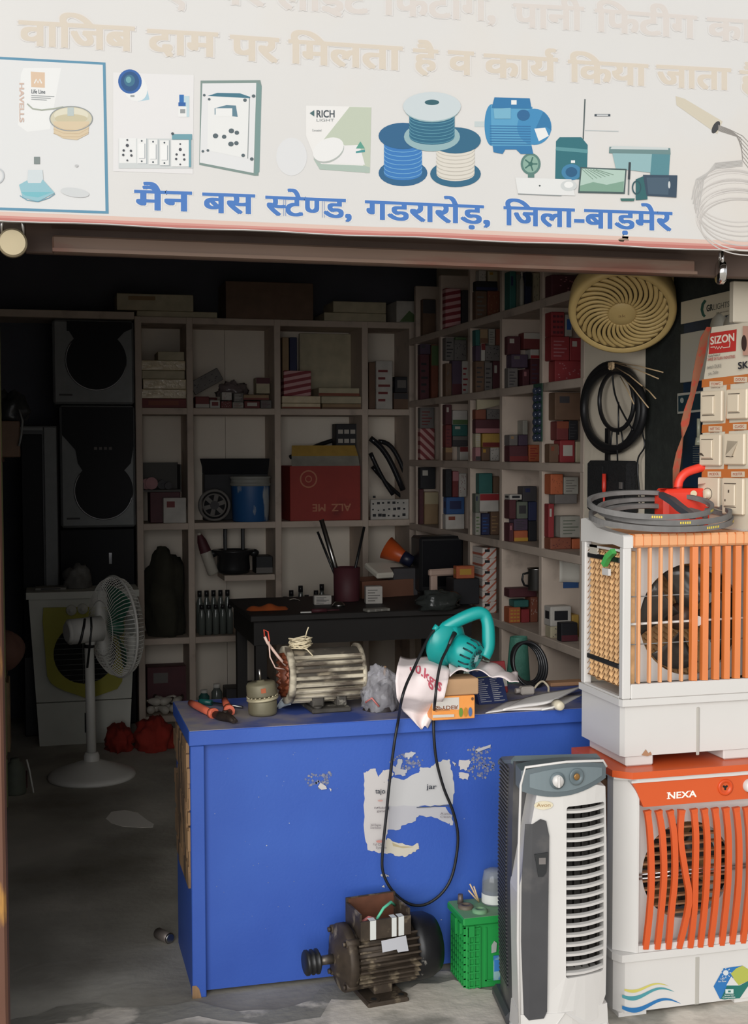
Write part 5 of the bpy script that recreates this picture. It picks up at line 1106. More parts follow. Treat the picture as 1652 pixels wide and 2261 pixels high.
# =================================================================== things on the counter
def cz(px, py): return PZ(px, py, CH)
ZT = CH+.0006
org = M('grip_orange', (226, 112, 84), .45); iron = M('dark_iron', (62, 52, 46), .5, .6, var=.3, vs=40)
p = cz(480, 1590); t = thing('pliers', 'pair of orange-handled pliers lying on the left end of the counter', 'pliers', (p.x, p.y, ZT))
def lp(px, py, h, o): q = cz(px, py); return (q.x-o.x, q.y-o.y, h)
obj('handle', MB().tube([lp(421, 1562, .013, p), lp(436, 1569, .013, p), lp(452, 1577, .012, p), lp(466, 1584, .012, p)], [.0095, .0115, .011, .010], 10).tube([lp(466, 1584, .012, p), lp(474, 1586, .012, p)], [.015, .016], 10), org, t)
obj('handle', MB().tube([lp(496, 1556, .013, p), lp(500, 1565, .013, p), lp(505, 1575, .012, p)], [.0095, .011, .010], 10).tube([lp(504, 1574, .012, p), lp(507, 1580, .012, p)], [.015, .016], 10), org, t)
obj('jaw', MB().tube([lp(474, 1586, .01, p), lp(490, 1591, .011, p), lp(508, 1595, .011, p), lp(522, 1600, .009, p)], [.010, .014, .012, .005], 8), iron, t)
obj('jaw', MB().tube([lp(507, 1580, .01, p), lp(500, 1588, .011, p), lp(504, 1594, .013, p), lp(516, 1601, .009, p)], [.009, .013, .011, .005], 8).cyl(lp(497, 1590, .018, p), lp(497, 1590, .026, p), .008, n=12), iron, t)
p = cz(440, 1556); t = thing('screwdriver', 'green handled screwdriver lying behind the orange pliers on the counter', 'screwdriver', (p.x, p.y, ZT)); e = cz(468, 1559); e2 = cz(536, 1566); D1 = Vector((e.x-p.x, e.y-p.y, 0)); D2 = Vector((e2.x-p.x, e2.y-p.y, 0))
obj('handle', MB().tube([Vector((0, 0, .009)), D1*.15+Vector((0, 0, .0095)), D1+Vector((0, 0, .009))], [.007, .0095, .008], 10), M('handle_green', (24, 84, 80), .35), t); obj('shaft', MB().cyl(D1+Vector((0, 0, .009)), D2+Vector((0, 0, .006)), .0035, n=10), steel, t)
# small fan motor, tilted
p = cz(580, 1578); mo = M('motor_olive', (118, 112, 90), .55, .25, var=.12, vs=20); cream_m = M('ring_cream', (180, 170, 140), .5, .2, var=.2, vs=30)
t = thing('fan_motor', 'small olive drum motor with a shaft standing on the counter by the pliers', 'motor', (p.x, p.y, ZT))
obj('lower_drum', MB().lathe([(0, 0), (.034, 0), (.040, .004), (.0415, .01), (.0415, .038), (.040, .044), (0, .044)], 32), mo, t)
ti = Matrix.Translation((0, 0, .044)) @ Euler((0, math.radians(-6), 0)).to_matrix().to_4x4()
b = MB(); b.M = ti; b.lathe([(0, 0), (.0445, 0), (.0465, .002), (.0445, .006), (.041, .009), (0, .009)], 32); obj('seam_ring', b, cream_m, t)
b = MB(); b.M = ti; [b.cyl((.0425*math.cos(a), .0425*math.sin(a), .009), (.0425*math.cos(a), .0425*math.sin(a), .013), .003, n=6) for a in (2*PI*i/20 for i in range(20))]; obj('bearing_pins', b, cream_m, t)
b = MB(); b.M = ti; b.lathe([(0, .013), (.043, .013), (.0435, .016), (.0425, .044), (.039, .05), (.012, .052), (.011, .056), (0, .056)], 32); obj('upper_drum', b, mo, t)
b = MB(); b.M = ti; b.cyl((0, 0, .056), (0, 0, .088), .0038, n=12); obj('shaft', b, steel, t)
b = MB(); b.M = ti; b.box((-.008, -.0438, .026), (.006, -.0425, .039)); obj('orange_sticker', b, boxmat('orange'), t)
b = MB().grid(lambda u, v: (.03*u+.012*v, .03*v*(1-u)+.01*math.sin(4*u), .004+.045*u*(1-.5*v)+.01*math.sin(5*v)), 6, 6); o = obj('plastic_scrap', b, M('scrap_white', (198, 206, 206), .3)); p = cz(614, 1572); o.location = (p.x, p.y+.02, ZT); ms = o.modifiers.new('t', 'SOLIDIFY'); ms.thickness = .0015; tag(o, 'curled white plastic scrap right of the small olive motor', 'scrap')
# big open stator
p = cz(722, 1572); t = thing('motor_stator', 'dirty finned motor body with open left end and bare windings on the counter', 'motor', (p.x, p.y+.055, ZT), (0, 0, math.radians(3)))
fin = M('stator_dirty', (196, 186, 164), .7, .1, var=.14, vs=25, col2=(92, 82, 70), c2at=(.46, .60), c2s=15, stretch=(.5, 1, 1)); hou = M('stator_grooves', (78, 72, 64), .75, .2, var=.3, vs=20, col2=(150, 138, 118), c2at=(.56, .66), c2s=18); gr = M('grime_dark', (74, 70, 64), .7, .3, var=.3, vs=30, col2=(170, 164, 150), c2at=(.6, .68), c2s=20)
s_ = 3.66/2800; RA, ZA, LX0, LX1 = .079, .105, -.108, .108
b = MB().at((0, 0, ZA), (0, PI/2, 0)); b.lathe([(.062, LX0-.005), (RA-.008, LX0-.005), (RA-.006, LX0), (RA-.006, LX1), (RA-.012, LX1+.004), (.05, LX1+.004), (.05, LX1-.02)], 44)
b.lathe([(.062, LX0-.005), (.062, LX1-.02)], 44)
obj('end_ring', MB().at((0, 0, ZA), (0, PI/2, 0)).lathe([(.060, LX0-.009), (RA+.005, LX0-.009), (RA+.005, LX0+.008), (.060, LX0+.008), (.060, LX0-.009)], 44), fin, t)
obj('end_ring', MB().at((0, 0, ZA), (0, PI/2, 0)).lathe([(RA-.012, LX1-.006), (RA+.004, LX1-.006), (RA+.003, LX1+.004), (RA-.012, LX1+.006)], 44), fin, t)
obj('housing', b, hou, t)
b = MB()
for k in range(24):
    a = 2*PI*k/24
    if -2.25 < (a if a < PI else a-2*PI) < -.9: continue
    ca, sa = math.cos(a), math.sin(a)
    b.M = Matrix.Translation((0, 0, ZA)) @ Matrix.Rotation(-a, 4, 'X') @ Matrix.Identity(4)
    b.box((LX0+.006, RA-.009, -.0052), (LX1-.002, RA+.005, .0052), .002)
obj('cooling_fins', b, fin, t)
b = MB(); b.at((0, 0, 0)); b.box((-.052, -.075, 0), (.066, .075, .013), .003).box((-.045, -.055, .013), (-.01, .055, .045), .004).box((.028, -.055, .013), (.058, .055, .045), .004).cyl((-.032, -.062, .013), (-.032, -.062, .02), .012, n=14); obj('foot', b, gr, t)
copper = M('winding_brown', (112, 58, 36), .45, .3, var=.4, vs=60); b = MB().at((0, 0, ZA), (0, PI/2, 0))
for k in range(18):
    a = 2*PI*k/18; b.tube([(.058*math.cos(a+d), .058*math.sin(a+d), LX0+z_) for d, z_ in ((-.22, .04), (-.2, .0), (0, -.014), (.2, .0), (.22, .04))], .0075, 6)
b.lathe([(.044, LX0+.01), (.05, LX0-.008), (.058, LX0-.01), (.06, LX0+.02)], 36); obj('windings', b, copper, t)
obj('core_bore', MB().at((0, 0, ZA), (0, PI/2, 0)).lathe([(.046, LX0+.015), (.046, LX1-.02), (0, LX1-.02)], 30), M('core_iron', (58, 50, 44), .6, .4), t)  # dark iron bore inside the windings, closed at the far end
b = MB(); r2 = random.Random(3)
for k in range(9):
    a0 = r2.uniform(0, 6); b.tube([(-.07+.03*math.cos(a0+q*.9)*(1+.2*k/9), -.01+.028*math.sin(a0+q*.9), ZA+RA+.006+.006*(k % 4)+.006*math.sin(q*1.3+k)) for q in range(7)], .0022, 6)
b.tube([(-.06, -.02, ZA+RA+.02), (-.055, -.03, ZA+RA+.05), (-.05, -.03, ZA+RA+.062)], .0018, 6); b.tube([(-.085, -.03, ZA+RA+.01), (-.06, -.05, ZA+RA+.0), (-.045, -.06, ZA+RA-.018)], .002, 6); obj('lead_wires', b, M('wire_cream', (214, 200, 168), .5), t)
b = MB().tube([(-.115, -.02, ZA+.03), (-.14, -.02, ZA+.06), (-.17, -.02, ZA+.10), (-.178, -.02, ZA+.118)], .0042, 8).tube([(-.116, -.025, ZA+.02), (-.15, -.03, ZA+.028), (-.165, -.03, ZA+.06), (-.168, -.03, ZA+.105)], .0022, 6); obj('sleeved_leads', b, M('sleeve_pink', (222, 190, 176), .5), t)
b = MB().tube([(-.178, -.02, ZA+.118), (-.18, -.02, ZA+.138), (-.168, -.02, ZA+.132), (-.166, -.03, ZA+.105)], .0022, 6); obj('red_lead', b, M('wire_red', (200, 70, 50), .5), t)
# a part in clear plastic
p = cz(848, 1572); t = thing('bagged_motor', 'dark motor part wrapped in crumpled clear plastic between the big motor and the cloth', 'motor', (p.x, p.y+.03, ZT))
b = MB().grid(lambda u, v: ((.052-.012*v)*math.cos(2*PI*u)*(1+.1*math.sin(6*PI*u+3*v)), (.042)*math.sin(2*PI*u)*(1-.2*v), .055*v), 20, 5).ball((0, 0, .05), (.038, .035, .03), 14, 6, 0, 1); obj('motor_body', b, M('part_dark', (44, 38, 38), .5, var=.3, vs=40), t)
b = MB(); r2 = random.Random(9)
b = lump((0, 0, .001), (.056, .046, .082), 5, .28, 2.6, 44, 26)
for k in range(6): a = k*1.1; b.grid(lambda u, v: ((.02+.03*u)*math.cos(a+.5*v)-.004, (.012+.02*u)*math.sin(a+.5*v), .088+.024*(1-u)+.012*v*u), 4, 4)
obj('plastic_wrap', b, M('clear_film', (200, 198, 204), .12, alpha=.34, bump=.8, bs=35), t)
obj('spindle', MB().cyl((.01, 0, .10), (.012, 0, .128), .004, n=10), M('spindle_tan', (150, 120, 90), .5), t); obj('pink_lead', MB().tube([(-.055, -.03, .03), (-.04, -.045, .045), (-.02, -.05, .02)], .003, 6), M('lead_pink', (190, 110, 104), .5), t)
# boxes at the middle: orange carton, wooden block
p = cz(955, 1592); t = thing('cardboard_box', 'orange and white printed SPYDER carton on the counter under the wooden block', 'box', (p.x, p.y, ZT), (0, 0, 0)); W_ = PY(1049, 1590, p.y).x-p.x; bo = M('box_orange', (230, 146, 66), .5, col2=(240, 178, 110), c2at=(.4, .7), c2s=5)
obj('carton_body', MB().box((0, 0, 0), (W_, .075, .066), .002), bo, t)
Pq = Print(lambda x, y, k: (W_*x, -.0006-.0002*k, .066*y)); Pq.poly((240, 234, 224), [(0, .5), (.62, .42), (.62, .95), (0, .95)]).text((150, 90, 60), 'SPYDER', .06, .62, .60, .60, .16, .02).text((170, 120, 90), 'Electronics', .06, .46, .4, .45, .08)
for i, c_ in enumerate(((120, 160, 60), (214, 150, 40), (90, 120, 170))): Pq.ell(c_, .66+.11*i, .3, .045, .2)
Pq.poly((236, 226, 214), [(.0, .14), (.5, .12), (.5, .24), (0, .26)]).ell((120, 80, 50), .93, .86, .03, .07); o = obj('print', Pq.mb, Pq.mats, t)
zb1 = ZT+.067
p2 = PY(972, 1540, p.y+.002); W2 = PY(1058, 1540, p.y).x-p2.x; wb = tag(obj('wooden_block', MB().box((0, 0, 0), (W2, .085, .046), .003), M('block_wood', (176, 140, 104), .8, var=.12, vs=14, stretch=(.4, 1, 1)), None, (p2.x, p.y+.002, zb1)), 'brown wooden block lying on the orange SPYDER carton', 'block')
zb2 = zb1+.047
YB0 = p.y
# draped white cloth bag
cl = M('cloth_white', (232, 218, 216), .9, var=.03, vs=10, bump=.15, bs=40)
rows = [(884, 978, 1452, 3.56, 0), (877, 992, 1472, YB0+.02, .0), (873, 990, 1500, YB0-.012, 0), (876, 982, 1540, YB0-.02, 0), (890, 968, 1572, CY-.012, 0), (908, 955, 1590, CY-.013, 0), (926, 944, 1607, CY-.014, 0)]
def clothp(u, v, off=0.0):
    v *= len(rows)-1; i = min(int(v), len(rows)-2); f = v-i; a, c_ = rows[i], rows[i+1]
    l, r_, y, Y = (a[k]+(c_[k]-a[k])*f for k in range(4)); x = l+(r_-l)*u
    yy = y+4*math.sin(u*7+v)+6*(u-.4)*(1 if v < 2 else 0); Yd = Y-.006*math.sin(u*9+v*1.3)-off
    return tuple(PY(x, yy, Yd))
b = MB().grid(clothp, 18, 30); o = wobj('cloth_bag', b, cl); ms = o.modifiers.new('t', 'SOLIDIFY'); ms.thickness = .0016; ms.offset = -1
tag(o, 'white cloth bag with red lettering draped over the counter edge under a cord', 'bag')
V, Fs, W = text_mesh(list('00.kgts'), .02); b = MB(); b.add([clothp(.24+.66*x/W, .16+.22*x/W-(y-.35)*.17+.0, .0035+q*2e-5) for x, y, q in V], Fs); q = wobj('lettering', b, M('ink_red_faded', (196, 88, 104), .8), o)
# second cloth under the blower
b = MB(); zc0 = zb2+.001
def cl2(u, v):
    q = PY(988+152*u, 1500, YB0+.02+.12*v); return (q.x, YB0+.0+.13*v+.012*math.sin(6*u), zc0+.008+.012*abs(math.sin(5*u+2*v))+.010*abs(math.sin(11*u-3*v))-(.035*max(0, u-.55)/.45+.012*(1-v)*u))
b.grid(cl2, 26, 10); o = wobj('white_rag', b, cl); ms = o.modifiers.new('t', 'SOLIDIFY'); ms.thickness = .002; tag(o, 'crumpled white rag between the wooden block and the teal blower', 'rag')
# teal blower
YT = YB0+.075
teal = M('blower_teal', (18, 150, 146), .35, var=.04, vs=10); teal_d = M('blower_slot', (12, 52, 56), .6)
base = PY(1020, 1482, YT); t = thing('electric_blower', 'teal electric hand blower with loop handle lying on the white rag', 'blower', (base.x, YT, zc0+.03))
def tp(px, py, dy=0.0): q = PY(px, py, YT+dy); return Vector((q.x-base.x, dy, q.z-t.location.z))
c0 = tp(986, 1422, .03); c1 = tp(1052, 1454, -.04); axd = (c1-c0).normalized()
b = MB().cyl(c0-axd*.035, c0-axd*.02, .054, .067, 40).cyl(c0-axd*.02, c0+axd*.016, .067, .067, 40).cyl(c0+axd*.016, c0+axd*.034, .067, .048, 40); obj('fan_housing', b, teal, t)
b = MB().cyl(c0+axd*.02, c1-axd*.012, .048, .045, 36).cyl(c1-axd*.012, c1, .045, .037, 36); obj('motor_housing', b, teal, t)
uu = axd.orthogonal().normalized(); vv = axd.cross(uu)
b = MB()
for k in range(14):
    a = 2*PI*k/14
    if k in (3, 4): continue
    d = uu*math.cos(a)+vv*math.sin(a); tgt = -uu*math.sin(a)+vv*math.cos(a)
    for q in (.38, .72):
        e0 = c1-axd*.013+d*.0405; 
    pts = [c1-axd*.032+d*.0458, c1-axd*.013+d*.0452, c1-axd*.002+d*.039]
    b.tube([x+tgt*0 for x in pts], .0028, 6)
    b.cyl(c1+d*.016+axd*.0002, c1+d*.028+axd*.0003, .0022, n=6)
obj('vent_slots', b, teal_d, t)
b = MB().cyl(c1, c1+axd*.0012, .014, n=4); obj('rating_label', b, M('label_pale', (176, 214, 216), .4), t)
hp = [tp(x, y, d) for x, y, d in ((972, 1400, .02), (984, 1386, .012), (1008, 1372, .004), (1034, 1360, 0), (1056, 1353, -.002), (1070, 1358, -.004), (1077, 1376, -.008), (1079, 1402, -.012), (1078, 1430, -.016), (1070, 1450, -.02))]
b = MB().tube(catmull(hp, 3), [.0215-.001*math.sin(i*.5) for i in range(28)], 14, flat=((0, 1, 0), .86, .8)); b.tube(catmull([tp(1064, 1444, -.018), tp(1046, 1424, -.012), tp(1022, 1414, -.006), tp(1002, 1410, 0)], 4), .014, 12); obj('loop_handle', b, teal, t)
b = MB().tube([tp(996, 1386, .004), tp(1004, 1408, 0), tp(1010, 1432, -.005)], [.019, .0185, .017], 12); obj('handle_strut', b, teal, t)
b = MB().cyl(tp(958, 1392, .0), tp(966, 1382, .0), .007, .009, 12); obj('outlet_stub', b, teal, t)
obj('cord_boot', MB().tube([tp(1004, 1398, -.02), tp(999, 1408, -.03), tp(992, 1424, -.045)], [.0075, .0065, .005], 10), blackp, t)
cp = [(1000, 1404, -.026), (988, 1432, -.05), (974, 1462, -.085), (966, 1500, -.115), (961, 1545, -.135), (958, 1580, CY-.022-YT), (958, 1620, CY-.024-YT), (964, 1680, CY-.02-YT), (980, 1740, CY-.012-YT), (1000, 1790, CY-.008-YT), (1011, 1840, CY-.006-YT), (1008, 1890, CY-.006-YT), (996, 1940, CY-.006-YT), (972, 1976, CY-.008-YT), (936, 1998, CY-.01-YT), (900, 1994, CY-.01-YT), (866, 1966, CY-.008-YT), (846, 1926, CY-.006-YT), (845, 1880, CY-.006-YT), (853, 1800, CY-.008-YT), (861, 1720, CY-.014-YT), (871, 1640, CY-.022-YT), (880, 1588, CY-.026-YT), (887, 1545, -.15), (898, 1510, -.12), (916, 1472, -.08), (936, 1428, -.04), (950, 1402, -.01), (964, 1386, .0), (975, 1376, .02)]
obj('power_cord', MB().tube(catmull([tp(*q) for q in cp], 4), .0042, 8), M('cord_black', (24, 24, 26), .5), t)
# printed packs and papers to the right
navy = M('pack_navy', (46, 58, 102), .45); p = cz(1066, 1566); t = thing('spec_box', 'navy box printed with white lines leaning on the counter right of the wooden block', 'box', (p.x+.012, p.y+.06, ZT), (math.radians(-28), 0, math.radians(8)))
W_ = .098; obj('carton_body', MB().box((0, 0, 0), (W_, .022, .118), .002), navy, t)
Pq = Print(lambda x, y, k: (W_*x, -.0006-.0002*k, .118*y)); r2 = random.Random(2)
for k in range(12):
    Pq.k = 0; y = .06+.052*k
    for x0_ in (.06, .52): Pq.rect((206, 208, 216), x0_, y, x0_+r2.uniform(.18, .38), y+.018)
Pq.text((206, 208, 130), 'EB', .62, .80, .94, .80, .13, .03).rect((206, 208, 130), .1, .70, .92, .715); obj('print', Pq.mb, Pq.mats, t)
p = cz(1122, 1545); o = obj('red_packet', MB().mat(0).box((0, 0, 0), (.05, .02, .10), .003).mat(1).box((.002, -.001, .02), (.048, .0, .065)), [boxmat('red'), boxmat('white')]); o.location = (p.x-.008, p.y+.10, ZT); o.rotation_euler = (math.radians(-14), 0, .1); tag(o, 'red and white packet standing behind the navy printed box', 'packet')
b = lump((0, 0, 0), (.062, .03, .062), 9, .3, 2.4, 34, 20); o = obj('clear_bag', b, M('clear_film_green', (190, 206, 194), .15, alpha=.55, bump=.7, bs=30)); p = cz(1092, 1536); o.location = (p.x, p.y+.12, ZT); tag(o, 'crumpled clear plastic bag behind the navy printed box', 'bag')
b = MB(); yq = CY+CD+.22; q = PY(1146, 1500, yq)
b.grid(lambda u, v: (.085*math.cos(2*PI*u)*(1-.65*v**1.3)*(1+.07*math.sin(5*2*PI*u)), .07*math.sin(2*PI*u)*(1-.6*v), .86*v), 24, 10); o = obj('green_sack', b, M('sack_green', (44, 92, 78), .7, bump=.5, bs=40)); o.location = (q.x, yq, .0005); tag(o, 'green mesh sack standing on the floor behind the counter', 'sack')
# paper stack with curled edge
sheet = M('sheet_white', (228, 224, 220), .7)
def sheetf(pts, curl):
    def f(u, v):
        A = Vector(pts[0]).lerp(Vector(pts[1]), u); B = Vector(pts[3]).lerp(Vector(pts[2]), u); r_ = A.lerp(B, v); r_.z += curl*(u*u)+.003*math.sin(5*u); return r_
    return f
def z_(px, py, h): q = PZ(px, py, CH+h); return (q.x, q.y, CH+h)
for i, (a, h, cu, l) in enumerate(((((1072, 1574), (1230, 1562), (1290, 1530), (1120, 1548)), .004, .0, 'lower white paper sheet lying flat at the right of the counter'), (((1110, 1566), (1215, 1556), (1288, 1520), (1160, 1540)), .012, .014, 'thick white leaflet with curled right edge on top of the papers'))):
    b = MB().grid(sheetf([z_(x, y, h) for x, y in a], cu), 14, 6); o = wobj('paper_sheet', b, sheet); ms = o.modifiers.new('t', 'SOLIDIFY'); ms.thickness = .0055 if i else .002; ms.offset = -1; tag(o, l, 'paper')
o = tag(obj('plank_piece', MB().box((0, 0, 0), (.12, .05, .012), .002), M('plank_tan', (160, 120, 88), .8)), 'brown plank offcut at the back right of the counter', 'plank'); p = cz(1214, 1516); o.location = (p.x, p.y-.01, ZT)
p = cz(1165, 1534); t = thing('power_adapter', 'grey plug adapter with looped cream cable on the counter papers', 'adapter', (p.x, p.y, ZT+.0005)); am = M('adapter_grey', (176, 168, 160), .5)
obj('adapter_body', MB().box((-.025, -.015, 0), (.02, .015, .026), .005).cyl((-.025, 0, .013), (-.04, 0, .013), .008, n=10), am, t); obj('cable', MB().tube(catmull([Vector(v_) for v_ in ((.02, 0, .014), (.04, .01, .03), (.06, .02, .034), (.075, .015, .018), (.07, .0, .006))], 5), .0035, 8), M('cable_cream', (196, 184, 160), .5), t)
p = cz(1238, 1572); t = thing('bulb_holder', 'cream bulb holder with a short cable at the right end of the counter', 'bulb holder', (p.x, p.y+.012, ZT)); obj('holder_body', MB().at((0, 0, .016), (PI/2, 0, 0)).lathe([(0, .016), (.010, .016), (.013, .012), (.015, 0), (.015, -.02), (0, -.02)], 20), M('holder_cream', (214, 204, 180), .4), t); obj('cable', MB().tube([(-.01, 0, .014), (-.03, .005, .008), (-.05, .01, .004)], .003, 8), white_pl, t)
# black coil behind the blower
b = MB(); cc = PZ(1108, 1480, CH); cc.y = CY+CD-.06
for q in range(4): b.tube([(cc.x-.02+.056*math.cos(2*PI*i/32)*(1-.05*q), cc.y+.012*q+.03*math.sin(2*PI*i/32), CH+.072+.068*math.sin(2*PI*i/32)*(1-.04*q)) for i in range(32)], .0055, 8, closed=True)
tag(wobj('cable_coil', b, M('coil_black', (26, 26, 28), .35)), 'black cable coil standing on edge behind the teal blower', 'coil')
# =================================================================== on the ground in front of the counter
ZG = .0062                                                   # top of the worn screed
p = PZ(852, 2205, ZG); gm_ = M('motor_grimy', (66, 56, 46), .6, .35, var=.25, vs=30, col2=(142, 128, 106), c2at=(.56, .7), c2s=22); bmot = M('motor_black', (24, 24, 26), .42, .2, var=.3, vs=25, col2=(120, 116, 110), c2at=(.66, .72), c2s=40)
t = thing('electric_motor', 'grimy black electric motor with a pulley on the floor before the blue counter', 'motor', (p.x, p.y+.05, ZG), (0, 0, math.radians(7)))
ZA, R_ = .113, .083; B2 = lambda: MB().at((0, 0, ZA), (0, PI/2, 0))
obj('housing', B2().lathe([(0, -.095), (R_-.008, -.095), (R_-.008, .09), (0, .09)], 40), gm_, t)
b = MB()
for k in range(30):
    a = 2*PI*k/30; aa = a if a < PI else a-2*PI
    if .9 < aa < 2.2: continue
    b.M = Matrix.Translation((0, 0, ZA)) @ Matrix.Rotation(a, 4, 'X'); b.box((-.092, R_-.010, -.003), (.088, R_+.006, .003), .0012)
obj('cooling_fins', b, gm_, t)
b = B2().lathe([(.018, -.142), (.04, -.140), (.062, -.126), (R_+.004, -.122), (R_+.008, -.118), (R_+.008, -.098), (R_-.01, -.094)], 40)
for k in range(4): a = PI/4+k*PI/2; b.cyl((.083*math.cos(a), .083*math.sin(a), -.126), (.083*math.cos(a), .083*math.sin(a), -.09), .012, n=10).cyl((.083*math.cos(a), .083*math.sin(a), -.134), (.083*math.cos(a), .083*math.sin(a), -.126), .007, n=6)
b.lathe([(0, -.138), (.018, -.142)], 40); obj('end_bell', b, gm_, t)
obj('shaft', B2().cyl((0, 0, -.185), (0, 0, -.14), .013, n=20), M('shaft_worn', (120, 112, 104), .4, .8), t)
obj('pulley', B2().lathe([(0, -.222), (.030, -.222), (.034, -.219), (.034, -.213), (.026, -.208), (.034, -.203), (.034, -.199), (.026, -.194), (.034, -.189), (.034, -.185), (.024, -.180), (0, -.180)], 32), M('pulley_iron', (52, 52, 52), .4, .6, var=.2), t)
obj('fan_cover', B2().lathe([(R_-.006, .082), (R_+.006, .084), (R_+.008, .10), (R_+.006, .135), (R_-.006, .158), (R_-.030, .168), (.02, .170), (0, .169)], 44), bmot, t)
b = MB(); b.box((-.075, -.095, 0), (.045, .075, .014), .004); [b.cyl((x, y, .014), (x, y, .0155), .018, n=20) for x in (-.05, .03) for y in (-.072,)]; b.box((-.04, -.05, .014), (.015, .05, .05), .004); obj('foot', b, gm_, t)
b = MB(); [b.cyl((x, -.072, .0156), (x, -.072, .0162), .008, n=16) for x in (-.05, .03)]; obj('bolt_hole', b, dark, t)
z0 = ZA+R_-.02; z1 = z0+.082; rust = M('rust_brown', (96, 58, 40), .8, .1, var=.25, vs=20)
b = MB().mat(0).box((-.085, -.066, z0), (.062, -.060, z1-.03)).mat(0).box((-.085, .045, z0), (.062, .051, z1)).box((-.085, -.06, z0), (-.079, .045, z1-.012)).box((.056, -.06, z0), (.062, .045, z1-.012)).mat(1).box((-.079, -.06, z0), (.056, .045, z0+.02)).box((-.079, .043, z0+.02), (.056, .0449, z1-.002)); obj('terminal_box', b, [gm_, rust], t)
tape = M('tape_white', (206, 208, 204), .6)
for x, w_ in ((-.058, .017), (.005, .014), (.025, .016)): obj('tape_strip', MB().box((x, -.0672, z0+.0), (x+w_, -.066, z1-.029)).box((x, -.0672, z1-.030), (x+w_, -.045, z1-.029)), tape, t)
obj('green_lead', MB().tube([(-.03, -.03, z1-.05), (.0, -.02, z1-.018), (.03, .0, z1-.012), (.05, .02, z1-.03)], .004, 8), M('lead_green', (96, 196, 156), .5), t)
b = MB().tube([(-.078, -.03, z1-.05), (-.05, -.035, z1-.032), (-.03, -.03, z1-.04)], .005, 6); obj('pink_lead', b, M('lead_pink', (190, 110, 104), .5), t)
al_ = M('label_silver', (196, 196, 200), .35, .4); b = MB(); b.M = Matrix.Translation((0, 0, ZA)) @ Matrix.Rotation(math.radians(152), 4, 'X')
b.mat(0).add([(-.028, R_+.0075, -.018), (.045, R_+.0075, -.022), (.045, R_+.0075, .018), (.014, R_+.0075, .018), (.012, R_+.0075, .01), (-.03, R_+.0075, .012)], [(0, 1, 2, 3, 4, 5)])
b.mat(1).box((-.015, R_+.0076, .0), (.02, R_+.0079, .002)).box((-.015, R_+.0076, -.006), (.012, R_+.0079, -.002)); o = obj('rating_plate', b, [al_, boxmat('dark red')], t); ms = o.modifiers.new('t', 'SOLIDIFY'); ms.thickness = .001
# green battery
p = PZ(1030, 2186, ZG); t = thing('battery', 'green plastic battery with a lattice case on the floor right of the black motor', 'battery', (p.x, p.y, ZG)); gb = M('battery_green', (32, 142, 66), .45, var=.05, vs=8); gt = M('battery_top_dusty', (104, 150, 112), .7, var=.08, col2=(130, 128, 104), c2at=(.4, .7), c2s=8)
BW, BD, BH = .17, .128, .182
obj('case', MB().box((0, 0, 0), (BW, BD, BH), .003), gb, t)
b = MB()
for k in range(9): z = .006+.0205*k; b.box((.004, -.006, z), (.036, 0, z+.0035)); b.box((-.006, .006, z), (0, BD-.006, z+.0035))
for x in (.004, .019, .036): b.box((x, -.0065, .004), (x+.0035, 0, BH-.006))
b.box((.055, -.0035, .02), (BW, 0, .0235)).box((.055, -.0035, .02), (.0585, 0, BH-.01))
for k in range(7): y = .006+.0185*k; b.box((-.0065, y, .004), (0, y+.0035, BH-.008))
obj('lattice', b, gb, t)
b = MB().mat(0).box((-.012, -.010, BH), (BW+.004, BD+.008, BH+.022), .004).mat(1).box((-.009, -.007, BH+.022), (BW+.001, BD+.005, BH+.0228)).mat(0).box((-.013, .02, BH-.03), (-.004, .035, BH)).box((-.013, .06, BH-.045), (-.004, .09, BH)).box((.004, -.011, BH-.03), (.02, -.002, BH)); obj('lid', b, [gb, gt], t)
for i, (x, y) in enumerate(((.022, .070), (.05, .03), (.135, .045))): obj('vent_cap', MB().at((x, y, BH+.0228)).lathe([(.022, 0), (.022, .006), (.017, .010), (.010, .010), (.010, .007), (0, .007)], 20), gt if i else M('cap_brown', (96, 86, 74), .6), t)
obj('terminal_post', MB().cyl((.018, .105, BH+.0228), (.018, .105, BH+.05), .009, .007, 14), M('terminal_lead', (104, 92, 88), .5, .4), t)
b = MB(); b.mat(0).box((.078, -.0042, .02), (.15, -.0036, .09)).mat(1).box((.08, -.0046, .045), (.13, -.0043, .078)).mat(2).add([(.072, -.0042, .098), (.086, -.0042, .10), (.088, -.0042, .125), (.08, -.0042, .132), (.072, -.0042, .12)], [(0, 1, 2, 3, 4)]); obj('torn_label', b, [M('label_aqua', (142, 180, 182), .5, col2=(60, 120, 180), c2at=(.5, .6), c2s=30), M('label_blue', (58, 124, 190), .5), M('label_grey', (160, 166, 160), .6)], t)
tz0 = ZG+BH+.0235; q = PZ(1084, 1990, tz0); t2 = thing('acid_bottle', 'upturned clear cup with black dregs and white red label standing on the green battery', 'cup', (p.x+.112, p.y+.088, tz0)); cg_ = M('cup_clear', (150, 156, 160), .12, alpha=.55)
obj('cup_body', MB().lathe([(.033, .0), (.034, .03), (.033, .065), (.028, .092), (.014, .098), (0, .099)], 24), cg_, t2); obj('dregs', MB().lathe([(.0, .040), (.0315, .040), (.0315, .058), (0, .062)], 20), M('dregs_black', (30, 28, 28), .6), t2)
b = MB().mat(0).lathe([(.0345, .004), (.0345, .030)], 24, arc=4.4, a0=2.9).mat(1).lathe([(.0349, .006), (.0349, .028)], 8, arc=.8, a0=5.0); obj('label_sleeve', b, [tape, boxmat('dark red')], t2)
b = MB(); x, y = p.x+.072, p.y+.10
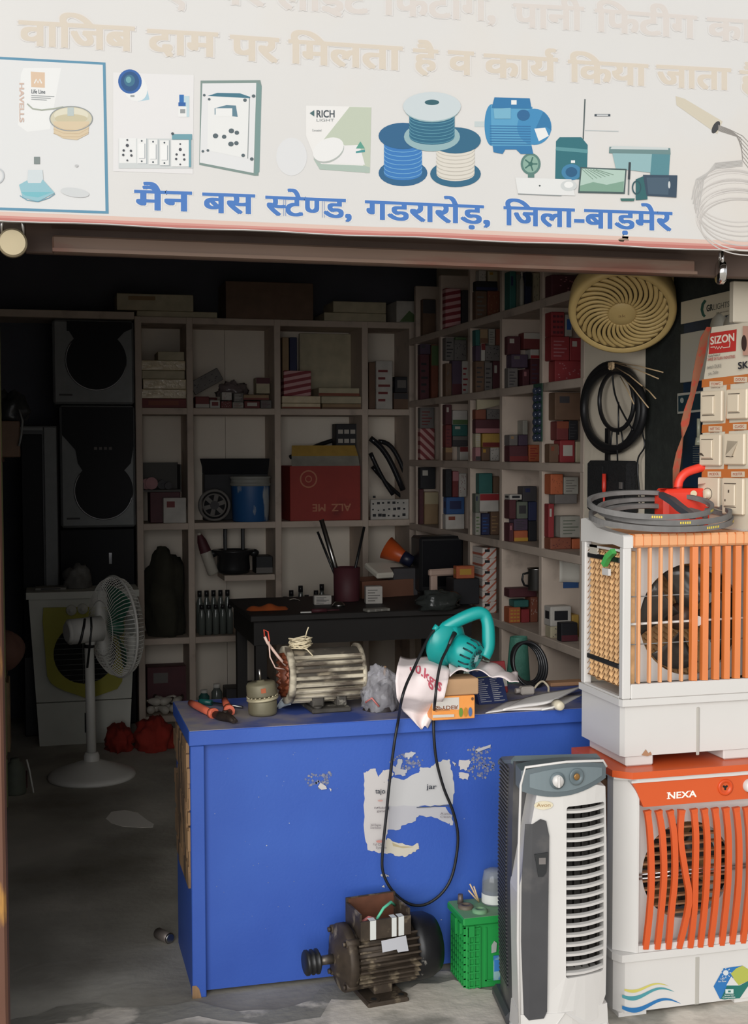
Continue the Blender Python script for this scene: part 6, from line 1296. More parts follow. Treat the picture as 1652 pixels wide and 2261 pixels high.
for dx, dz in ((-.03, .058), (-.034, .040), (-.018, .05)): b.tube([(x, y, tz0+.001), (x+dx*.5, y-.005, tz0+dz*.5), (x+dx, y-.008, tz0+dz)], .0022, 6)
tag(wobj('wire_strands', b, M('wire_tan', (206, 178, 140), .5)), 'short tan wires sticking up on the green battery beside the cup', 'wire')
# little can and paper scrap on the floor
p = PZ(362, 2078, 0); t = thing('metal_can', 'small metal can lying on its side on the floor left of the counter', 'can', (p.x, p.y, .017), (0, 0, math.radians(-60))); obj('can_body', MB().cyl((-.03, 0, 0), (.03, 0, 0), .0168, n=20), M('can_grey', (136, 126, 120), .4, .5), t); obj('cap', MB().cyl((.03, 0, 0), (.034, 0, 0), .0168, .013, 20), steel, t); obj('pull_ring', MB().tube([(-.034+.0, .012*math.cos(a), .012*math.sin(a)) for a in (2*PI*i/14 for i in range(14))], .0022, 6, closed=True), steel, t)
b = MB(); pts = [PZ(x, y, 0) for x, y in ((234, 1808), (246, 1793), (276, 1789), (304, 1795), (326, 1812), (340, 1820), (338, 1827), (312, 1828), (270, 1825), (246, 1818))]; b.prism([(q.x, q.y) for q in pts], .0004, .0014); tag(wobj('paper_scrap', b, M('scrap_grey', (226, 222, 214), .8)), 'pale leaf shaped paper scrap flat on the dark floor', 'paper')

# =================================================================== tower cooler
cwh = M('cooler_white', (202, 199, 195), .35, var=.02, vs=4); cgrey = M('tower_grey', (86, 96, 100), .45, var=.08, vs=9); cdk = M('tower_charcoal', (62, 62, 64), .45, var=.1, vs=12, col2=(104, 100, 96), c2at=(.55, .75), c2s=6)
TY = 3.02; S = .00122; p = PZ(1130, 2252, 0)
TZ = .0100
t = thing('tower_cooler', 'white and charcoal tower cooler with a louvred front standing before the counter', 'air cooler', (p.x-.033, TY-.06, TZ), (0, 0, math.radians(-9)))
W, D, H = .232, .235, .675
def rr(x0, y0, x1, y1, r_, n=5):
    out = []
    for cx, cy, a in ((x1-r_, y1-r_, 0), (x0+r_, y1-r_, PI/2), (x0+r_, y0+r_, PI), (x1-r_, y0+r_, 1.5*PI)): out += [(cx+r_*math.cos(a+PI/2*k/n), cy+r_*math.sin(a+PI/2*k/n)) for k in range(n+1)]
    return out
def bow(b):
    b.v = [(x, y-.052*(1-((x-.06)/.18)**2)*(1 if y < .03 else max(0, 1-(y-.03)/.02)), z) if y < .05 else (x, y, z) for x, y, z in b.v]; return b
# the shape is a little wider in the middle and narrows above the flared foot
def wx(z): return W*(.965+.05*math.sin(PI*min(1, max(0, (z-.05)/.62))))
b = MB(); lv = [.0, .02, .05, .10, .2, .35, .5, .6, .655]
sec = []
for z in lv:
    w_ = wx(z); sec.append([(W/2-w_/2, .045), (W/2-w_/2-.004, .08), (W/2-w_/2-.002, D-.03), (W/2-w_/2+.03, D), (W/2+w_/2-.03, D), (W/2+w_/2, D-.03), (W/2+w_/2, .045)])
m_ = 7
b.add([(x, y, z) for s_, z in zip(sec, lv) for x, y in s_], [(i*m_+k, i*m_+(k+1) % m_, (i+1)*m_+(k+1) % m_, (i+1)*m_+k) for i in range(len(lv)-1) for k in range(m_)]+[tuple(range(m_))[::-1], tuple(range((len(lv)-1)*m_, len(lv)*m_))])
b.v = [(x, y, z-(.24*max(0, y-.045) if z > .6 else 0)) for x, y, z in b.v]; obj('rear_shell', b, cdk, t)
b = MB()
for k in range(56): z = .085+.0098*k; w_ = wx(z); b.box((W/2-w_/2-.0075, .085, z), (W/2-w_/2-.002, D-.045, z+.0045))
obj('side_fins', b, cdk, t)
# white front with the louvre opening
GX0, GX1, GZ0, GZ1 = .118, W-.007, .155, .565
o_ = [(0, .045), (W/2, .035), (W, .045), (W+.003, .25), (W+.001, .45), (W-.004, .60), (W-.012, .612), (W*.75, .604), (W/2, .598), (W*.25, .600), (.004, .606), (-.004, .45), (-.005, .25), (-.002, .1)]
def ray_out(poly, c, a):
    d = (math.cos(a), math.sin(a)); best = 1e9
    for i in range(len(poly)):
        p_, q = poly[i], poly[(i+1) % len(poly)]; ex, ey = q[0]-p_[0], q[1]-p_[1]; den = d[0]*ey-d[1]*ex
        if abs(den) < 1e-12: continue
        s_ = ((p_[0]-c[0])*ey-(p_[1]-c[1])*ex)/den; u = ((p_[0]-c[0])*d[1]-(p_[1]-c[1])*d[0])/den
        if s_ > 1e-6 and -1e-6 <= u <= 1+1e-6: best = min(best, s_)
    return (c[0]+d[0]*best, c[1]+d[1]*best)
hole = rr(GX0, GZ0, GX1, GZ1, .006, 2); cc_ = ((GX0+GX1)/2, (GZ0+GZ1)/2)
def dense(poly, k): return [(poly[i][0]+(poly[(i+1) % len(poly)][0]-poly[i][0])*j/k, poly[i][1]+(poly[(i+1) % len(poly)][1]-poly[i][1])*j/k) for i in range(len(poly)) for j in range(k)]
hole = dense(hole, 4); angs = [math.atan2(y-cc_[1], x-cc_[0]) for x, y in hole]
b = MB().at((0, .0, 0), (PI/2, 0, 0)); b.frame([ray_out(o_, cc_, a) for a in angs], hole, -.05, .0); obj('front_shell', bow(b), cwh, t)
b = MB()
for x0, x1 in ((-.012, .085), (.165, W+.012)): b.box((x0, -.012, 0), (x1, .05, .028), .008)
b.at((0, 0, 0), (PI/2, 0, 0)).prism([(-.006, .02), (.06, .02), (.09, .045), (.115, .075), (.15, .048), (.175, .02), (W+.008, .02), (W+.004, .075), (-.001, .075)], -.05, .004); obj('foot_flare', bow(b), cwh, t)
b = MB().box((-.014, .05, 0), (W+.012, D+.012, .035), .01); obj('rear_foot', b, cdk, t)
b = MB().box((GX0-.002, .04, GZ0-.002), (GX1+.002, .045, GZ1+.002)); [b.box((GX0+.018+.020*k, .02, GZ0), (GX0+.0205+.020*k, .04, GZ1)) for k in range(6)]; obj('inner_vanes', b, M('vane_dark', (40, 36, 32), .6), t)
NL = 18
for k in range(NL):
    z = GZ0+(GZ1-GZ0)*(k+.55)/NL
    b = MB().grid(lambda u, v: (GX0+(GX1-GX0)*u, .002+.012*v, z-.003*math.sin(PI*u)+.0015*v), 8, 1, False); o = obj('louvre', bow(b), cwh, t); ms = o.modifiers.new('t', 'SOLIDIFY'); ms.thickness = .0062
b = MB().at((0, -.0005, 0), (PI/2, 0, 0)).prism([(.010, .075), (.022, .062), (.06, .066), (.068, .082), (.07, .3), (.072, .50), (.064, .535), (.05, .54), (.03, .528), (.012, .528), (.004, .4), (.003, .25)], 0, .003); obj('side_strip', bow(b), cdk, t)
b = MB().at((0, -.0035, 0), (PI/2, 0, 0)).prism([(.034, .458), (.068, .462), (.068, .46), (.064, .415), (.056, .405), (.044, .405), (.038, .44)], 0, .004); b.mat(1).at((0, 0, 0)).box((.045, -.0085, .435), (.062, -.0075, .45)); obj('latch', bow(b), [M('latch_black', (34, 36, 38), .4), boxmat('grey')], t)
b = MB().at((0, -.0002, 0), (PI/2, 0, 0)); b.lathe([(.0, .0)], 4) if False else None
b.prism([(.058+.024*math.cos(a), .572+.010*math.sin(a)) for a in (2*PI*i/28 for i in range(28))], 0, .0012); o = obj('maker_badge', bow(b), M('badge_gold', (206, 196, 170), .4), t)
b = MB(); flat_text(b, 'Aktion'[:0]+'Avon', .040, .5685, .009, .036, .01, -.0016); q = obj('lettering', bow(b), M('badge_ink', (160, 130, 90), .5), o)
# slanted control panel on top
def arcs(x0, x1, zl, zm, zr, tl, tm, tr, n=14):
    q = lambda a, m, c, u: a*(1-u)**2+2*(2*m-(a+c)/2)*u*(1-u)+c*u*u
    return [(x0+(x1-x0)*i/n, q(zl, zm, zr, i/n)) for i in range(n+1)]+[(x1-(x1-x0)*i/n, q(tr, tm, tl, i/n)) for i in range(n+1)]
def ngrid(P_, n, y0, y1):
    b = MB(); lo, up = P_[:n+1], P_[n+1:][::-1]
    b.add([(x, y1, z) for x, z in lo]+[(x, y1, z) for x, z in up], [(i, i+1, n+2+i, n+1+i) for i in range(n)])
    L = P_; m2 = len(L); b.add([(x, y1, z) for x, z in L]+[(x, y0, z) for x, z in L], [(i, m2+i, m2+(i+1) % m2, (i+1) % m2) for i in range(m2)]); return b
b = ngrid(arcs(.002, W-.004, .606, .592, .622, .654, .668, .656), 14, .04, -.003); obj('control_panel', bow(b), cgrey, t)
b = ngrid(arcs(.022, W-.016, .616, .604, .630, .646, .659, .648), 14, .03, -.0045); obj('panel_inset', bow(b), M('tower_grey_pale', (108, 120, 124), .4), t)
b = MB().box((-.002, .045, .64), (W+.0, D, .668), .010); b.v = [(x, y, z-.24*max(0, y-.045)) for x, y, z in b.v]; obj('top_cap', b, cgrey, t); t.scale = (1, 1, 1.065)
b = MB().tube([(.0, -.002, .05), (-.005, -.002, .25), (-.004, -.002, .45), (.001, -.002, .62), (.012, -.002, .662), (W/2, -.002, .672), (W-.012, -.002, .664), (W-.001, -.002, .648)], .0032, 8); obj('white_edge', bow(b), cwh, t)
b = MB().at((.092, -.006, .630), (PI/2, 0, 0)).lathe([(.020, 0), (.020, .002), (.0, .002)], 24); b.mat(1).lathe([(.014, .002), (.0135, .012), (0, .013)], 24).box((-.003, -.013, .012), (.003, .013, .018), .001); obj('control_knob', bow(b), [M('knob_ring', (92, 104, 108), .4), cwh], t)
b = MB().at((.143, -.006, .636), (PI/2, 0, 0)).lathe([(.020, 0), (.020, .003), (.017, .004), (.012, .004), (.010, .001), (0, .001)], 24); b.mat(1).lathe([(.008, .001), (.008, .003), (.005, .004), (0, .004)], 16); obj('socket', bow(b), [M('knob_ring', (92, 104, 108), .4), M('socket_brass', (150, 110, 60), .4, .5)], t)

# =================================================================== lower cooler
orange = M('cooler_orange', (200, 84, 38), .35, var=.02, vs=5)
comb = M('honeycomb', (152, 110, 68), .8, var=.25, vs=60)
LY = 2.99; p = PY(1364, 2255, LY); LX = p.x; 
def lz(py, px=1400): return PY(px, py, LY).z
LW, LD, LT = .43, .28, lz(1698)
t = thing('air_cooler', 'orange and white desert cooler with wavy slats at the bottom of the right-hand stack', 'air cooler', (LX, LY, .0098), (0, 0, 0)); z0 = .0098
zr_, ztk = lz(1722)-z0, lz(2104)-z0
b = MB(); b.prism([(.02, 0), (LW-.02, 0), (LW, .03), (LW, LD-.03), (LW-.02, LD), (.02, LD), (0, LD-.03), (0, .03)], .012, ztk-.02).prism([(.008, -.008), (LW-.008, -.008), (LW+.008, .02), (LW+.008, LD), (-.008, LD), (-.008, .02)], ztk-.02, ztk)
for x in (.0, LW-.09): b.box((x+.005, .005, 0), (x+.085, LD-.005, .012))
b.box((.09, .02, .004), (LW-.09, LD-.02, .012)); obj('water_tank', b, cwh, t)
HX, HZ, HR = (PY(1529, 1928, LY).x-LX), lz(1928, 1529)-z0, .131
obj('corner_post', MB().prism([(.0, .035), (.05, -.004), (.056, -.004), (.056, .02), (.02, .05), (.02, .07), (0, .07)], ztk+.0005, zr_), cwh, t)
obj('corner_post', MB().box((LW-.03, .0, ztk+.0005), (LW, .05, zr_-.0005)), cwh, t); obj('corner_post', MB().box((0, LD-.04, ztk+.0005), (.03, LD, zr_-.0005)), cwh, t); obj('corner_post', MB().box((LW-.03, LD-.04, ztk+.0005), (LW, LD, zr_-.0005)), cwh, t)
obj('lower_rail', MB().box((.057, -.0035, ztk+.0005), (LW-.031, .012, ztk+.018)), cwh, t)
hn = [(HX+HR*math.cos(a), HZ+HR*math.sin(a)) for a in (2*PI*i/48 for i in range(48))]; rec = [(.055, ztk+.01), (LW-.028, ztk+.01), (LW-.028, zr_-.06), (.055, zr_-.06)]
b = MB().at((0, .03, 0), (PI/2, 0, 0)); b.frame([ray_out(rec, (HX, HZ), 2*PI*i/48) for i in range(48)], hn, -.012, 0); obj('shroud', b, cwh, t)
pz0 = lz(1782)-z0; pz1 = lz(1727)-z0
xa, xb_ = PY(1393, 1730, LY).x-LX, PY(1418, 1780, LY).x-LX
b = MB().at((0, 0, 0), (PI/2, 0, 0)); b.prism([(xb_, pz0), (LW-.02, pz0), (LW-.005, pz1), (xa, pz1), (xa+.012, pz1-.02)], -.04, .008); obj('control_panel', b, orange, t)
b = MB(); x0 = PY(1470, 1765, LY).x-LX; x1 = PY(1534, 1765, LY).x-LX; flat_text(b, 'NEXA', x0, lz(1768)-z0, .0175, x1-x0, .022, -.0088, slant=.0)
for x in (x0+.003, x0+.062): b.box((x-.004, -.0089, lz(1768)-z0), (x+.006, -.0086, lz(1768)-z0+.002)).box((x-.004, -.0089, lz(1768)-z0+.0155), (x+.006, -.0086, lz(1768)-z0+.0175))
obj('lettering', b, M('letter_white', (240, 232, 222), .5), t)
kx = PY(1598, 1752, LY).x-LX; kz = lz(1752)-z0
b = MB().at((kx, -.008, kz), (PI/2, 0, 0)).lathe([(.022, 0), (.022, .003), (.019, .004), (.014, .004), (.012, .0), (0, .0)], 28); b.mat(1); [b.cyl((.005*math.cos(a), .005*math.sin(a), .0), (.005*math.cos(a), .005*math.sin(a), .001), .003, n=8) for a in (.5, 2.6, 4.7)]; b.mat(1).cyl((0, 0, .0), (0, 0, .0008), .004, n=8); obj('socket', b, [M('orange_dark', (200, 70, 20), .4), dark], t)
kx = PY(1650, 1748, LY).x-LX; b = MB().at((kx, -.008, kz), (PI/2, 0, 0)).lathe([(.018, 0), (.017, .016), (.012, .018), (0, .018)], 24); obj('control_knob', b, cwh, t)
b = MB().prism([(-.010, .02), (.03, -.018), (LW-.02, -.018), (LW+.010, .01), (LW+.010, LD+.004), (-.010, LD+.004)], zr_+.006, zr_+.024); obj('top_lid', b, orange, t)
b = MB().prism([(-.006, .02), (.05, -.012), (LW, -.012), (LW+.006, LD), (-.006, LD)], zr_, zr_+.006).box((.03, -.011, pz1), (LW-.003, .01, zr_)); obj('top_rim', b, cwh, t)
def zq(zz): return lz(zz)-z0
SL = [[(1040, 410), (1053, 560), (1057, 800), (1050, 1000), (1030, 1250)], [(1108, 410), (1128, 560), (1133, 800), (1118, 1020), (1100, 1250)], [(1178, 410), (1198, 560), (1199, 800), (1180, 1020), (1168, 1248)], [(1248, 405), (1236, 580), (1262, 780), (1285, 960), (1232, 1245)], [(1322, 400), (1330, 560), (1322, 800), (1318, 1000), (1300, 1242)],
      [(1385, 400), (1398, 560), (1392, 800), (1380, 1000), (1360, 1238)], [(1450, 395), (1462, 560), (1456, 800), (1442, 1000), (1422, 1234)], [(1515, 392), (1526, 560), (1522, 800), (1508, 1000), (1490, 1226)], [(1578, 390), (1590, 560), (1586, 800), (1572, 1000), (1552, 1218)], [(1640, 388), (1652, 560), (1650, 800), (1636, 1000), (1618, 1212)], [(1704, 386), (1716, 560), (1714, 800), (1700, 1000), (1682, 1206)]]
for i, s_ in enumerate(SL):
    pts = []
    for x, y in s_: q = PY(1050+x/2.744, 1640+y/2.744, LY-.004); pts.append(Vector((q.x-LX, -.004-.008*math.sin(PI*min(1, max(0, (y-400)/850))), q.z-z0)))
    b = MB().tube(catmull(pts, 4), [1.25]+[1.0]*15+[.9], 4, flat=((0, 1, 0), .0112, .007)); obj('slat', b, orange, t)
b = MB()
for k in range(-5, 6):
    z = .023*k; h = math.sqrt(max(0, HR*HR-z*z)); b.box((HX-h, .034, HZ+z-.0025), (HX+h, .05, HZ+z+.0025))
obj('rear_louvres', b, M('louvre_tan', (170, 128, 92), .6), t)
b = MB().tube([(.06, .02, HZ+.002), (LW-.03, .02, HZ+.004)], .003, 6).tube([(.06, .022, HZ-.01), (LW-.03, .022, HZ-.006)], .003, 6); obj('wire_rod', b, chrome, t)
b = MB().box((.03, LD-.035, ztk+.02), (LW-.03, LD-.02, zr_-.02)); obj('rear_pad', b, comb, t)
b = MB().box((.004, .075, ztk+.01), (.02, LD-.045, zr_-.02)); obj('side_pad', b, comb, t)
b = MB().cyl((HX, .075, HZ), (HX, .17, HZ), .04, n=20); obj('fan_motor', b, M('motor_dim', (70, 60, 54), .5), t)
for k in range(4):
    a0 = k*PI/2+.5; b = MB().grid(lambda u, v: (HX+(.035+.085*v)*math.cos(a0+(u-.5)*.9), .10+.03*(u-.5), HZ+(.035+.085*v)*math.sin(a0+(u-.5)*.9)), 6, 3); o = obj('fan_blade', b, M('blade_dark', (52, 46, 44), .4), t); ms = o.modifiers.new('t', 'SOLIDIFY'); ms.thickness = .003
xs0 = PY(1534, 2180, LY).x-LX; xs1 = PY(1545, 2180, LY).x-LX
obj('level_slot', MB().box((xs0, -.001, lz(2236)-z0), (xs1, .004, lz(2128)-z0), .003), M('slot_grey', (168, 164, 156), .5), t)
def LPn(x, y, k=0): q = PY(x, y, LY-.0006-.0002*k); return (q.x, q.y, q.z)
P = Print(LPn)
def wave(c_, x0, y0, L_, h, dr):
    top = []; bot = []
    for i in range(25): u = i/24; yy = y0+h*.55*math.sin(u*2*PI*.95+.35)-dr*u; th = h*.62*max(0, (1-u))**.7*min(1, .55+u*2); top.append((x0+L_*u, yy-th*.5)); bot.append((x0+L_*u, yy+th*.6))
    for i in range(24): P.k = 3; P.poly(c_, [top[i], top[i+1], bot[i+1], bot[i]])
wave((226, 216, 110), 1379, 2183, 98, 12, 6); wave((80, 164, 174), 1374, 2196, 116, 17, 6); wave((40, 124, 190), 1374, 2220, 130, 20, 4)
P.part('wave_decal', t)
P = Print(LPn); hx, hy = 1614, 2170
P.poly((42, 124, 196), [(1576, 2178), (1598, 2138), (1640, 2132), (1628, 2146), (1592, 2206), (1590, 2206)]).poly((196, 200, 88), [(1640, 2132), (1668, 2150), (1666, 2160), (1630, 2176), (1614, 2150), (1626, 2138)]).poly((30, 120, 110), [(1592, 2206), (1606, 2176), (1634, 2176), (1664, 2160), (1634, 2204), (1600, 2207)]).poly((238, 236, 232), [(1604, 2176), (1615, 2156), (1632, 2176)])
P.ell((232, 238, 242), 1603, 2148, 6, 6)
for k in range(8): P.line((232, 238, 242), [(1603+8*math.cos(k*PI/4), 2148+8*math.sin(k*PI/4)), (1603+12*math.cos(k*PI/4), 2148+12*math.sin(k*PI/4))], 1.6)
P.text((232, 238, 242), 'LED', 1591, 2163, 1601, 2162, 4, .02).text((232, 238, 242), 'Air Flow', 1586, 2169, 1604, 2168, 4, .02).rect((228, 240, 236), 1602, 2184, 1620, 2194).rect((30, 120, 110), 1608, 2187, 1614, 2191).text((228, 240, 236), 'Inverter', 1600, 2199, 1622, 2198, 3.5, .02).text((228, 240, 236), 'Compatible', 1596, 2204, 1624, 2203, 3.5, .02)
P.part('hexagon_sticker', t)

# =================================================================== upper cooler
UY = 3.02; ZU = z0+zr_+.0245; p = PY(1373, 1600, UY); UXo = p.x
t = thing('air_cooler', 'white cooler with straight orange bars stacked on top of the wavy slatted one', 'air cooler', (UXo, UY, ZU), (0, 0, 0))
def uz(py, px=1380): return PY(px, py, UY).z-ZU
def ux(px, py=1400): return PY(px, py, UY).x-UXo
UW, UD = .405, .262
pale_or = M('bar_orange_pale', (216, 156, 110), .4, var=.05, vs=6); bar_or = M('bar_orange', (200, 112, 52), .4, var=.05, vs=6)
zt2, ztk2, zto = uz(1182), uz(1545), uz(1210)
b = MB(); zb0 = .0
b.prism([(.012, .006), (UW-.012, .006), (UW-.004, .02), (UW-.004, UD), (.004, UD), (.004, .02)], .028, ztk2-.018)
for x in (.018, UW-.10): b.box((x, .01, 0), (x+.08, UD-.02, .03), .004)
b.prism([(.0, -.004), (UW, -.004), (UW+.004, .01), (UW+.004, UD+.004), (-.004, UD+.004), (-.004, .01)], ztk2-.018, ztk2); obj('water_tank', b, cwh, t)
obj('level_slot', MB().box((ux(1540, 1620), .003, uz(1680)), (ux(1547, 1620), .008, uz(1572)), .002), M('slot_grey', (168, 164, 156), .5), t)
for lo, hi in (((.0, -.004, ztk2+.0005), (.024, .02, zto+.002)), ((UW-.024, -.004, ztk2+.0005), (UW, .02, zto+.002)), ((.0, UD-.026, ztk2+.0005), (.022, UD, zto+.002)), ((UW-.022, UD-.026, ztk2+.0005), (UW, UD, zto+.002))): obj('corner_post', MB().box(lo, hi, .003), cwh, t)
obj('side_rail', MB().box((0, .0205, ztk2+.0005), (.012, UD-.0265, ztk2+.006)), cwh, t); obj('side_rail', MB().box((.004, .0205, zto-.012), (.012, UD-.0265, zto-.006)), cwh, t)
b = MB().at((0, 0, 0), (PI/2, 0, PI/2)); sd = [(-.005, zto), (-.005, zt2-.004), (.0, zt2), (.04, zt2+.002), (.10, zt2+.006), (.16, zt2+.012), (.20, zt2+.026), (.235, zt2+.034), (UD+.001, zt2+.03), (UD+.001, zto), (.2, zto+.004), (.13, zto+.002), (.06, zto+.006)]
for xa_, xe_ in ((-.001, .0265), (UW-.0265, UW+.001)): obj('side_cap', MB().at((0, 0, 0), (PI/2, 0, PI/2)).prism(sd, xa_, xe_), cwh, t)
b = MB().mat(0).box((.026, -.006, zto), (UW-.026, .02, zt2+.002), .006).mat(0).box((.026, .02, zt2-.012), (UW-.026, UD-.01, zt2+.001)); b.mat(1)
for k in range(15): x = .03+.0245*k; b.box((x, -.0075, zto+.003), (x+.0016, .03, zt2+.0022), .0006)
obj('top_cap', b, [pale_or, bar_or], t)
zru = uz(1512); b = MB().box((.024, -.005, ztk2), (UW-.024, .012, zru), .003); obj('lower_rail', b, cwh, t)
HX, HZ, HR = ux(1544, 1372), uz(1372, 1544), .151
hn = [(HX+HR*math.cos(a), HZ+HR*math.sin(a)) for a in (2*PI*i/48 for i in range(48))]; rec = [(.024, zru-.004), (UW-.024, zru-.004), (UW-.024, zto+.002), (.024, zto+.002)]
def clampr(q): return (min(max(q[0], .026), UW-.026), min(max(q[1], zru), zto))
b = MB().at((0, .045, 0), (PI/2, 0, 0)); b.frame([ray_out(rec, (HX, HZ), 2*PI*i/48) for i in range(48)], [clampr(q) for q in hn], -.01, 0); obj('shroud', b, cwh, t)
for px in (1411, 1435, 1459, 1481, 1506): x = ux(px); obj('thin_bar', MB().box((x-.0035, -.004, zru+.001), (x+.0035, .010, zto-.001), .0015), pale_or, t)
for px in (1534, 1558, 1583, 1606, 1629, 1653, 1677): x = ux(px); obj('wide_bar', MB().prism([(x-.010, .012), (x-.008, .0), (x+.006, -.005), (x+.009, .004), (x+.009, .012)], zru+.001, zto-.001), bar_or, t)
b = MB(); [b.tube([(.026, .016, uz(y, 1500)), (UW-.026, .016, uz(y, 1500)+.004)], .0016 if y != 1375 else .0032, 6) for y in (1316, 1421)]; obj('wire_rod', b, greyb, t)
b = MB().tube([(.03, .015, uz(1376, 1500)), (UW-.026, .015, uz(1374, 1500)+.003)], .0034, 8).cyl((HX, .008, HZ), (HX, .02, HZ), .014, n=16); obj('centre_rod', b, cwh, t)
obj('hub', MB().at((HX, .09, HZ), (PI/2, 0, 0)).lathe([(0, .04), (.02, .04), (.028, .03), (.032, .0), (.038, -.02), (.0, -.02)], 28), M('hub_brown', (84, 66, 56), .45), t)
smoke = M('blade_smoke', (74, 70, 66), .2, alpha=.9)
for k in range(4):
    a0 = k*PI/2+PI*.93; b = MB().grid(lambda u, v: (HX+(.03+.112*v)*math.cos(a0+(u-.5)*(.8+.5*v)), .085+.05*(u-.5), HZ+(.03+.112*v)*math.sin(a0+(u-.5)*(.8+.5*v))), 8, 4); o = obj('fan_blade', b, smoke, t); ms = o.modifiers.new('t', 'SOLIDIFY'); ms.thickness = .002
def pad(b, orig, du, dn, wid, hei, w_=.0150, p_=.0165):
    """cellulose pad: columns of curled chips leaning up and down by turns"""
    o_, du, dn = Vector(orig), Vector(du), Vector(dn); nc = max(1, int(wid/w_)); w_ = wid/nc; nr = int(hei/p_)
    for i in range(nc):
        s_ = .0105 if i % 2 else -.0105
        for j in range(-1, nr+1):
            vs = []
            for q in range(4):
                for e_ in range(3):
                    u, v = e_/2, q/3
                    z = p_*j+(p_*.95)*v+s_*(u-.5)+(.006 if i % 2 else 0)
                    vs.append(o_+du*(w_*(i+.02+.96*u))+Vector((0, 0, min(max(z, 0), hei)))+dn*(.0095*(1-v)**1.3+.003*math.sin(PI*u)))
            b.add(vs, [(q*3+e_, q*3+e_+1, q*3+e_+4, q*3+e_+3) for q in range(3) for e_ in range(2)], True)
comb2 = M('cellulose_pad', (206, 164, 116), .85, var=.18, vs=40)
b = MB(); pad(b, (.016, .03, ztk2+.03), (0, 1, 0), (-1, 0, 0), UD-.06, zto-.012-ztk2-.035); b.box((.022, .028, ztk2+.028), (.05, UD-.028, zto-.012)); obj('side_pad', b, comb2, t)
b = MB(); pad(b, (.05, UD-.04, ztk2+.02), (1, 0, 0), (0, -1, 0), UW-.10, zto-ztk2-.04); b.box((.04, UD-.034, ztk2+.01), (UW-.04, UD-.012, zto-.01)); obj('rear_pad', b, comb2, t)
for py in (1240, 1477): z = uz(py, 1345); obj('pad_strap', MB().box((.0035, .03, z-.008), (.0085, UD-.032, z+.006), .002), blackp, t)
b = MB().box((.004, UD-.095, zto-.03), (.01, UD-.045, zto-.006)); obj('float_bracket', b, M('bracket_grey', (176, 170, 158), .6), t)
gtag = M('tag_green', (70, 160, 80), .5); b = MB().mat(0).tube([(-.002, .05, zto-.012), (-.006, .075, zto-.028), (-.008, .095, zto-.052)], [.010, .011, .010], 4).mat(1).box((-.012, .062, zto-.078), (-.004, .10, zto-.060)); obj('inlet_tag', b, [gtag, cwh], t)
b = MB().add([(.06, .0048, .03), (.072, .0046, .045), (.08, .0046, .034), (.086, .0046, .038), (.09, .0046, .03), (.078, .0046, .026)], [(0, 1, 2, 3, 4, 5)]); obj('chipped_spot', b, M('chip_brown', (160, 120, 90), .8), t)

# =================================================================== drive belts and red tool on top of the upper cooler
ztop = ZU+zt2+.036; belt = M('belt_grey', (104, 102, 100), .7, var=.12, vs=30); bpr = M('belt_print', (214, 190, 70), .6)
BXc, BYc = PY(1452, 1150, UY+.13).x, UY+.118
def ring(cx, cy, rx, ry, z, tilt, lab, wob=0.0, ph=0.0, prints=()):
    t = thing('drive_belt', lab, 'belt', (cx, cy, z), group=None)
    f = lambda a: Vector((rx*math.cos(a), ry*math.sin(a)*(1+wob*math.sin(2*a+ph)), .006+tilt*(1+math.sin(a+.12*math.sin(ph)))*.5))
    b = MB(); N = 72; vs = []
    for i in range(N):
        a = 2*PI*i/N; q = f(a); n_ = Vector((math.cos(a), math.sin(a), 0))
        vs += [q+n_*.0065+Vector((0, 0, -.0075)), q+n_*.0065+Vector((0, 0, .0075)), q-n_*.004+Vector((0, 0, .0055)), q-n_*.004+Vector((0, 0, -.0055))]
    b.add(vs, [(i*4+k, ((i+1) % N)*4+k, ((i+1) % N)*4+(k+1) % 4, i*4+(k+1) % 4) for i in range(N) for k in range(4)]); obj('belt_loop', b, belt, t)
    b = MB()
    for a0, a1 in prints:
        for j in range(int((a1-a0)/.035)):
            a = a0+.035*j; vs = [f(a+d)+Vector((math.cos(a+d), math.sin(a+d), 0))*.0069+Vector((0, 0, h)) for d, h in ((0, -.003), (.022, -.003), (.022, .003), (0, .003))]; b.add(vs, [(0, 1, 2, 3)])
    if prints: obj('printed_marks', b, bpr, t)
    return t
ring(BXc+.005, BYc+.0, .198, .136, ztop-.028, .050, 'lowest grey drive belt of the coil lying on the upper cooler', .03, .4, ((-1.25, -1.0), (-.55, -.35)))
ring(BXc+.02, BYc+.01, .182, .134, ztop-.012, .052, 'middle grey drive belt of the coil on the upper cooler', .05, 1.6, ((-1.7, -1.5),))
ring(BXc-.025, BYc+.005, .170, .126, ztop+.004, .056, 'topmost grey drive belt, shifted left, on the upper cooler', .05, 2.2, ((-.75, -.55), (-1.9, -1.7)))
ring(BXc-.0, BYc+.02, .140, .096, ztop-.026, .048, 'smaller inner drive belt in the coil on the upper cooler', .04, .9, ((-1.0, -.9),))
pc = PY(1460, 1092, UY+.16); pe = PY(1530, 1140, UY+.05); b = MB().tube([pc, pc.lerp(pe, .35)+Vector((0, 0, .004)), pc.lerp(pe, .6), pe], [1, 1.25, 1.3, 1.1], 4, flat=((0, 0, 1), .014, .010)); tag(wobj('belt_clasp', b, M('clasp_grey', (58, 60, 66), .4)), 'dark grey plastic strap tied across the coil of drive belts', 'strap')
rd = M('tool_red', (222, 62, 44), .4); zr2 = ZU+zt2+.003; p = PY(1510, 1140, UY+.21)
t = thing('power_tool', 'bright red power tool with a loop handle on the upper cooler behind the belts', 'tool', (p.x, UY+.215, zr2))
def rp(px, py, d=0.0): q = PY(px, py, UY+.215+d); return Vector((q.x-p.x, d, q.z-zr2))
zt3 = rp(1500, 1075).z
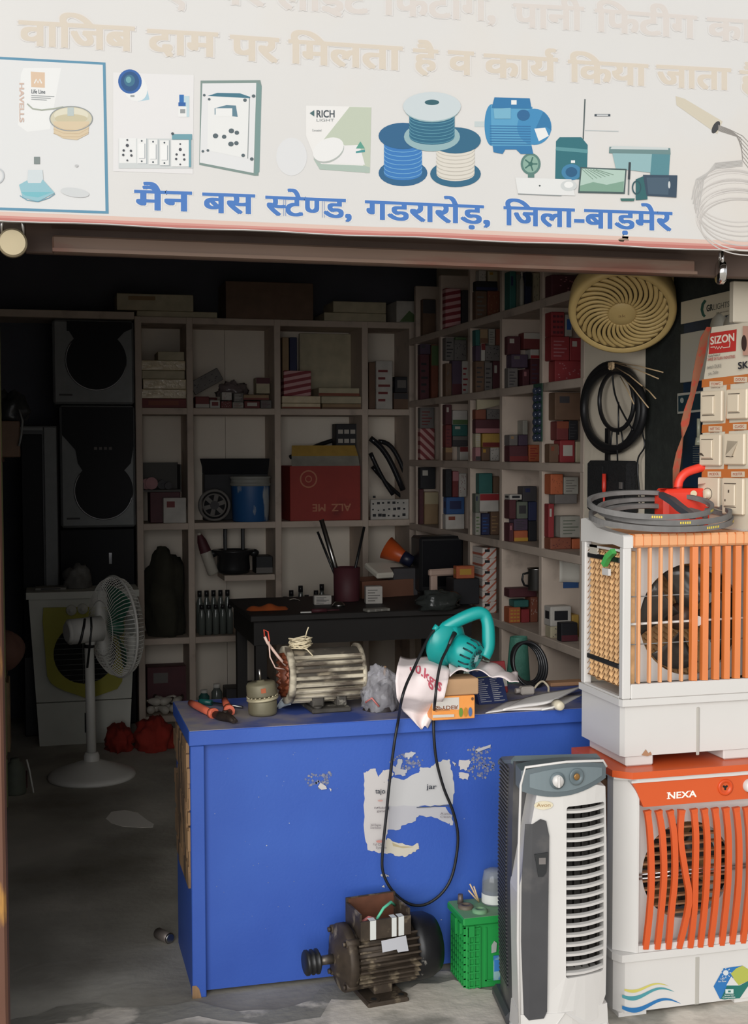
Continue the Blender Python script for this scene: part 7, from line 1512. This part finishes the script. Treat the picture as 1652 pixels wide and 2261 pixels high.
b = MB().box((rp(1458, 1100).x, -.03, 0), (rp(1562, 1100).x, .045, zt3-.004), .012).grid(lambda u, v: tuple(rp(1458+110*u, 1080-14*u, -.03+.075*v)), 6, 3); obj('tool_body', b, rd, t)
b = MB().tube(catmull([rp(*q) for q in ((1497, 1082), (1500, 1062), (1512, 1046), (1532, 1037), (1560, 1031), (1580, 1040))], 4), .0125, 12); obj('loop_handle', b, rd, t)
obj('side_plate', MB().cyl(rp(1532, 1090, -.031), rp(1532, 1090, -.036), .009, n=16), brass, t)
# =================================================================== right wall: displays, fan, coils
# switch display board standing on the upper cooler, turned towards the street
b0 = PY(1549, 1172, UY+.215); hd_ = math.radians(-74.0); dxv = Vector((math.cos(hd_), math.sin(hd_), 0)); nv = Vector((dxv.y, -dxv.x, 0))
p0_ = Vector((b0.x, b0.y, 0))
def onb(px, py, k=0.0):
    d = ray(px, py); s_ = (p0_-EYE).dot(nv)/d.dot(nv); q = EYE+d*s_+nv*k; return q
zb_ = ZU+zt2+.003
t = thing('switch_display', 'tall white and orange display board of sample wall switches headed SIZON', 'display board', (b0.x, b0.y, zb_), (0, 0, hd_))
zT = onb(1610, 715).z
def bl_(px, py): q = onb(px, py); r_ = q-p0_; return (r_.dot(dxv), q.z-zb_)
WB = .235
lean = bl_(1572, 725)[0]
b = MB().at((0, 0, 0), (PI/2, 0, 0)).prism([(0, 0), (WB, 0), (WB, zT-zb_), (lean, zT-zb_-.004), (bl_(1553, 845)[0], bl_(1553, 845)[1])], -.012, 0); obj('board', b, M('board_white_shaded', (190, 180, 162), .5), t)  # shade under the banner is worked into the board's colour
orb = M('board_orange', (200, 112, 48), .5)
def Bk(x, y, k=0): q = onb(x, y, .0007+.0002*k); return (q.x, q.y, q.z)
P = Print(Bk)
def slope(y): return -.125*max(0, min(1, (1050-y)/200))
OR = (204, 116, 52)
for y0, y1 in ((838, 856), (938, 956), (1036, 1056)): s_ = slope(y0)*100; P.poly(OR, [(1551, y0), (1660, y0+s_*1.05), (1660, y1+s_*1.05), (1550, y1)])
P.poly(OR, [(1606, 850), (1614, 849), (1604, 1140), (1596, 1140)])
for y, x, s_ in ((842, 1568, 'TOWC'), (832, 1622, 'DOUG'), (941, 1566, 'NET TAG'), (936, 1620, 'CLASIC'), (1041, 1564, 'MODOL'), (1041, 1616, 'MODTOR')): P.k = 6; P.rect((226, 206, 180), x, y, x+30, y+12); P.text((190, 92, 60), s_, x+4, y+9, x+25, y+8, 6, .01).text((120, 70, 40), 'SWITCH', x+4, y+15.5, x+24, y+15, 3)
P.k = 4; P.poly((196, 48, 40), [(1569, 736), (1628, 727), (1626, 775), (1566, 782)]).text((236, 222, 204), 'SIZON', 1570, 761, 1624, 752, 17, .03).line((236, 222, 204), [(1571, 767), (1580, 766), (1582, 770), (1584, 765), (1587, 771), (1590, 765), (1593, 770), (1596, 765), (1599, 768), (1613, 766), (1614, 754)], 2)
P.text((60, 60, 60), 'Quality Product of', 1566, 789, 1592, 785, 5, .0).text((190, 90, 80), 'SHREE SATGURU INDUSTRIES', 1565, 797, 1626, 790, 6.5, .01).text((130, 126, 118), 'switch DUKE', 1564, 815, 1596, 811, 8).text((130, 126, 118), 'you, Zebby', 1568, 828, 1590, 824, 7)
P.text((40, 40, 46), 'SK', 1634, 815, 1656, 812, 15, .03).rect((196, 150, 130), 1645, 720, 1660, 785).ell((60, 40, 34), 1648, 758, 6, 18)
q = P.part('printed_front', t)
sw = M('switch_cream', (200, 186, 164), .4)
for (x0, y0, x1, y1, kind) in ((1552, 862, 1601, 932, 0), (1609, 858, 1656, 926, 0), (1550, 959, 1597, 1028, 1), (1604, 957, 1650, 1026, 2), (1546, 1055, 1594, 1118, 3), (1600, 1056, 1648, 1135, 4)):
    (xa, za), (xc, zc_) = bl_(x0, y1), bl_(x1, y0); b = MB().mat(0).box((xa, -.012, za), (xc, 0, zc_), .003); w_, h_ = xc-xa, zc_-za
    b.mat(1)
    if kind in (0, 1, 4): b.box((xa+w_*.12, -.0132, za+h_*.84), (xa+w_*.68, -.012, za+h_*.86)).box((xa+w_*.12, -.0132, za+h_*.2), (xa+w_*.68, -.012, za+h_*.22)); b.mat(0).box((xa+w_*.14, -.0165, za+h_*.24), (xa+w_*.66, -.012, za+h_*.82), .002)
    if kind == 1: b.mat(1).add([(xa+w_*.05, -.0170, za+h_*.42), (xa+w_*.22, -.0170, za+h_*.40), (xa+w_*.32, -.0170, za+h_*.30), (xa+w_*.05, -.0170, za+h_*.36)], [(0, 1, 2, 3)])
    if kind == 2: b.mat(0).add([(xa+w_*.1, -.012, za+h_*.3), (xa+w_*.5, -.020, za+h_*.26), (xa+w_*.72, -.012, za+h_*.75), (xa+w_*.2, -.012, za+h_*.78)], [(0, 1, 2, 3)]).mat(1).box((xa+w_*.14, -.0135, za+h_*.25), (xa+w_*.5, -.012, za+h_*.28))
    if kind == 3: b.at((xa+w_*.5, -.012, za+h_*.45), (PI/2, 0, 0)).mat(1).lathe([(.017, 0), (.017, .001), (.0155, .001)], 24).mat(0).lathe([(.014, 0), (.012, .009), (0, .01)], 20).box((-.003, -.012, .009), (.003, .012, .014))
    if kind == 4: b.mat(1).box((xa+w_*.36, -.0172, za+h_*.6), (xa+w_*.42, -.0166, za+h_*.68)).box((xa+w_*.2, -.0172, za+h_*.36), (xa+w_*.25, -.0166, za+h_*.42))
    o = obj('switch_plate', b, [sw, M('switch_gap', (70, 60, 50), .6)], t)
# white panel of another display above it
A = PY(1620, 712, 3.16); B_ = PY(1690, 622, 3.16); t2 = MB().box((A.x, 3.16, A.z), (B_.x, 3.185, B_.z), .003); o = tag(wobj('blank_panel', t2, M('board_white_shaded', (214, 202, 182), .5)), 'blank cream panel above the switch display at the right edge of the photo', 'panel')
# lamp display fixed to the green wall
XW = XS-.012
t = thing('lamp_display', 'dark blue wall display of lamps headed GR LIGHTS on the green wall', 'display board', (XS, PX(1560, 800, XW).y, PX(1560, 1050, XW).z))
def wb(px, py, k=0.0): q = PX(px, py, XW-k); return (q.x, q.y, q.z)
def wall_slab(x0, y0a, y0b, x1, y1a, y1b, d0, d1):
    """slab on the wall plane: left edge at pixel x0 from y0a to y0b, right edge at x1 from y1a to y1b"""
    b = MB(); pts = [(x0, y0a), (x1, y1a), (x1, y1b), (x0, y0b)]; A = [PX(x, y, XW) for x, y in pts]
    za, zb3 = (A[0].z+A[1].z)/2, (A[2].z+A[3].z)/2; b.box((XS-d1, min(A[0].y, A[1].y), zb3), (XS-d0, max(A[0].y, A[1].y), za), .001); return b
def wslab(x0, ya, yb_, x1, d0, d1):
    A = PX(x0, ya, XW); B_ = PX(x0, yb_, XW); C_ = PX(x1, ya, XW); return MB().box((XS-d1, C_.y, B_.z), (XS-d0, A.y, A.z), .001)
wobj('backing', wslab(1508, 668, 1075, 1690, .001, .008), M('display_blue', (24, 44, 66), .5, col2=(22, 30, 34), c2at=(.4, .6), c2s=4), t)
wobj('header_plate', wslab(1505, 667, 716, 1690, .008, .014), M('header_cream', (196, 186, 164), .5), t)
P = Print(lambda x, y, k=0: tuple(PX(x, y, XS-.0146-.0002*k)))
P.line((36, 96, 84), [(1558, 663), (1552, 672), (1550, 684), (1553, 695), (1557, 699)], 6).text((50, 60, 60), 'GR', 1560, 688, 1574, 685, 14, .03).text((120, 120, 112), 'LIGHTS', 1575, 685, 1611, 677, 13).text((110, 110, 104), 'Light your moment', 1582, 693, 1609, 688, 4)
P.part('lettering', t)
wobj('square_lamp', wslab(1509, 738, 845, 1690, .008, .022), M('lamp_panel_grey', (172, 168, 156), .4), t)
P = Print(lambda x, y, k=0: tuple(PX(x, y, XS-.0090-.0002*k))); P.poly((190, 186, 174), [(1496, 869), (1560, 862), (1560, 908), (1496, 914)]).poly((26, 56, 66), [(1498, 874), (1560, 867), (1560, 903), (1498, 909)]).ell((170, 176, 170), 1506, 884, 4, 6).part('printed_card', t); P = Print(lambda x, y, k=0: tuple(PX(x, y, XS-.0090-.0002*k))); [P.rect((110, 116, 110), 1530, 985+5*k, 1552, 986.5+5*k) for k in range(8)]
P.part('printed_text', t)
for px in (1582, 1611): q = PX(px, 722, XS-.022); wobj('round_lamp', MB().at((XS-.008, q.y, q.z), (0, -PI/2, 0)).lathe([(0, .018), (.035, .016), (.042, .008), (.042, 0)], 24), M('lamp_panel_grey', (172, 168, 156), .4), t)
q = PX(1543, 945, XS-.02); wobj('glass_tube_lamp', MB().cyl((XS-.02, q.y, q.z-.03), (XS-.02, q.y, q.z+.03), .006, n=10).cyl((XS-.02, q.y, q.z-.055), (XS-.02, q.y, q.z-.03), .012, .009, 12), M('tube_glass', (150, 150, 130), .2), t)
# brown strap hanging beside the display
b = MB(); ys = UY+.30; pts = [PY(x, y, ys) for x, y in ((1566, 722), (1556, 745), (1548, 785), (1538, 830), (1530, 870), (1519, 905), (1513, 935), (1508, 965), (1500, 1000), (1494, 1035), (1490, 1078))]; wid = [.008, .013, .015, .013, .009, .012, .014, .003, .010, .012, .006]
vs = []
for q, w_ in zip(pts, wid): vs += [(q.x-w_, q.y, q.z), (q.x+w_, q.y+.004, q.z)]
b.add(vs, [(2*i, 2*i+1, 2*i+3, 2*i+2) for i in range(len(pts)-1)]); o = wobj('strap', b, M('strap_brown', (150, 92, 66), .7, col2=(176, 70, 50), c2at=(.5, .6), c2s=40)); ms = o.modifiers.new('t', 'SOLIDIFY'); ms.thickness = .0016; tag(o, 'twisted brown strap hanging down past the lamp display', 'strap')
# ------------------------------------------------------------------ wall fan
C = PX(1374, 688, 1.87); hv = math.radians(14.73+11.1); axf = Vector((-math.sin(hv)*.70-.02, -math.cos(hv)*.70, -.70)).normalized()
t = thing('wall_fan', 'cream round cabin fan with swirling vanes tilted down from the right pilaster', 'fan', C); t.rotation_euler = axf.to_track_quat('Z', 'Y').to_euler()
fc = M('fan_cream', (206, 178, 118), .45, var=.05, vs=8); RF = .171
obj('drum', MB().lathe([(RF-.02, .008), (RF-.008, .014), (RF+.002, .008), (RF+.006, -.004), (RF+.004, -.075), (RF-.01, -.10), (RF-.06, -.115), (0, -.12)], 56), fc, t)
obj('inner_ring', MB().lathe([(RF-.026, .0), (RF-.022, .006), (RF-.018, .0)], 56), M('fan_edge', (120, 98, 60), .5), t)
b = MB()
for k in range(30):
    a0 = 2*PI*k/30; pts = [(r_*math.cos(a0+s_), r_*math.sin(a0+s_), z) for r_, s_, z in ((.046, .0, .012), (.075, .12, .013), (.105, .32, .011), (.13, .56, .007), (RF-.02, .78, .0))]
    b.tube(catmull([Vector(q) for q in pts], 3), [.75+.5*i/12 for i in range(13)], 6, flat=((0, 0, 1), .0072, .0045))
obj('swirl_grille', b, fc, t)
obj('hub_cap', MB().lathe([(0, .022), (.02, .021), (.042, .017), (.049, .010), (.049, .0)], 36), fc, t); b = MB(); flat_text(b, 'orient'[:0]+'ak', -.012, -.006, .012, .024, .0, .0224, 'Z'); obj('maker_mark', b, M('mark_brown', (140, 110, 70), .6), t)
obj('fan_void', MB().lathe([(RF-.02, -.03), (0, -.03)], 40), M('fan_inner', (96, 84, 60), .7), t)
q = C+Vector((0, 0, 0)); b = MB().cyl((XS, C.y+.03, C.z+.12), (C.x+.02, C.y+.03, C.z+.09), .02, n=14).box((XS-.012, C.y-.02, C.z+.06), (XS, C.y+.08, C.z+.19), .004); wobj('wall_bracket', b, fc, t)
# ------------------------------------------------------------------ hose coil
XH = XS-.022
def hp_(px, py, d=0.0): return PX(px, py, XH-d)
t = thing('hose_coil', 'black hose and wire coils hanging from a nail on the right pilaster', 'coil', hp_(1352, 812))
def loop(cx, cy, rx, ry, r_, d, n=44, rot=0.0): return MB().tube([hp_(cx+rx*math.cos(a)*math.cos(rot)-ry*math.sin(a)*math.sin(rot), cy+rx*math.cos(a)*math.sin(rot)+ry*math.sin(a)*math.cos(rot), d) for a in (2*PI*i/n for i in range(n))], r_, 10, closed=True)
wobj('thick_hose', loop(1352, 900, 62, 94, .0165, .0), M('hose_matt', (26, 26, 28), .5), t); wobj('thick_hose', loop(1356, 904, 66, 86, .013, .012), M('hose_matt', (26, 26, 28), .5), t)
wobj('thin_hose', loop(1362, 886, 38, 64, .008, .02), blackp, t); b = MB().tube(catmull([hp_(*q) for q in ((1352, 815, .02), (1356, 860, .02), (1365, 890, .02), (1380, 920, .02), (1398, 950, .02))], 4), .0035, 6)
for x, y0, y1, dx in ((1352, 950, 990, -4), (1362, 945, 1020, 2), (1366, 888, 960, 0), (1372, 950, 978, 4)): b.tube([hp_(x, y0, .02), hp_(x+dx, y1, .02)], .003, 6)
wobj('wire_ties', b, blackp, t)
tn = M('wire_tan', (206, 178, 140), .5); b = MB(); r2 = random.Random(6)
for k in range(7): b.tube([hp_(1350+5*math.cos(k+q), 808+7*math.sin(k*1.7+q), .02+.008*k/7) for q in (0, 1.1, 2.2, 3.3, 4.4)], .005, 6)
for (x, y), (x2, y2) in (((1356, 800), (1464, 822)), ((1360, 802), (1454, 836)), ((1362, 812), (1418, 852)), ((1364, 820), (1432, 900)), ((1370, 832), (1400, 892)), ((1418, 852), (1448, 880))): b.tube([hp_(x, y, .02), hp_((x+x2)/2, (y+y2)/2-3, .03), hp_(x2, y2, .04)], .0022, 6)
wobj('wire_knot', b, tn, t)
b = MB().tube(catmull([hp_(*q) for q in ((1422, 930, .0), (1418, 950, .0), (1424, 985, .0), (1410, 1010, .0), (1408, 1040, .0), (1412, 1080, .0), (1416, 1110, .0))], 4), .003, 6); tag(wobj('black_wire', b, blackp), 'thin black wire hanging down the edge of the pilaster', 'wire')
# black pouch with red handled tool
A = PX(1294, 1128, XS-.05); B_ = PX(1386, 1018, XS-.05); t = thing('tool_pouch', 'black furry pouch hanging on the pilaster below the hose coil', 'pouch', (XS, (A.y+B_.y)/2, A.z))
b = MB(); W_ = abs(A.y-B_.y); H_ = B_.z-A.z; b.box((-.05, -W_/2, 0), (-.002, W_/2, H_), .012); b.box((-.058, -W_/2+.02, H_*.05), (-.05, -W_*.02, H_*.62), .004).box((-.058, W_*.04, H_*.2), (-.05, W_/2-.03, H_*.9), .004); obj('pouch_body', b, M('pouch_black', (22, 22, 24), .9, var=.3, vs=60, bump=.8, bs=120), t); obj('strap', MB().box((-.012, -.0+W_*.18, H_-.01), (-.004, .03+W_*.18, H_+.12)), blackp, t)
q = PX(1334, 1090, XS-.07); q2 = PX(1333, 1046, XS-.07); o = obj('red_screwdriver', MB().tube([(0, 0, 0), (0, 0, (q2.z-q.z)*.3), (0, 0, q2.z-q.z)], [.006, .0085, .0075], 10).cyl((0, 0, -.05), (0, 0, 0), .004, n=8), M('handle_red', (206, 58, 44), .4)); o.location = q; tag(o, 'red handled screwdriver stuck in the black pouch', 'screwdriver')
q = PX(1370, 1072, XS-.06); o = obj('grey_badge', MB().box((0, -.012, -.012), (.002, .012, .012)), boxmat('grey')); o.parent = t; o.location = q-t.location
